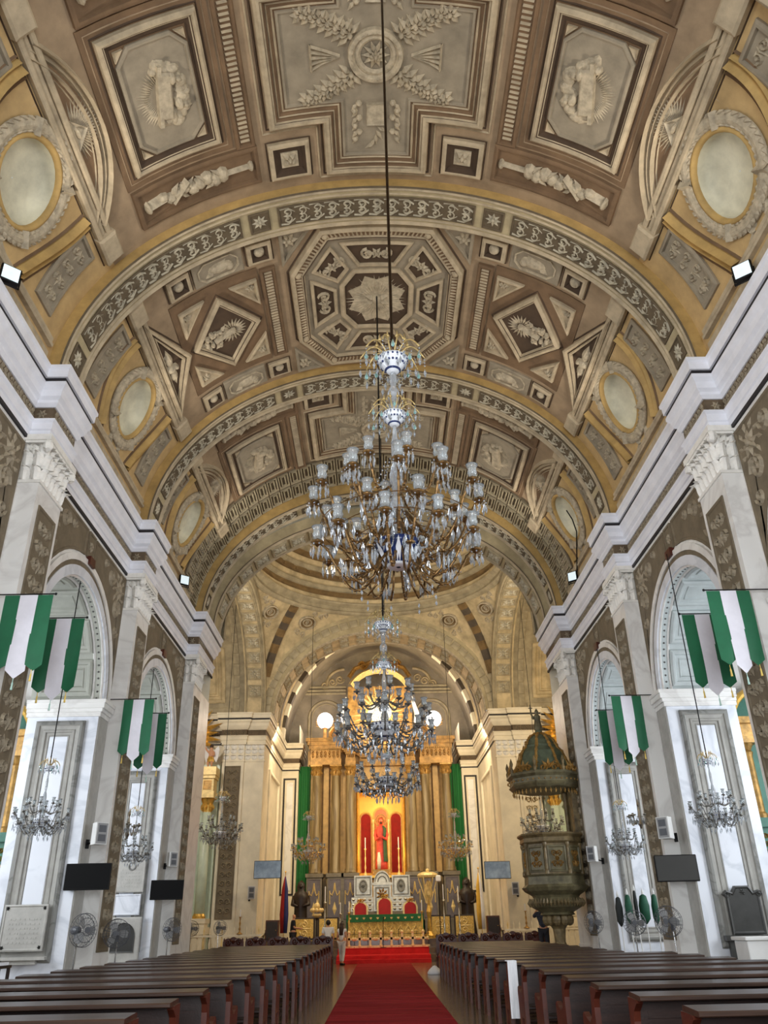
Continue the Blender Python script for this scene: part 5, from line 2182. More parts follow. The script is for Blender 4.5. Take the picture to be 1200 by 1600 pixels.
# ================================================================== banners
def stripe(m, x0, x1, ztop, zlow, tip, y0, amp, ph):
    nx, nz = 6, 10
    b = len(m.v)
    for j in range(nz + 1):
        for i in range(nx + 1):
            u = i / nx
            tz = zlow - tip * (1 - abs(2 * u - 1))
            z = ztop + (tz - ztop) * j / nz
            y = y0 + amp * math.sin(ph + u * 2.2 + j * .35) * (j / nz) ** 1.5
            m.v.append((x0 + (x1 - x0) * u, y, z))
    for j in range(nz):
        for i in range(nx):
            q = b + j * (nx + 1) + i
            m.f.append((q, q + 1, q + nx + 2, q + nx + 1))


def banner(label, s, y, xo, xi, ztop, xpole, drop):
    """xo outer, xi inner edge (absolute x); pole from the pilaster"""
    t = thing('banner', label, 'banner', (s * (xo + xi) / 2, y, ztop), 0, 'green and white church banners')
    x0, x1 = sorted((s * xo, s * xi))
    w3 = (x1 - x0) / 3
    m = MB()
    m.tube([(s * xpole, y + .0, ztop + .015), (s * (xi - .03), y, ztop + .015)], .012, 6)
    m.sphere((s * (xi - .04), y, ztop + .015), .025, 6, 4)
    m.build('pole', 'black', t)
    for k, (mt, zl, tip) in enumerate((('banner_green', ztop - drop, .1), ('banner_white', ztop - drop - .1, .14), ('banner_green', ztop - drop, .1))):
        m = MB()
        stripe(m, x0 + w3 * k - (.015 if k == 1 else 0), x0 + w3 * (k + 1) + (.015 if k == 1 else 0), ztop, zl, tip, y + (.006 if k != 1 else 0), .035, k * 1.3 + y)
        st_ = m.build('white_stripe' if k == 1 else 'green_stripe', mt, t, smooth=True)
        xc = x0 + w3 * (k + .5)
        m = MB()
        zz = zl - tip
        m.tube([(xc, y, zz + .01), (xc, y, zz - .05)], .006, 5)
        m.lathe([(.008, 0), (.016, -.03), (.014, -.06), (.02, -.13), (.004, -.135)][::-1], (xc, y, zz - .05), 6)
        m.build('tassel', 'tassel_mint' if k == 1 else 'tassel_gold', st_)
    return t


for s in (-1, 1):
    sd = SIDE[s]
    dz = 0 if s < 0 else -.12
    banner('green and white banner on the near edge of the nearest %s pilaster' % sd, s, 12.88, 6.5 if s < 0 else 6.3, 5.68 if s < 0 else 5.55, 6.72 + dz, 6.8, 1.22)
    banner('partly hidden green and white banner on the far edge of the nearest %s pilaster' % sd, s, 14.3, 6.38, 5.62, 6.8 + dz, 6.5, 1.3)
    banner('green and white banner on the near edge of the second %s pilaster' % sd, s, 19.68, 6.38, 5.64, 6.62 + dz, 6.8, 1.24)
    banner('partly hidden green and white banner on the far edge of the second %s pilaster' % sd, s, 21.1, 6.38, 5.66, 6.6 + dz, 6.5, 1.3)


# ================================================================== screens, loudspeakers, fans, floodlights
def tv(label, x, y, z, w_, h, rz, mt, arm, tilt=.06):
    t = thing('television', label, 'television', (x, y, z), rz, 'wall-mounted screens')
    m = MB()
    m.bbox(-w_ / 2, w_ / 2, -.03, .04, -h / 2, h / 2, .012)
    m.build('housing', 'black', t, False)
    m = MB()
    m.box(-w_ / 2 + .02, w_ / 2 - .02, -.034, -.028, -h / 2 + .025, h / 2 - .02)
    m.build('screen', mt, t, False)
    m = MB()
    m.box(-.12, .12, .04, .07, -.1, .1)
    m.tube([(0, .06, 0), (arm[0], arm[1], arm[2])], .025, 6)
    m.box(arm[0] - .06, arm[0] + .06, arm[1] - .02, arm[1] + .02, arm[2] - .12, arm[2] + .12)
    m.build('mount_arm', 'black', t, False)


tv('black switched-off screen on the second left pilaster', -6.47, 19.05, 2.62, .98, .53, 0, 'screen', (0, .72, 0))
tv('black switched-off screen on the third left pilaster', -6.42, 26.1, 2.6, .95, .53, .12, 'screen', (0, .88, 0))
tv('dark olive switched-off screen on the second right pilaster', 6.38, 19.2, 2.56, .92, .54, -.06, 'screen_dull', (0, .58, 0))
tv('screen with bluish glare on the far left pier', -5.45, 41.6, 3.98, 1.3, .78, -.05, 'screen_glare_and_display', (-.5, .5, 0))
tv('screen with silvery glare on the far right pier', 5.48, 41.6, 3.76, 1.24, .76, .05, 'screen_glare_and_display', (.5, .5, 0))


def speaker(label, x, y, z, rz, sc=1.0, arm=.4, ax=0.0):
    t = thing('loudspeaker', label, 'loudspeaker', (x, y, z), rz, 'white box loudspeakers')
    m = MB()
    prism(m, [(-.15, -.13), (.15, -.13), (.11, .15), (-.11, .15)], 'z', -.24, .24)
    m.build('cabinet', 'white_plastic', t, False)
    m = MB()
    m.box(-.125, .125, -.145, -.128, -.22, .22)
    g = m.build('grille', 'grey_plastic', t, False)
    for zz in (-.1, .1):
        m = MB()
        m.box(-.09, .09, -.152, -.144, zz - .075, zz + .075)
        m.build('driver', 'mesh_grey', g, False)
    m = MB()
    m.tube([(0, .1, -.16), (ax, arm, -.2)], .02, 6)
    m.box(ax - .04, ax + .04, arm - .03, arm + .01, -.3, -.1)
    m.build('bracket', 'black', t, False)
    t.scale = (sc, sc, sc)


speaker('white loudspeaker above the screen of the second left pilaster', -6.4, 19.2, 3.5, .8, .95, .42, -.05)
speaker('white loudspeaker above the screen of the second right pilaster', 6.32, 19.3, 3.4, -.8, .95, .34, .05)
speaker('white loudspeaker above the screen of the third left pilaster', -6.45, 26.5, 3.45, .7, .85, .42, -.05)
speaker('white loudspeaker beside the pulpit on the third right pilaster', 6.3, 26.2, 3.35, -.7, .9, .6, .05)
speaker('small white loudspeaker below the far left screen', -6.2, 41.7, 3.0, .3, 1.15, .36)
speaker('small white loudspeaker below the far right screen', 6.3, 41.7, 2.95, -.3, 1.15, .36)


def make_fan():
    t = thing('pedestal_fan', 'fan', 'fan')
    m = MB()
    m.lathe([(.22, 0), (.22, .03), (.05, .06), (.03, .1)], (0, 0, 0), 20)
    m.build('base', 'mesh_grey', t, False)
    m = MB()
    m.tube([(0, 0, .06), (0, 0, 1.4)], .016, 8)
    m.build('pole', 'chrome', t, False)
    m = MB()
    pr = [(.03, -.17), (.07, -.14), (.085, -.05), (.07, .03), (.02, .05)]
    m.lathe(pr, (0, 0, 0), 12)
    m.xform(Matrix.Translation((0, .0, 1.56)) @ Matrix.Rotation(PI / 2, 4, 'X'))
    m.box(-.03, .03, -.03, .05, 1.38, 1.5)
    m.build('motor', 'mesh_grey', t, False)
    m = MB()
    R_ = .3
    for zz, rr in ((-.09, R_), (-.17, .1), (0.0, R_ * .98), (-.13, R_ * .72)):
        m.tube([(rr * math.cos(k * PI / 12), rr * math.sin(k * PI / 12), zz) for k in range(25)], .006, 4, False)
    for k in range(24):
        a = 2 * PI * k / 24
        c_, s_ = math.cos(a), math.sin(a)
        m.tube([(.06 * c_, .06 * s_, -.17), (.2 * c_, .2 * s_, -.15), (R_ * c_, R_ * s_, -.09), (R_ * .98 * c_, R_ * .98 * s_, 0.0), (.08 * c_, .08 * s_, .03)], .0035, 3, False)
    m.lathe([(.06, -.175), (.06, -.165), (.01, -.164)], (0, 0, 0), 10)
    m.xform(Matrix.Translation((0, -.12, 1.56)) @ Matrix.Rotation(-PI / 2, 4, 'X'))
    m.build('cage', 'mesh_grey', t, False)
    bl = None
    for k in range(3):
        if bl is None:
            m = MB()
            prism(m, [(.04, -.03), (.14, -.1), (.25, -.09), (.27, .02), (.2, .08), (.05, .04)], 'z', -.004, .004)
            bl = m.build('blade', 'grey_plastic', t, False)
        else:
            bl = inst(bl, t)
        bl.matrix_basis = Matrix.Translation((0, -.2, 1.56)) @ Matrix.Rotation(PI / 2, 4, 'X') @ Matrix.Rotation(k * 2 * PI / 3, 4, 'Z') @ Matrix.Rotation(.35, 4, 'X')
    return t


fp = make_fan()
first = True
for lb, x, y, rz, sc in (('pedestal fan turned sideways beside the second left pilaster', -6.28, 18.3, 1.0, 1.02),
                         ('pedestal fan in front of the dark round niche of the left wall', -6.05, 20.35, 0.1, .97),
                         ('pedestal fan by the third left pilaster', -6.2, 25.8, .9, 1.0),
                         ('pedestal fan beside the second right pilaster', 6.02, 19.0, -.75, .98),
                         ('pedestal fan among the furled flags', 6.4, 23.2, -.2, .96),
                         ('pedestal fan between the pulpit and the third right pilaster', 6.05, 25.7, -.8, .97),
                         ('pedestal fan near the left transept altar rail', -8.2, 38.5, .3, 1.0),
                         ('rearmost pedestal fan of the left transept', -7.2, 39.4, .6, 1.0)):
    o = fp if first else copy_tree(fp)
    first = False
    o.location = (x, y, 0)
    o.rotation_euler = (0, 0, rz)
    o.scale = (sc, sc, sc)
    o['label'] = lb
    o['group'] = 'grey pedestal fans'
# wall fans peeping in at both edges
for lb, x, y, z, rz in (('wall fan at the left picture edge beside the green and gold altar', -7.9, 15.6, 3.2, .9), ('wall fan at the right picture edge beside the gold column', 7.75, 15.7, 3.4, -.9)):
    t = thing('wall_fan', lb, 'fan', (x, y, z), rz)
    for ch in fp.children:
        if ch.name.split('.')[0] in ('cage', 'blade', 'motor'):
            c_ = ch.copy()
            COL.objects.link(c_)
            c_.parent = t
            c_.matrix_basis = Matrix.Translation((0, 0, -1.56)) @ ch.matrix_basis
    m = MB()
    m.tube([(0, .05, 0), (0, .3, -.05), (0, .55, -.05)], .02, 6)
    m.build('bracket', 'mesh_grey', t, False)

for lb, x, y, rz in (('square floodlight on the left cornice nearest the camera', -6.42, 10.5, .7), ('square floodlight on the right cornice nearest the camera', 6.42, 10.6, -.7),
                     ('square floodlight on the left cornice before the crossing arch', -6.42, 24.4, .7), ('square floodlight on the right cornice before the crossing arch', 6.42, 24.6, -.7)):
    t = thing('floodlight', lb, 'floodlight', (x, y, 11.5), rz, 'floodlights on the cornice')
    m = MB()
    m.bbox(-.17, .17, -.05, .05, .06, .4, .015)
    m.build('housing', 'black', t, False)
    m = MB()
    m.box(-.14, .14, -.058, -.05, .09, .37)
    m.build('glass', 'lamp_glass', t, False)
    m = MB()
    m.tube([(-.18, 0, .0), (-.18, 0, .24)], .012, 5)
    m.tube([(.18, 0, .0), (.18, 0, .24)], .012, 5)
    m.box(-.19, .19, -.02, .02, 0, .02)
    m.build('yoke', 'black', t, False)
t = thing('cable_loop', 'black cable drooping from the right oculus down to the cornice floodlight', 'cable', (6.4, 24.7, 11.5))
m = MB()
pts = [VM(7.5, 23.2, .1), VM(7.9, 23.1, .14), VM(8.3, 23.25, .14), VM(8.9, 24.2, .12), VM(9.4, 24.75, .1), (6.5, 24.95, 11.53)]
m.tube(pts, .022, 6)
m.build('cable', 'black', t)

# ================================================================== high altar
RT = thing('high_altar_retable', 'golden marble-columned retable with a lit niche behind the main altar', 'retable', (0, 51, .9))
m = MB()
for x0, x1 in ((-4.45, -1.35), (1.35, 4.45)):
    m.box(x0, x1, 51.0, 51.5, .9, 11.2)
m.box(-1.35, 1.35, 51.0, 51.5, 8.75, 11.2)
m.box(-1.35, 1.35, 51.0, 51.5, .9, 4.05)
m.build('back_panel', 'retable_cream', RT)
COLX = [-3.85, -2.68, -1.8, 1.86, 2.72, 3.98]
colm = None
for x in COLX:
    m = MB()
    m.box(x - .44, x + .44, 50.0, 51.0, .9, 4.0)
    m.box(x - .5, x + .5, 49.93, 51.0, 4.0, 4.2)
    m.box(x - .5, x + .5, 49.93, 51.0, .9, 1.75)
    m.build('pedestal', 'retable_base', RT)
    m = MB()
    F = face_map(50.0)
    m.molded(F, rect(x - .36, x + .36, 1.85, 3.9), [(0, 0), (0, .03), (.04, .03), (.05, .01)], True, 9, None, 1)
    pp = m.build('pedestal_panel', 'retable_lilac', RT)
    m = MB()
    for d in (-1, 1):
        m.stroke(F, [(x + d * .28, 2.6), (x + d * .28, 3.3)], .07, .05, .01)
        m.stroke(F, [(x + d * .28, 3.2), (x + d * .14, 3.05), (x + d * .05, 3.3), (x, 3.7)], .07, .05, .01)
    m.leaf(F, x, 2.05, PI / 2, .7, .24, .07, .01)
    m.build('gilt_ornament', 'gilt_pale', pp)
    m = MB()
    m.lathe([(.34, 4.2), (.36, 4.27), (.3, 4.33), (.32, 4.4), (.27, 4.48), (.275, 6.0), (.265, 8.0), (.235, 9.5), (.26, 9.55), (.235, 9.6)], (x, 50.4, 0), 20)
    m.build('column', 'retable_column', RT, smooth=True)
    m = MB()
    m.lathe([(.235, 9.58), (.26, 9.7), (.25, 9.85), (.31, 10.0), (.4, 10.12), (.36, 10.14)], (x, 50.4, 0), 12)
    for k in range(8):
        a = k * PI / 4
        m.leaf(lambda u, v, h: (x + (.26 + h) * math.cos(a + u), 50.4 + (.26 + h) * math.sin(a + u), v), 0, 9.62, PI / 2, .34, .5, .12)
    m.box(x - .36, x + .36, 50.04, 50.76, 10.12, 10.2)
    m.build('capital', 'gilt_dark', RT)
for x in (-3.28, -2.25, 2.3, 3.35):
    m = MB()
    m.box(x - .16, x + .16, 50.75, 51.0, 4.2, 10.2)
    m.build('strip_pilaster', 'retable_cream', RT)
# entablature, breaking forward over the column pairs
for x0, x1, zt in ((-4.4, -2.25, 11.75), (2.3, 4.5, 11.75), (-2.2, -1.38, 11.1), (1.42, 2.25, 11.1), (-1.38, 1.42, 10.9)):
    yf = 50.0 if abs(x0 + x1) > 1 else 50.6
    m = MB()
    m.box(x0 + .1, x1 - .1, yf, 51.2, 10.2, 10.55)
    m.box(x0 + .14, x1 - .14, yf + .05, 51.2, 10.55, 10.55 + (zt - 10.55) * .5)
    for k, e in enumerate((.0, .1, .2)):
        z = 10.55 + (zt - 10.55) * (.5 + k * .17)
        m.box(x0 - e + .1, x1 + e - .1, yf - e, 51.2, z, z + (zt - 10.55) * .17)
    m.build('entablature', 'retable_gold', RT)
    m = MB()
    scroll(m, face_map(yf + .05), x0 + .2, x1 - .2, 10.6, 10.55 + (zt - 10.55) * .4, .06, rng, 'u')
    m.build('frieze_scroll', 'gilt_dark', RT)
    m = MB()
    n = max(2, int((x1 - x0) / .13))
    for k in range(n):
        x = x0 + .1 + (x1 - x0 - .2) * (k + .5) / n
        m.box(x - .03, x + .03, yf - .07, yf, 10.55 + (zt - 10.55) * .42, 10.55 + (zt - 10.55) * .5)
    m.build('dentils', 'gilt_dark', RT, kind='stuff')
# niche
m = MB()
m.box(-1.35, 1.35, 52.3, 52.4, 4.05, 9.0)
for s in (-1, 1):
    m.box(*sorted((s * 1.3, s * 1.42)), 51.0, 52.4, 4.05, 9.0)
m.box(-1.35, 1.35, 51.0, 52.4, 8.75, 8.9)
m.box(-1.42, 1.42, 50.7, 52.4, 3.95, 4.08)
m.build('niche_shell', 'niche_yellow', RT)
F = face_map(52.3)
for xc, w_, mt, zt in ((-.92, .3, 'niche_red', 7.3), (0, .36, 'niche_pink', 7.5), (.92, .3, 'niche_red', 7.3)):
    m = MB()
    P = [(xc - w_, 4.3), (xc + w_, 4.3)] + [(xc + w_ * math.cos(PI * k / 10), zt + w_ * math.sin(PI * k / 10)) for k in range(11)]
    m.molded(F, P, [(0, 0), (0, .03)], True, 9, None, 1)
    np_ = m.build('niche_panel', mt, RT)
    m = MB()
    A = [(xc - w_ - .06, 4.3)] + [(xc - (w_ + .06) * math.cos(PI * k / 12), zt + (w_ + .06) * math.sin(PI * k / 12)) for k in range(13)] + [(xc + w_ + .06, 4.3)]
    m.stroke(F, A, .14, .14)
    m.build('niche_arch', 'gilt_pale', np_)
for xc in (-.46, .46):
    m = MB()
    m.lathe([(.1, 4.1), (.07, 4.25), (.06, 7.0), (.1, 7.15), (.1, 7.25)], (xc, 52.1, 0), 10)
    m.build('niche_column', 'gilt_pale', RT)
# gilt frame round the niche
m = MB()
Fn = face_map(51.0)
m.stroke(Fn, [(-1.42, 4.1), (-1.42, 8.85), (1.42, 8.85), (1.42, 4.1)], .16, .14)
m.build('niche_frame', 'gilt', RT)
# attic with rayed glory
m = MB()
m.box(-2.0, 2.1, 51.4, 52.0, 11.1, 15.3)
m.build('attic', 'retable_gold', RT)
m = MB()
Fa = face_map(51.4)
m.rays(Fa, .05, 13.6, .35, 1.9, 30, .12, .02, 0, 2 * PI, random.Random(4))
m.build('glory_rays', 'gilt_pale', RT)
m = MB()
m.bump(Fa, .05, 13.6, .45, .45, .3, 12)
for k in range(16):
    a = k * .39
    m.bump(Fa, .05 + .6 * math.cos(a), 13.6 + .5 * math.sin(a), .22, .2, .2, 8)
m.build('glory_clouds', 'porcelain', RT)
m = MB()
arcp = [(.05 - 2.05 * math.cos(PI * (.14 + .72 * k / 20)), 14.6 + 1.75 * math.sin(PI * (.14 + .72 * k / 20))) for k in range(21)]
m.stroke(Fa, arcp, .42, .5)
m.build('segmental_arch', 'gilt_pale', RT)
m = MB()
for s in (-1, 1):
    m.spiral(Fa, .05 + s * 1.1, 16.75, .32, 1.5, 0, s, .18, .2)
    m.stroke(Fa, [(.05 + s * .1, 17.0), (.05 + s * .6, 16.9), (.05 + s * 1.6, 16.5), (.05 + s * 2.0, 15.9)], .3, .2)
m.build('top_scrolls', 'gilt_dark', RT)
for s in (-1, 1):
    m = MB()
    m.tube([(s * 2.25, 51.3, 12.9), (s * 2.4, 51.3, 13.5), (s * 2.2, 51.3, 14.2), (s * 2.12, 51.3, 14.6)], [.06, .16, .12, .04], 8)
    m.build('side_finial', 'porcelain', RT)
    m = MB()
    m.spiral(Fa, s * 2.7, 12.2, .5, 1.4, PI / 2, -s, .24, .3)
    m.build('side_volute', 'retable_gold', RT)

# two glowing round lamps above the entablature
for s in (-1, 1):
    t = thing('round_lamp', 'glaring round lamp on the %s of the retable' % ('left shoulder' if s < 0 else 'right shoulder'), 'lamp', (s * 3.42, 51.0, 11.75), 0, 'glaring lamps of the retable')
    m = MB()
    m.lathe([(.3, 0), (.32, .1), (.12, .2), (.1, .75), (.2, .85)], (0, 0, 0), 14)
    m.build('stand', 'retable_gold', t, False)
    m = MB()
    m.sphere((0, 0, 1.3), .5, 20, 12)
    m.build('globe', 'lamp_glow', t, False, smooth=True)
    m = MB()
    for k in range(3):
        m.tube([(.56 * math.cos(a * PI / 12), .1 + .0 * k, 1.1 + .14 * k + .0) if False else (.57 * math.cos(a * PI / 12), .57 * math.sin(a * PI / 12), 1.0 + .14 * k) for a in range(25)], .02, 4, False)
    m.build('ring', 'gilt_dark', t, False)
    ld = bpy.data.lights.new('round_lamp_light', 'POINT')
    ld.energy = 160
    ld.color = (1, .88, .7)
    ld.shadow_soft_size = .5
    lo = bpy.data.objects.new('round_lamp_light', ld)
    COL.objects.link(lo)
    lo.location = (s * 3.42, 50.2, 13.1)

# statue of the saint in the niche
ST = thing('saint_statue', 'haloed saint statue in red and green robes inside the golden niche', 'statue', (0, 51.3, 4.08))
m = MB()
prism(m, [(-.62, 0), (.62, 0), (.42, .14), (.5, .32), (-.5, .32), (-.42, .14)], 'y', -.4, .4)
m.build('plinth', 'gilt_dark', ST, False)
m = MB()
pr = [(.36, .32), (.34, .6), (.29, 1.2), (.25, 1.7), (.27, 2.1), (.3, 2.4), (.26, 2.62), (.12, 2.74), (.085, 2.82)]
m.lathe(pr, (0, 0, 0), 24, 1, .75, fn=lambda t, r, z: r * (1 + .07 * math.sin(7 * t + z) * max(0, 2.4 - z) / 2))
for s in (-1, 1):
    m.tube([(s * .27, 0, 2.5), (s * .36, -.08, 2.2), (s * .3, -.26, 1.95), (s * .12, -.34, 2.05)], [.1, .1, .09, .06], 8)
    m.sphere((s * .09, -.36, 2.07), .06, 6, 5)
m.lathe([(.02, 2.8), (.09, 2.82), (.125, 2.95), (.13, 3.05), (.1, 3.16), (.01, 3.2)], (0, 0, 0), 14)
m.sphere((0, -.13, 3.0), .03, 6, 4)
m.build('body', 'robe_red', ST, False, smooth=True)
m = MB()
for q_, (r, z) in enumerate([(.39, .75), (.35, 1.2), (.32, 1.7), (.33, 2.1), (.36, 2.4), (.31, 2.58), (.17, 2.72)]):
    for i in range(13):
        a_ = -1.2 + 2.9 * i / 12
        rr_ = r * (1 + .05 * math.sin(i * 2.1))
        m.v.append((rr_ * math.cos(a_), rr_ * .8 * math.sin(a_), z))
for q_ in range(6):
    for i in range(12):
        k_ = q_ * 13 + i
        m.f.append((k_, k_ + 1, k_ + 14, k_ + 13))
m.build('cloak', 'robe_green', ST, False, smooth=True)
m = MB()
m.lathe([(.1, .34), (.12, .8), (.07, 1.25)], (-.14, -.24, 0), 10)
m.build('underskirt', 'robe_white', ST, False, smooth=True)
m = MB()
m.sphere((0, -.01, 3.02), .125, 12, 8, 1, 1, 1.15)
m.sphere((0, -.13, 3.01), .025, 6, 4)
m.build('head', 'skin', ST, False, smooth=True)
m = MB()
m.sphere((0, .03, 3.08), .135, 12, 8)
m.sphere((0, -.07, 2.9), .08, 8, 6)
m.build('hair', 'hair_brown', ST, False, smooth=True)
m = MB()
m.tube([(.33 * math.cos(k * PI / 12), .14, 3.05 + .33 * math.sin(k * PI / 12)) for k in range(25)], .04, 6, False)
m.rays(lambda u, v, h: (u, .14 - h, v), 0, 3.05, .05, .32, 20, .02)
m.build('halo', 'gilt_dark', ST, False)


def candlestick(label, loc, h, mt='gilt', candle=True, group='altar candlesticks', r=1.0):
    t = thing('candlestick', label, 'candlestick', loc, 0, group)
    m = MB()
    k = h
    m.lathe([(.14 * r, 0), (.15 * r, .03 * k), (.06 * r, .08 * k), (.03 * r, .14 * k), (.06 * r, .22 * k), (.025 * r, .3 * k), (.05 * r, .45 * k), (.025 * r, .52 * k), (.03 * r, .66 * k), (.08 * r, .7 * k), (.02 * r, .71 * k)], (0, 0, 0), 10)
    m.build('stick', mt, t, False, smooth=True)
    m = MB()
    m.lathe([(.025, .7 * k), (.025, .98 * k), (.004, k)], (0, 0, 0), 8)
    m.build('candle', 'cloth_white', t, False)
    return t


candlestick('gilt candlestick left of the saint statue in the niche', (-.95, 51.3, 4.08), 2.1, 'gilt_pale')
candlestick('gilt candlestick right of the saint statue in the niche', (1.02, 51.3, 4.08), 2.1, 'gilt_pale')

# silver gradine and tabernacle
TB = thing('tabernacle', 'silver stepped tabernacle with oval medallions below the niche', 'tabernacle', (0, 49.3, .9))
m = MB()
m.box(-1.75, 1.8, 49.0, 49.9, .9, 2.2)
m.build('base', 'retable_base', TB)
for s in (-1, 1):
    for z0, z1, x1 in ((2.2, 2.42, 1.75), (2.42, 2.64, 1.7), (2.64, 2.92, 1.7)):
        m = MB()
        m.box(*sorted((s * .5, s * x1)), 49.0, 49.5, z0, z1 - .02)
        g = m.build('silver_step', 'silver_altar', TB)
        m = MB()
        Fs = face_map(49.0)
        for k in range(4):
            m.bump(Fs, s * (.68 + k * .3), (z0 + z1) / 2, .09, .07, .05, 8)
        m.build('boss_row', 'silver', g, kind='stuff')
    m = MB()
    m.box(*sorted((s * .55, s * 1.55)), 49.1, 49.5, 2.92, 4.0)
    p = m.build('medallion_panel', 'silver_altar', TB)
    m = MB()
    Fs = face_map(49.1)
    m.molded(Fs, rect(*sorted((s * .62, s * 1.48)), 3.0, 3.94), [(0, 0), (0, .04), (.05, .04), (.06, .01)], False, 9)
    m.molded(Fs, circ(s * 1.05, 3.46, .24, .34, 20), [(0, 0), (0, .06), (.06, .07), (.08, .02)], True, 9, None, 1)
    m.rosette(Fs, s * 1.05, 3.46, .13, 6, .06, .02)
    m.build('oval_medallion', 'marble_grey', p)
m = MB()
m.box(-.48, .5, 48.95, 49.5, 2.2, 3.55)
m.box(-.54, .56, 48.9, 49.5, 3.5, 3.62)
m.build('temple', 'silver_altar', TB)
m = MB()
prism(m, [(.01 + .46 * math.cos(PI * k / 12), 3.62 + .62 * math.sin(PI * k / 12)) for k in range(13)], 'y', 49.0, 49.4)
m.build('arched_top', 'silver_altar', TB)
m = MB()
Fs = face_map(48.95)
for r in (.4, .24):
    m.stroke(face_map(49.0), [(.01 - r * math.cos(PI * k / 10), 3.66 + r * 1.2 * math.sin(PI * k / 10)) for k in range(11)], .06, .05)
m.molded(Fs, rect(-.38, .4, 2.3, 3.4), [(0, 0), (0, .05), (.06, .05), (.07, .01)], False, 9)
m.build('temple_frame', 'marble_grey', TB)
m = MB()
for k in range(9):
    a = k * .7
    m.leaf(Fs, .01 + .1 * math.cos(a), 3.0 + .12 * math.sin(a), a, .26, .14, .1, .01)
m.rosette(Fs, .01, 3.0, .2, 8, .12, .01)
m.build('gilt_relief', 'gilt_dark', TB)

# altar table
AT = thing('altar_table', 'altar table under a green frontal band and golden lace cloth', 'altar', (.1, 46.6, .9))
m = MB()
m.bbox(-1.72, 1.95, 46.3, 47.1, .92, 1.98, .02)
m.build('table', 'marble_dark', AT)
m = MB()
m.box(-1.86, 2.08, 46.2, 47.15, 1.98, 2.02)
m.box(-1.86, 2.08, 46.18, 46.22, 1.68, 2.02)
m.box(-1.88, -1.84, 46.2, 47.1, 1.0, 2.02)
m.box(2.06, 2.1, 46.2, 47.1, 1.0, 2.02)
gc = m.build('green_cloth', 'altar_green', AT)
m = MB()
Fg = face_map(46.18)
for k in range(11):
    x = -1.68 + k * .355
    for d in (-.5, 0, .5):
        m.leaf(Fg, x, 1.78, PI / 2 + d, .14, .05, .02)
m.build('embroidery', 'gilt_pale', gc, kind='stuff')
m = MB()
n = 46
for i in range(n + 1):
    x = -1.74 + 3.72 * i / n
    y = 46.23 + .025 * math.sin(i * 1.3)
    m.v.extend([(x, y, 1.68), (x, y - .015, .98)])
for i in range(n):
    m.f.append((2 * i, 2 * i + 1, 2 * i + 3, 2 * i + 2))
lc = m.build('lace_frontal', 'altar_lace', AT)
m = MB()
for k in range(9):
    x = -1.5 + k * .4
    m.stroke(face_map(46.19), [(x - .14, 1.02), (x - .14, 1.3), (x, 1.5), (x + .14, 1.3), (x + .14, 1.02)], .04, .02)
    m.rosette(face_map(46.19), x, 1.24, .1, 6, .03)
m.build('lace_motif', 'gilt_pale', lc)


def throne(label, x, y, w_, h, z0=.9):
    t = thing('altar_chair', label, 'chair', (x, y, z0), 0, 'gilt red-backed altar chairs')
    m = MB()
    P = [(-w_, .4), (w_, .4)] + [(w_ * math.cos(PI * k / 10), h - w_ * .8 + w_ * .8 * math.sin(PI * k / 10)) for k in range(11)]
    prism(m, P, 'y', 0, .1)
    fr = m.build('back_frame', 'gilt_pale', t, False)
    m = MB()
    q = w_ - .09
    P = [(-q, .5), (q, .5)] + [(q * math.cos(PI * k / 10), h - w_ * .8 + q * .8 * math.sin(PI * k / 10)) for k in range(11)]
    prism(m, P, 'y', -.03, .0)
    m.build('upholstery', 'velvet_red', t, False)
    m = MB()
    m.spiral(face_map(0), -.1, h + .02, .1, 1.3, 0, -1, .05, .05)
    m.spiral(face_map(0), .1, h + .02, .1, 1.3, 0, 1, .05, .05)
    m.rosette(face_map(0), 0, h + .06, .1, 6, .05)
    m.build('crest', 'gilt', fr, False)
    m = MB()
    m.bbox(-w_, w_, -.6, .05, .42, .54, .03)
    m.build('seat', 'velvet_red', t, False)
    for sx in (-1, 1):
        for yy in (-.55, .04):
            m = MB()
            m.lathe([(.04, 0), (.03, .1), (.045, .3), (.03, .42)], (sx * (w_ - .05), yy, 0), 8)
            m.build('leg', 'gilt', t, False)
    return t


throne('red-backed gilt chair behind the left half of the altar', -1.18, 48.1, .4, 1.78)
throne('tallest red-backed gilt chair behind the middle of the altar', .12, 48.3, .42, 1.98)
throne('red-backed gilt chair behind the right half of the altar', 1.5, 48.1, .4, 1.78)

for lb, x, y, h in (('tall gilt candlestick at the left corner of the altar', -1.72, 45.7, 1.75), ('tall gilt candlestick at the right corner of the altar', 2.0, 45.7, 1.75),
                    ('slim candlestick left of the altar near the standing couple', -2.15, 45.4, 1.7), ('outer left tall candlestick before the gilt pedestal', -3.0, 46.6, 2.5),
                    ('tall candlestick right of the crucifix stand', 3.2, 46.6, 2.5), ('outer right tall candlestick before the gilt pedestal', 4.0, 46.8, 2.4)):
    candlestick(lb, (x, y, .9), h, 'gilt' if 'altar' in lb[:60] and 'corner' in lb else 'silver', True, 'altar candlesticks', 1.1)

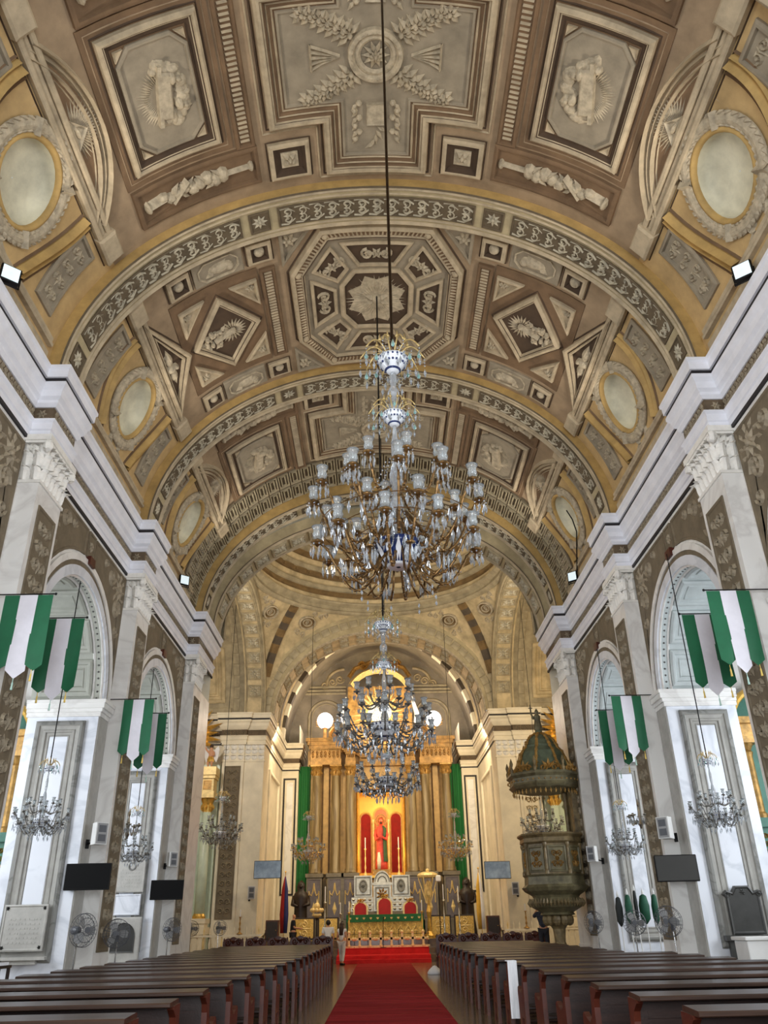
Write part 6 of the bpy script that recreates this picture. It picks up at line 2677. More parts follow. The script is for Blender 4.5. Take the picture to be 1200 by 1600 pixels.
# communion rail with gilt crosses
CR = thing('altar_rail', 'low rail of gilt budded crosses before the red altar step', 'rail', (.2, 44.0, .57))
m = MB()
m.box(-1.9, 2.25, 43.97, 44.03, .62, .66)
m.box(-1.9, 2.25, 43.985, 44.015, .57, .62)
m.build('bottom_bar', 'gilt_pale', CR)
m = MB()
for k, xx in enumerate((-1.9, -1.4, -.75, .0, .75, 1.4, 2.2)):
    m.box(xx - .012, xx + .012, 43.985, 44.015, .57, 1.35)
m.box(-1.9, 2.25, 43.99, 44.01, 1.13, 1.15)
m.build('black_rail', 'black', CR)
cm = MB()
cm.box(-.05, .05, -.03, .03, 0, .6)
cm.box(-.2, .2, -.03, .03, .27, .37)
for (x, z) in ((0, .6), (0, .02), (-.2, .315), (.2, .315)):
    cm.sphere((x, 0, z), .08, 8, 6, 1, .7, 1)
    cm.sphere((x * 1.25 + (.05 if x == 0 else 0), 0, z + (.0 if x == 0 else .05)), .035, 6, 4)
    cm.sphere((x * 1.25 - (.05 if x == 0 else 0), 0, z - (.0 if x == 0 else .05)), .035, 6, 4)
cs_ = None
for k in range(8):
    x = -1.66 + k * .515
    if cs_ is None:
        cs_ = cm.build('budded_cross', 'gilt_pale', CR, False)
        cs_.location = (x - .2, 0, .06)
    else:
        inst(cs_, CR, (x - .2, 0, .06))

# standing things right and left of the altar
t = thing('processional_stand', 'ornate gilt canopied stand right of the altar', 'stand', (2.45, 47.2, .9))
m = MB()
m.lathe([(.3, 0), (.3, .1), (.12, .3), (.08, .9), (.14, 1.2), (.08, 1.5), (.06, 1.9)], (0, 0, 0), 12)
m.build('stem', 'gilt', t, False)
m = MB()
for k in range(6):
    a = k * PI / 3
    m.tube([(.1 * math.cos(a), .1 * math.sin(a), 1.6), (.3 * math.cos(a), .3 * math.sin(a), 2.2), (.48 * math.cos(a), .48 * math.sin(a), 2.75), (.5 * math.cos(a), .5 * math.sin(a), 3.0)], .03, 6)
m.lathe([(.52, 2.85), (.56, 2.95), (.5, 3.05), (.3, 3.12)], (0, 0, 0), 16)
m.sphere((0, 0, 3.2), .1, 8, 6)
m.build('canopy', 'gilt_pale', t, False)
m = MB()
m.lathe([(.05, 1.7), (.2, 2.0), (.22, 2.3), (.1, 2.6), (.02, 2.75)], (0, 0, 0), 12)
m.build('figure', 'gilt_pale', t, False)
t = thing('lamp_post', 'thin black post with a white lamp head right of the altar', 'lamp', (2.95, 46.2, .9))
m = MB()
m.lathe([(.18, 0), (.18, .03), (.03, .05)], (0, 0, 0), 12)
m.tube([(0, 0, .03), (0, 0, 2.6)], .025, 6)
m.build('post', 'black', t, False)
m = MB()
m.bbox(-.13, .13, -.13, .13, 2.6, 2.9, .04)
m.build('head', 'cloth_white', t, False)
t = thing('microphone_stand', 'thin black microphone stand in the middle of the red steps', 'microphone', (.0, 43.4, .57))
m = MB()
m.tube([(0, 0, 0), (0, 0, 1.1), (.03, -.1, 1.25)], .014, 5)
m.lathe([(.14, 0), (.14, .02), (.02, .03)], (0, 0, 0), 10)
m.build('stand', 'black', t, False)
m = MB()
m.sphere((.035, -.12, 1.28), .035, 6, 5)
m.build('microphone', 'black', t, False)
for s in (-1, 1):
    sd = SIDE[s]
    t = thing('hooded_statue', 'dark hooded wooden statue against the %s edge of the retable' % sd, 'statue', (s * 4.55 + .1, 48.6, .9))
    m = MB()
    m.lathe([(.42, 0), (.45, .2), (.36, .9), (.34, 1.6), (.44, 2.0), (.36, 2.25), (.2, 2.38), (.24, 2.55), (.19, 2.75), (.03, 2.9)], (0, 0, .0), 16, 1, .8, fn=lambda t_, r, z: r * (1 + .06 * math.sin(6 * t_)))
    for d in (-1, 1):
        m.tube([(d * .36, 0, 2.1), (d * .42, -.15, 1.7), (d * .15, -.36, 1.6)], [.12, .12, .06], 8)
    m.build('body', 'wood_dark', t, False, smooth=True)
    m = MB()
    m.sphere((0, -.13, 2.58), .11, 10, 8)
    m.build('face', 'wood_dark', t, False, smooth=True)
    # framed gilt panels
    for k, x in enumerate((3.0, 4.25)):
        t = thing('gilt_panel', 'framed white and gilt panel %s %s hooded statue' % ('inside of the' if k == 0 else 'in front of the', sd), 'panel', (s * x + .1, 48.0 - k * .3, .9))
        m = MB()
        m.bbox(-.55, .55, -.05, .1, 0, 1.05, .02)
        m.build('frame', 'wood_dark', t, False)
        m = MB()
        m.box(-.48, .48, -.07, -.05, .08, .98)
        pn = m.build('gilt_field', 'altar_lace', t, False)
        m = MB()
        scroll(m, face_map(-.07), -.45, .45, .1, .95, .03, rng, 'u')
        m.build('relief', 'gilt_pale', pn, False)
    # green drapes
    m = MB()
    n = 14
    for i in range(n + 1):
        u = i / n
        x = s * (4.95 - .7 * u)
        y = 50.85 + .07 * math.sin(u * 16)
        m.v.extend([(x, y, 2.6), (x, y, 10.25)])
    for i in range(n):
        m.f.append((2 * i, 2 * i + 1, 2 * i + 3, 2 * i + 2))
    o = m.build('green_drape', 'drape_green', smooth=True)
    tag(o, 'tall green drape hanging on the %s edge of the retable' % sd, 'curtain')
    t = thing('flag', '%s flag on a pole below the %s sanctuary wall panel' % ('red and blue' if s < 0 else 'yellow and white', sd), 'flag', (s * 5.1, 46.4, .9))
    m = MB()
    m.tube([(0, 0, 0), (0, 0, 3.2)], .02, 6)
    m.sphere((0, 0, 3.22), .05, 6, 5)
    m.build('pole', 'gilt', t, False)
    for k, (mt, xx) in enumerate(((('niche_red', -.1), ('flag_blue', .1)) if s < 0 else (('flag_yellow', -.1), ('cloth_white', .1)))):
        m = MB()
        m.tube([(0, -.03, 3.0), (xx * .6, -.04, 2.4), (xx, -.05, 1.2), (xx * .8, -.03, .35)], [.03, .1, .13, .1], 8)
        m.build('flag_cloth', mt, t, False, smooth=True)
    t = thing('low_cabinet', 'small red-brown cabinet standing by the %s sanctuary doorway' % sd, 'cabinet', (s * 5.5, 44.9, .9))
    m = MB()
    m.bbox(-.32, .32, -.25, .25, 0, .95, .02)
    m.build('body', 'pew_red', t, False)
    m = MB()
    m.bbox(-.27, .27, -.27, -.25, .08, .88, .008)
    dr = m.build('door', 'wood_dark', t, False)
    MB().sphere((.2, -.28, .5), .02, 6, 4).build('knob', 'gilt', dr, False)
t = thing('sanctuary_lamp', 'gilt lamp stand with a crown of lights beside the bald man', 'lamp', (-3.35, 45.6, .9))
m = MB()
m.lathe([(.2, 0), (.2, .05), (.05, .15), (.04, .9), (.1, 1.0), (.04, 1.05)], (0, 0, 0), 10)
m.build('stem', 'wood_dark', t, False)
m = MB()
m.lathe([(.08, 1.02), (.25, 1.12), (.22, 1.2), (.1, 1.2)], (0, 0, 0), 12)
for k in range(8):
    a = k * PI / 4
    m.sphere((.26 * math.cos(a), .26 * math.sin(a), 1.36), .1, 8, 6)
m.sphere((0, 0, 1.55), .16, 8, 6)
m.lathe([(.1, 1.6), (.04, 1.75), (.005, 1.9)], (0, 0, 0), 8)
m.build('crown', 'gilt_pale', t, False)

# ================================================================== transept altars
for s in (-1, 1):
    sd = SIDE[s]
    t = thing('side_altar', 'mint-columned gilt side altar in the %s transept' % sd, 'altar', (s * 9.6, 41.9, 0))
    m = MB()
    m.box(*sorted((s * 8.12, s * 12.4)), 41.9, 42.25, 0, 8.9)
    m.build('back_panel', 'mint_column', t)
    m = MB()
    for z0, z1, e in ((0, 1.3, 0), (1.3, 1.6, .12), (1.6, 1.75, .05), (1.75, 1.95, .1)):
        m.box(*sorted((s * (8.2 - e), s * (10.4 + e))), 41.0 - e, 42.25, z0, z1)
    m.build('plinth', 'cream', t)
    for x in (8.5, 9.34):
        m = MB()
        m.lathe([(.29, 1.95), (.3, 2.05), (.25, 2.15)], (s * x, 41.4, 0), 16)
        m.build('column_base', 'gilt', t)
        m = MB()
        m.lathe([(.24, 2.15), (.24, 4), (.21, 6.6)], (s * x, 41.4, 0), 16)
        m.build('column', 'mint_column', t, smooth=True)
        m = MB()
        m.lathe([(.21, 6.55), (.23, 6.7), (.23, 6.9), (.3, 7.1), (.34, 7.2)], (s * x, 41.4, 0), 12)
        for k in range(8):
            a = k * PI / 4
            m.leaf(lambda u, v, h: (s * x + (.23 + h) * math.cos(a + u), 41.4 + (.23 + h) * math.sin(a + u), v), 0, 6.6, PI / 2, .42, .5, .14)
        m.build('capital', 'gilt', t)
        m = MB()
        m.box(s * x - .35, s * x + .35, 40.95, 41.9, 7.2, 7.5)
        m.box(s * x - .3, s * x + .3, 41.0, 41.9, 7.5, 8.1)
        m.box(s * x - .37, s * x + .37, 40.9, 41.9, 8.1, 8.25)
        m.box(s * x - .41, s * x + .41, 40.82, 41.9, 8.25, 8.55)
        m.box(s * x - .39, s * x + .39, 40.9, 41.9, 8.55, 8.65)
        eb = m.build('entablature_block', 'gilt_pale', t)
        m = MB()
        m.molded(face_map(41.0), rect(s * x - .2, s * x + .2, 7.58, 8.02), [(0, 0), (0, .03), (.04, .03), (.05, .005)], True, 9, None, 1)
        m.build('dark_square', 'gilt_dark', eb)
    # rayed gilt glory
    t2 = thing('sunburst', 'gilt sunburst of long rays above the %s transept altar' % sd, 'sunburst', (s * 9.85, 41.7, 10.3))
    m = MB()
    m.rays(face_map(41.75), s * 9.85, 10.3, .5, 1.9, 26, .12, 0, 0, 2 * PI, random.Random(8))
    m.build('rays', 'gilt', t2)
    m = MB()
    m.loops(face_map(41.75), [(circ(s * 9.85, 10.3, .75), 0), (circ(s * 9.85, 10.3, .7), .14), (circ(s * 9.85, 10.3, .55), .14), (circ(s * 9.85, 10.3, .5), .03), (circ(s * 9.85, 10.3, .01), .03)])
    m.build('ring', 'gilt_pale', t2)
    # rail with urns in front of the transept
    t3 = thing('transept_rail', 'white balustrade with small urns across the %s transept' % sd, 'rail', (s * 7.5, 40.2, 0))
    m = MB()
    m.box(*sorted((s * 5.4, s * 10.2)), 40.1, 40.3, 0, .5)
    m.box(*sorted((s * 5.4, s * 10.2)), 40.12, 40.28, 1.2, 1.28)
    m.build('plinth', 'cream', t3)
    for k in range(18):
        x = s * (5.55 + k * .27)
        if abs(abs(x) - 6.4) < .15:
            continue
        m = MB()
        m.lathe([(.05, .5), (.025, .7), (.045, .9), (.02, 1.2), (.02, 1.35), (.035, 1.45), (.004, 1.6)], (x, 40.2, 0), 6)
        m.build('baluster', 'cream' if k % 3 else 'gilt_pale', t3)
    candlestick('brass urn lamp on the %s transept rail' % sd, (s * 6.4, 40.2, 1.28), 1.0, 'gilt_dark', True, 'urn lamps of the transept rails', .9)


def skin_obj(name, V, E_, R, mt, parent, sub=2):
    me = bpy.data.meshes.new(name)
    me.from_pydata(V, E_, [])
    me.materials.append(MATS[mt])
    o = bpy.data.objects.new(name, me)
    COL.objects.link(o)
    o.parent = parent
    o.modifiers.new('skin', 'SKIN')
    sb = o.modifiers.new('sub', 'SUBSURF')
    sb.levels = sub
    sb.render_levels = sub
    if not me.skin_vertices:
        bm = bmesh.new()
        bm.from_mesh(me)
        bm.verts.layers.skin.verify()
        bm.to_mesh(me)
        bm.free()
    for i, r in enumerate(R):
        d = me.skin_vertices[0].data[i]
        d.radius = r if isinstance(r, tuple) else (r, r)
        d.use_root = (i == 0)
    for p in me.polygons:
        p.use_smooth = True
    return o


def person(label, loc, rz, arms, shirt, trousers, hair, hairlen=0, sleeve=.6, H=1.72, legs=None, sleeveless=False, bald=False, female=False):
    """faces +y before rz; arms: for each side (elbow, wrist) offsets"""
    t = thing('person', label, 'person', loc, rz)
    k = H / 1.72
    sw = .17 if female else .195
    J = {}
    V, R, E_ = [], [], []
    def jv(n, p, r, par=None):
        J[n] = len(V)
        V.append((p[0] * k, p[1] * k, p[2] * k))
        R.append(r if isinstance(r, tuple) else r * k)
        if par is not None:
            E_.append((J[par], J[n]))
    jv('pel', (0, 0, .95), .13)
    jv('spi', (0, 0, 1.13), .115, 'pel')
    jv('che', (0, 0, 1.32), .13, 'spi')
    jv('nec', (0, .0, 1.46), .055, 'che')
    jv('chin', (0, .03, 1.53), .06, 'nec')
    jv('hea', (0, .02, 1.61), .088, 'chin')
    jv('top', (0, .0, 1.69), .06, 'hea')
    jv('nose', (0, .115, 1.585), .016, 'hea')
    for sg, n in ((-1, 'l'), (1, 'r')):
        jv('ear' + n, (sg * .092, .0, 1.59), .014, 'hea')
        jv('sh' + n, (sg * sw, 0, 1.4), .06, 'che')
        el, wr = arms[0 if sg < 0 else 1]
        jv('el' + n, el, .043, 'sh' + n)
        jv('wr' + n, wr, .03, 'el' + n)
        d = (Vector(wr) - Vector(el)).normalized()
        sd_ = d.cross(Vector((0, 0, 1)))
        sd_ = sd_.normalized() if sd_.length > .1 else Vector((1, 0, 0))
        pa = Vector(wr) + d * .08
        jv('pa' + n, pa, .03, 'wr' + n)
        for f in range(4):
            q = pa + d * .035 + sd_ * (f - 1.5) * .02
            jv('f%d' % f + n, q, .009, 'pa' + n)
            jv('g%d' % f + n, q + d * (.05 - .008 * abs(f - 1.3)) + Vector((0, 0, -.012)), .008, 'f%d' % f + n)
        jv('th' + n, Vector(wr) + d * .05 + sd_ * .045, .009, 'wr' + n)
        lg = legs[0 if sg < 0 else 1] if legs else ((sg * .1, 0, .5), (sg * .1, -.02, .08))
        jv('hi' + n, (sg * .09, 0, .88), .1, 'pel')
        jv('kn' + n, lg[0], .06, 'hi' + n)
        jv('an' + n, lg[1], .04, 'kn' + n)
        jv('to' + n, (lg[1][0], lg[1][1] + .15, .035), .035, 'an' + n)
    skin_obj('body', V, E_, R, 'skin', t)
    g = 1.22
    # shirt
    def sub(names, edges, radii, nm, mt):
        vv = [V[J[n]] if isinstance(n, str) else tuple(x * k for x in n) for n in names]
        skin_obj(nm, vv, edges, radii, mt, t)
    def mixp(a, b, u):
        A, B = Vector(V[J[a]]), Vector(V[J[b]])
        return tuple((A + (B - A) * u) / k)
    nm_ = [(0, 0, .92), 'spi', 'che', (0, 0, 1.43), 'shl', mixp('shl', 'ell', sleeve), 'shr', mixp('shr', 'elr', sleeve)]
    ed = [(0, 1), (1, 2), (2, 3), (2, 4), (4, 5), (2, 6), (6, 7)]
    ra = [.165, .14 if not female else .125, .155, .07, .082, .066, .082, .066]
    if sleeve > 1:
        nm_ += [mixp('ell', 'wrl', sleeve - 1), mixp('elr', 'wrr', sleeve - 1)]
        nm_[5], nm_[7] = 'ell', 'elr'
        ed += [(5, 8), (7, 9)]
        ra += [.045, .045]
    sub(nm_, ed, [r * k for r in ra], 'shirt', shirt)
    sub([(0, 0, .96), 'hil', mixp('hil', 'knl', .5), 'knl', mixp('knl', 'anl', .92), 'hir', mixp('hir', 'knr', .5), 'knr', mixp('knr', 'anr', .92)],
        [(0, 1), (1, 2), (2, 3), (3, 4), (0, 5), (5, 6), (6, 7), (7, 8)], [r * k for r in (.15, .115, .098, .082, .062, .115, .098, .082, .062)], 'trousers', trousers)
    if not bald:
        m = MB()
        m.sphere((0, -.02 * k, 1.625 * k), .108 * k, 12, 8, 1, 1.02, 1.05)
        if hairlen:
            m.lathe([(.1, 1.62 * k), (.115, 1.5 * k), (.11, (1.62 - hairlen) * k), (.03, (1.58 - hairlen) * k)], (0, -.07 * k, 0), 10, 1, .55)
        m.build('hair', hair, t, False, smooth=True)
    m = MB()
    for sg in (-1, 1):
        m.sphere((sg * .035 * k, .098 * k, 1.605 * k), .012, 6, 4)
    m.build('eyes', 'hair_dark', t, False)
    m = MB()
    m.sphere((0, .098 * k, 1.548 * k), .02, 6, 4, 1.2, .5, .35)
    m.build('mouth', 'niche_red', t, False)
    m = MB()
    for n in ('l', 'r'):
        p = V[J['an' + n]]
        m.bbox(p[0] - .05, p[0] + .05, p[1] - .07, p[1] + .2, 0, .075, .02)
    m.build('shoes', 'black', t, False)
    return t


down = (((-.24, -.02, 1.12), (-.22, .06, .88)), ((.24, -.02, 1.12), (.22, .06, .88)))
person('man in a white T-shirt seen from behind, standing at the altar steps', (-2.45, 40.0, 0), .15, down, 'shirt_white', 'trousers_dark', 'hair_dark', 0, .75, 1.78)
person('woman in white with long brown hair beside the man in white', (-1.86, 40.6, 0), -.35, down, 'shirt_white', 'trousers_white', 'hair_brown', .42, .35, 1.68,
       legs=(((-.1, .08, .5), (-.09, .12, .08)), ((.1, -.05, .5), (.11, -.2, .1))), female=True)
person('bald man in a dark T-shirt facing right, left of the altar', (-4.25, 42.55, .3), -1.35, (((-.24, .02, 1.14), (-.2, .26, 1.1)), ((.24, .02, 1.14), (.2, .28, 1.12))), 'shirt_navy', 'trousers_dark', 'hair_dark', 0, .8, 1.8, bald=True)
pp = person('person in a dark patterned shirt photographing beside the pulpit', (5.6, 31.75, .38), -.2, (((-.32, .1, 1.3), (-.16, .3, 1.56)), ((.34, .08, 1.28), (.14, .3, 1.55))), 'shirt_pattern', 'trousers_dark', 'hair_dark', 0, .9, 1.74)
t = thing('phone', 'phone held up by the person in the patterned shirt', 'phone', (5.67, 32.14, 1.98), -.2)
m = MB()
m.bbox(5.2, 6.0, 31.45, 32.1, 0, .37, .02)
st_ = m.build('wooden_step', 'pew_wood')
tag(st_, 'low dark wooden step under the person in the patterned shirt', 'step')
m = MB()
m.bbox(-.08, .08, -.006, .006, -.04, .04, .003)
m.build('case', 'black', t, False)
m = MB()
m.box(-.074, .074, -.0075, -.006, -.034, .034)
m.build('display', 'screen_glare_and_display', t, False)

# putti on the left side altar
for k, (x, rz) in enumerate(((-9.34, .2), (-8.5, -.2))):
    t = thing('putto_statue', 'winged putto statue on the left side altar, %s one' % ('outer' if k == 0 else 'inner'), 'statue', (x, 41.3, 8.65), rz + PI, 'putti on the left side altar')
    V = [(0, 0, .5), (0, 0, .7), (0, 0, .86), (0, 0, .98), (0, .01, 1.12), (-.14, 0, .84), (-.26, .1, .66), (-.12, .22, .64), (.14, 0, .84), (.3, .08, .98), (.34, .14, 1.14),
         (-.08, 0, .44), (-.12, .12, .26), (-.12, .05, .03), (.08, 0, .44), (.13, .1, .24), (.1, .04, .03)]
    E_ = [(0, 1), (1, 2), (2, 3), (3, 4), (2, 5), (5, 6), (6, 7), (2, 8), (8, 9), (9, 10), (0, 11), (11, 12), (12, 13), (0, 14), (14, 15), (15, 16)]
    R = [.15, .13, .13, .07, .13, .07, .055, .04, .07, .055, .04, .11, .08, .05, .11, .08, .05]
    t.scale = (.8, .8, .9)
    skin_obj('body', V, E_, R, 'skin', t)
    for d in (-1, 1):
        m = MB()
        prism(m, [(d * .06, .75), (d * .2, 1.0), (d * .42, 1.2), (d * .5, 1.0), (d * .46, .6), (d * .34, .3), (d * .2, .45)], 'y', -.14, -.1)
        m.build('wing', 'cloth_white', t, False)
    m = MB()
    m.lathe([(.2, .3), (.22, .45), (.16, .6)], (0, 0, 0), 10)
    m.build('loincloth', 'gilt', t, False)
    m = MB()
    m.sphere((0, -.03, 1.17), .12, 8, 6)
    m.build('hair', 'hair_brown', t, False)

# ================================================================== pulpit
PX0, PY0 = 5.36, 27.75
PU = thing('pulpit', 'carved dark green and gilt pulpit with domed canopy on the right pier', 'pulpit', (PX0, PY0, 0))


def hexl(m, prof, n=6, ph=PI / 6):
    return m.lathe(prof, (0, 0, 0), n, 1, 1, ph)


N6 = 8
PH = PI / 8
m = MB()
m.lathe([(.34, 0), (.36, .15), (.2, .25), (.16, .6), (.22, .85), (.16, 1.0), (.2, 1.35), (.3, 1.5)], (0, 0, 0), 12)
m.build('stem', 'pulpit_dark', PU, False)
m = MB()
for k in range(10):
    a = k * 2 * PI / 10
    m.sphere((.36 * math.cos(a), .36 * math.sin(a), 1.6), .13, 8, 6, 1, 1, 1.3)
m.build('cluster', 'pulpit_dark', PU, False)
m = MB()
m.lathe([(.3, 1.68), (.55, 1.74), (.5, 1.8), (.78, 1.95), (.86, 2.1), (.72, 2.22), (.76, 2.28), (.98, 2.4), (1.06, 2.5), (.96, 2.58), (.94, 2.8), (1.0, 2.86)], (0, 0, 0), N6, 1, 1, PH)
m.build('corbel', 'pulpit_green', PU, False)
m = MB()
for k in range(48):
    a = 2 * PI * k / 48
    m.leaf(lambda u, v, h: ((.82 + h + .0) * math.cos(a + u), (.82 + h) * math.sin(a + u), v), 0, 1.95, PI / 2, .26, .12, .08)
m.build('gadroons', 'pulpit_dark', PU, False, kind='stuff')
m = MB()
m.lathe([(.9, 2.84), (.9, 3.75), (.86, 3.75), (.86, 2.84)], (0, 0, 0), N6, 1, 1, PH)
m.build('drum', 'pulpit_dark', PU, False)
ap_ = .9 * math.cos(PI / 8)
for k in range(8):
    a = PI / 4 * k
    if -.3 < math.cos(a) + 1e-3 and False:
        continue
    c_, s_ = math.cos(a), math.sin(a)
    Mp = lambda u, v, h: ((ap_ + h) * c_ - u * s_, (ap_ + h) * s_ + u * c_, v)
    m = MB()
    m.molded(Mp, rect(-.29, .29, 2.92, 3.68), [(0, 0), (0, .04), (.05, .05), (.07, .015)], True, 9, None, 1)
    pn = m.build('carved_panel', 'pulpit_green', PU, False)
    m = MB()
    scroll(m, Mp, -.2, .2, 3.0, 3.6, .04, rng, 'v', .015)
    m.rosette(Mp, 0, 3.3, .1, 8, .06, .015)
    m.build('gilt_relief', 'gilt_dark', pn, False)
    a2 = a + PI / 8
    m = MB()
    m.lathe([(.07, 2.86), (.07, 2.95), (.045, 3.0), (.055, 3.3), (.04, 3.6), (.07, 3.7), (.07, 3.76)], (.92 * math.cos(a2), .92 * math.sin(a2), 0), 8)
    m.build('corner_column', 'pulpit_dark', PU, False)
m = MB()
m.lathe([(.92, 3.74), (1.0, 3.8), (.98, 3.92), (1.08, 4.0), (1.06, 4.05), (.86, 4.05)], (0, 0, 0), N6, 1, 1, PH)
m.build('handrail', 'pulpit_dark', PU, False)
m = MB()
for k, (dx, dy) in enumerate(((.86, .1), (.74, .42), (.86, -.2))):
    m.lathe([(.09, 3.9), (.1, 4.1), (.07, 4.2), (.075, 5.2), (.11, 5.35), (.11, 5.5)], (dx, dy, 0), 8)
m.box(.8, 1.0, -.3, .6, 3.9, 5.5)
m.build('back_post', 'pulpit_dark', PU, False)
m = MB()
m.lathe([(.92, 5.36), (1.1, 5.42), (1.2, 5.52), (1.16, 5.58), (1.16, 5.74), (1.26, 5.82), (1.24, 5.9), (1.0, 5.92), (.2, 5.9)], (0, 0, 0), N6, 1, 1, PH)
m.lathe([(.9, 5.37), (.1, 5.4)], (0, 0, 0), N6, 1, 1, PH)
m.build('canopy_rim', 'pulpit_green', PU, False)
m = MB()
for k in range(40):
    a = 2 * PI * k / 40
    octa(m, (1.04 * math.cos(a), 1.04 * math.sin(a), 5.3), .03, .09)
    m.sphere((1.19 * math.cos(a), 1.19 * math.sin(a), 5.64), .028, 5, 4)
m.build('fringe', 'gilt_dark', PU, False, kind='stuff')
m = MB()
dome_pr = [(1.08, 5.9), (.98, 6.05), (.86, 6.2), (.78, 6.4), (.7, 6.62), (.56, 6.78), (.55, 6.84), (.5, 6.9), (.46, 7.0), (.34, 7.14), (.16, 7.24), (.1, 7.28), (.13, 7.34), (.08, 7.4)]
m.lathe(dome_pr, (0, 0, 0), N6, 1, 1, PH)
m.build('canopy_dome', 'pulpit_copper', PU, False)
for k in range(8):
    a = PH + k * PI / 4
    m = MB()
    pts = [(r * 1.02 * math.cos(a), r * 1.02 * math.sin(a), z) for r, z in dome_pr[:11]]
    m.tube(pts, .045, 5)
    for p in pts:
        m.sphere(p, .065, 5, 4)
    m.build('dome_rib', 'gilt_dark', PU, False)
    a = k * PI / 4
    m = MB()
    Mc = lambda u, v, h: ((1.08 + h) * math.cos(a) - u * math.sin(a), (1.08 + h) * math.sin(a) + u * math.cos(a), v)
    m.spiral(Mc, -.18, 5.98, .12, 1.3, 0, -1, .06, .06)
    m.spiral(Mc, .18, 5.98, .12, 1.3, 0, 1, .06, .06)
    for d in (-.7, 0, .7):
        m.leaf(Mc, 0, 5.95, PI / 2 + d, .34, .12, .07)
    m.build('cresting', 'gilt_dark', PU, False)
    m = MB()
    a2 = PH + k * PI / 4
    m.lathe([(.04, 5.9), (.06, 6.0), (.03, 6.08), (.06, 6.2), (.01, 6.36)], (1.2 * math.cos(a2), 1.2 * math.sin(a2), 0), 6)
    m.build('finial', 'pulpit_dark', PU, False)
m = MB()
m.lathe([(.13, 7.38), (.14, 7.5), (.1, 7.7), (.12, 7.85), (.05, 7.94), (.07, 8.02), (.01, 8.12)], (0, 0, 0), 10, 1, .8)
m.tube([(-.12, 0, 7.75), (-.2, -.02, 7.95), (-.2, -.02, 8.25)], [.04, .03, .02], 6)
m.box(-.27, -.13, -.03, -.01, 8.12, 8.15)
m.build('figure_finial', 'pulpit_green', PU, False)

# ================================================================== chapel altars glimpsed at the picture edges
for s in (-1, 1):
    t = thing('chapel_altar', 'green and gilt chapel altar glimpsed at the %s picture edge' % SIDE[s], 'altar', (s * 9.4, 19.9, 0))
    for x in (8.75, 10.3):
        m = MB()
        m.box(s * x - .22, s * x + .22, 19.6, 20.3, 0, 3.4)
        m.box(s * x - .3, s * x + .3, 19.5, 20.3, 3.4, 3.6)
        m.build('pier', 'altar_teal', t)
        m = MB()
        m.lathe([(.16, 3.6), (.17, 3.7), (.13, 3.75), (.12, 5.0), (.15, 5.1), (.11, 5.15), (.2, 5.3)], (s * x, 19.8, 0), 12)
        m.build('column', 'gilt_dark', t)
        m = MB()
        m.box(s * x - .26, s * x + .26, 19.55, 20.3, 5.3, 5.45)
        m.box(s * x - .22, s * x + .22, 19.6, 20.3, 5.45, 5.75)
        m.box(s * x - .34, s * x + .34, 19.45, 20.3, 5.75, 5.9)
        m.build('entablature_block', 'gilt_dark', t)
        m = MB()
        Fc = face_map(19.6)
        scroll(m, Fc, s * x - .15, s * x + .15, .4, 3.3, .05, rng, 'v')
        m.build('gilt_relief', 'gilt', t)
    m = MB()
    m.box(*sorted((s * 8.9, s * 10.2)), 20.0, 20.25, .8, 5.9)
    m.build('green_panel', 'altar_teal', t)
    m = MB()
    m.tube([(s * 9.5 - .85 * math.cos(PI * k / 14), 19.95, 5.85 + .85 * math.sin(PI * k / 14)) for k in range(15)], .09, 8)
    m.build('arch', 'gilt', t)
    m = MB()
    prism(m, [(s * 9.5 - .8 * math.cos(PI * k / 14), 5.85 + .8 * math.sin(PI * k / 14)) for k in range(15)], 'y', 20.05, 20.15)
    m.build('tympanum', 'altar_teal', t)

# ================================================================== plaques, flags, loose things
def plaque(name, label, x0, x1, z0, z1, y, mt, lines, bolts=False):
    t = thing(name, label, 'plaque', ((x0 + x1) / 2, y, z0))
    m = MB()
    F = face_map(y)
    m.molded(F, rect(x0, x1, z0, z1), [(0, -.02), (0, .05), (.03, .06), (.05, .045)], True, 9, None, 1)
    sl = m.build('slab', mt, t)
    if lines:
        m = MB()
        for k in range(lines):
            z = z0 + (z1 - z0) * (.16 + .5 * k / max(1, lines - 1))
            u = x0 + .12
            r2 = random.Random(k)
            while u < x1 - .16:
                L = r2.uniform(.03, .08)
                m.molded(F, rect(u, min(u + L, x1 - .12), z, z + .035), [(0, .045), (0, .05)], True, 9, None, 1)
                u += L + .025
        m.build('worn_inscription', mt, sl, kind='stuff')
    if bolts:
        for (x, z) in ((x0 + .07, z0 + .07), (x1 - .07, z0 + .07), (x0 + .07, z1 - .07), (x1 - .07, z1 - .07)):
            m = MB()
            m.rosette(F, x, z, .05, 6, .03, .045)
            m.build('bolt_rosette', 'plaque_black', sl)
    return t


YR1, YR2 = 16.935 + AR - .09, 23.965 + AR - .09
plaque('stone_plaque', 'grey stone plaque with four dark rosette bolts below the nearest left panel', -8.12, -7.2, 1.22, 2.1, YR1, 'plaque_grey', 6, True)
m = MB()
m.box(-8.22, -7.1, YR1 - .12, YR1 + .05, 1.06, 1.12)
m.box(-8.0, -7.3, YR1 - .06, YR1 + .05, .98, 1.06)
o = m.build('stone_shelf', 'plaque_grey')
tag(o, 'narrow stone shelf beneath the plaque with four rosette bolts', 'shelf')
t = plaque('inscribed_tablet', 'cream inscribed tablet with a round emblem behind the second left chandelier', -7.95, -7.1, 2.55, 3.45, YR2, 'plaque_grey', 6)
m = MB()
m.loops(face_map(YR2), [(circ(-7.5, 3.25, .12), .04), (circ(-7.5, 3.25, .11), .07), (circ(-7.5, 3.25, .08), .07), (circ(-7.5, 3.25, .07), .045)])
m.build('round_emblem', 'marble_grey', t)
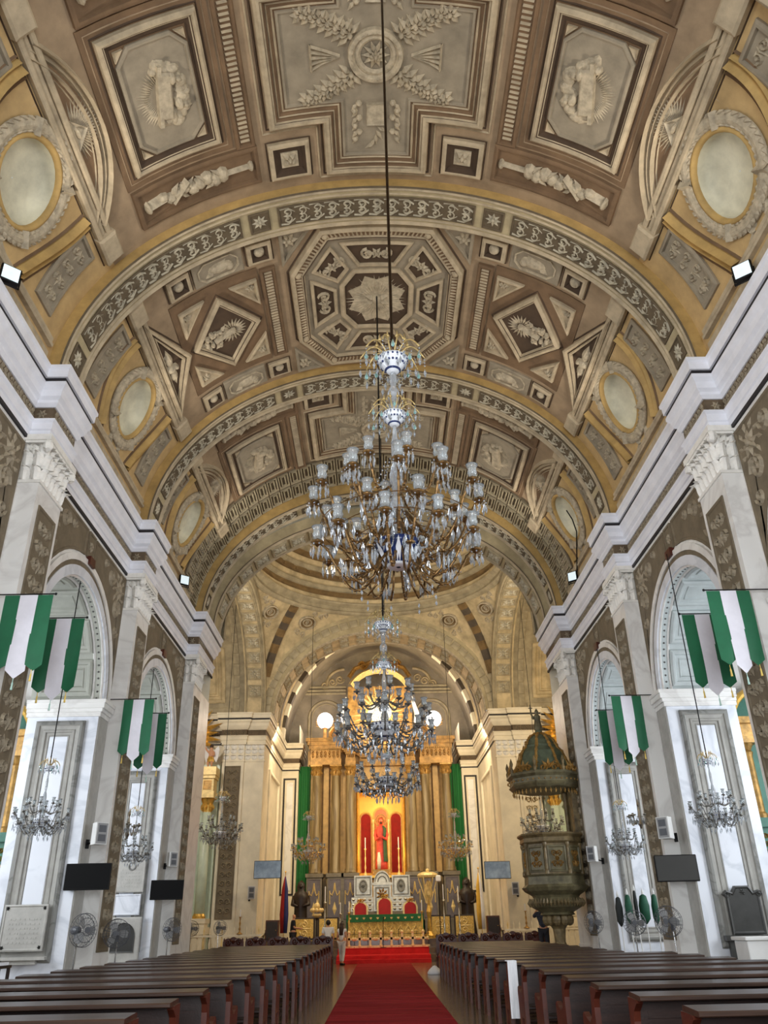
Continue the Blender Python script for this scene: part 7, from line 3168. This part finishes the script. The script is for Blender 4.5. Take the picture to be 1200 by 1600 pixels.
plaque('blank_tablet', 'pale blank marble tablet below the cream inscribed one', -7.92, -7.15, 1.95, 2.5, YR2, 'marble_cool', 0)
t = thing('niche_tablet', 'pale slab with a dark round-headed niche low on the left wall', 'plaque', (-7.5, YR2, .75))
m = MB()
F = face_map(YR2)
m.molded(F, rect(-8.05, -7.05, .75, 1.9), [(0, -.02), (0, .07), (.03, .08)], True, 9, None, 1)
m.build('slab', 'plaque_grey', t)
m = MB()
m.molded(F, [(-7.86, 1.0), (-7.2, 1.0)] + [(-7.53 + .33 * math.cos(PI * k / 12), 1.4 + .36 * math.sin(PI * k / 12)) for k in range(13)], [(0, .08), (0, .1), (.03, .085)], True, 9, None, 1)
m.build('dark_niche', 'plaque_black', t)
m = MB()
m.box(-8.1, -7.0, YR2 - .16, YR2, .68, .75)
m.build('ledge', 'marble', t)
# dark scrolled plaque on the right
t = thing('scrolled_plaque', 'dark scroll-topped memorial plaque at the foot of the nearest right panel', 'plaque', (7.62, YR1, 1.25))
m = MB()
F = face_map(YR1)
P = [(7.28, 1.25), (7.98, 1.25), (7.98, 1.95), (8.06, 2.02), (7.98, 2.1), (7.86, 2.06), (7.78, 2.18), (7.48, 2.18), (7.4, 2.06), (7.28, 2.1), (7.2, 2.02), (7.28, 1.95)]
m.molded(F, P, [(0, -.02), (0, .07), (.03, .08), (.06, .06)], True, 9, (7.63, 1.7), 2)
sl = m.build('slab', 'plaque_black', t)
m = MB()
for d in (-1, 1):
    m.spiral(F, 7.63 + d * .34, 2.02, .07, 1.3, 0, d, .03, .03, .06)
m.rosette(F, 7.63, 2.06, .08, 6, .03, .06)
m.build('scroll_carving', 'marble_dark', sl)
m = MB()
m.box(7.08, 8.18, YR1 - .14, YR1 + .02, 1.14, 1.24)
m.box(7.16, 8.1, YR1 - .08, YR1 + .02, .8, 1.14)
m.build('ledge', 'plaque_black', t)
t = thing('white_box', 'white wooden box at the right picture edge behind the pews', 'box', (6.98, 16.6, 0))
m = MB()
m.bbox(-.52, .6, -.25, .35, 0, 1.2, .015)
m.build('body', 'white_plastic', t, False)
m = MB()
m.bbox(-.56, .64, -.29, .39, 1.2, 1.26, .01)
m.build('lid', 'white_plastic', t, False)
t = thing('white_tray', 'white paper sheets on a small table at the left picture edge', 'papers', (-6.1, 13.95, 0))
m = MB()
m.box(-.25, .25, -.2, .25, 1.1, 1.14)
for x in (-.24, .2):
    for y in (-.16, .2):
        m.box(x, x + .04, y, y + .04, 0, 1.1)
m.build('table', 'wood_dark', t, False)
m = MB()
m.box(-.22, .22, -.17, .2, 1.14, 1.18)
m.build('sheet', 'cloth_white', t, False)

# furled flags and umbrellas on white poles in the second right bay
for k, (x, y, mt, nm, zt) in enumerate(((6.42, 24.5, 'flag_dark', 'dark grey furled flag on a pole, leftmost of the flag group', 2.15), (6.66, 24.4, 'flag_green', 'bright green furled flag beside the dark grey one', 2.2),
                                        (6.88, 24.45, 'flag_dark', 'slim black furled flag in the middle of the flag group', 2.3), (7.12, 24.5, 'flag_green', 'bulky dark green furled flag in the flag group', 2.2),
                                        (7.42, 24.5, 'flag_green', 'rightmost furled green flag of the flag group', 2.2))):
    t = thing('furled_flag', nm, 'flag', (x, y, 0), 0, 'furled flags in the right bay')
    m = MB()
    m.tube([(0, 0, 0), (0, 0, zt)], .015, 6)
    m.lathe([(.03, zt - .02), (.035, zt + .03), (.004, zt + .14)], (0, 0, 0), 6)
    m.build('pole', 'white_plastic', t, False)
    m = MB()
    w_ = .05 if 'slim' in nm else (.13 if 'bulky' in nm else .09)
    m.lathe([(.02, zt - .75), (w_, zt - .62), (w_ * 1.1, zt - .3), (w_ * .7, zt - .06), (.018, zt - .01)], (0, 0, 0), 12, fn=lambda a, r, z: r * (1 + .14 * math.sin(5 * a)))
    m.build('cloth', mt, t, False, smooth=True)
# white cloth on the pew end
t = thing('draped_cloth', 'long white cloth hanging over a right pew end at the aisle', 'cloth', (1.97, 14.93, 0))
m = MB()
n = 10
for j in range(n + 1):
    z = 1.02 - .8 * j / n
    for i in range(7):
        m.v.append((1.9 + .15 * i / 6, 14.925 + .012 * math.sin(i * 1.7 + j * .3), z))
for j in range(n):
    for i in range(6):
        q = j * 7 + i
        m.f.append((q, q + 1, q + 8, q + 7))
m.box(1.9, 2.05, 14.93, 15.2, 1.008, 1.022)
m.build('cloth', 'cloth_white', t, smooth=False)
for k, (x, y) in enumerate(((2.5, 12.55), (3.0, 9.83), (2.3, 15.27))):
    t = thing('missal_sheets', 'white leaflets lying on a right pew seat, %s bundle' % ['middle', 'nearest', 'farthest'][k], 'papers', (x, y + .2, .466), .1 * k, 'white leaflets on the right pews')
    m = MB()
    m.box(-.12, .12, -.08, .08, 0, .03)
    m.build('stack', 'cloth_white', t, False)
    m = MB()
    m.box(-.115, .125, -.078, .082, .03, .034)
    m.build('top_sheet', 'cloth_white', t, False)
t = thing('white_bundle', 'small white cloth bundle on the floor at the foremost right pew end', 'bundle', (1.72, 31.9, 0))
m = MB()
m.lathe([(.24, 0), (.26, .05), (.2, .14), (.1, .22), (.02, .27)], (0, 0, 0), 14, fn=lambda a, r, z: r * (1 + .08 * math.sin(4 * a)))
m.build('cloth', 'cloth_white', t, False, smooth=True)
m = MB()
m.tube([(.07 * math.cos(k * PI / 5), .07 * math.sin(k * PI / 5), .245) for k in range(11)], .012, 5)
m.build('tie', 'cloth_white', t, False)
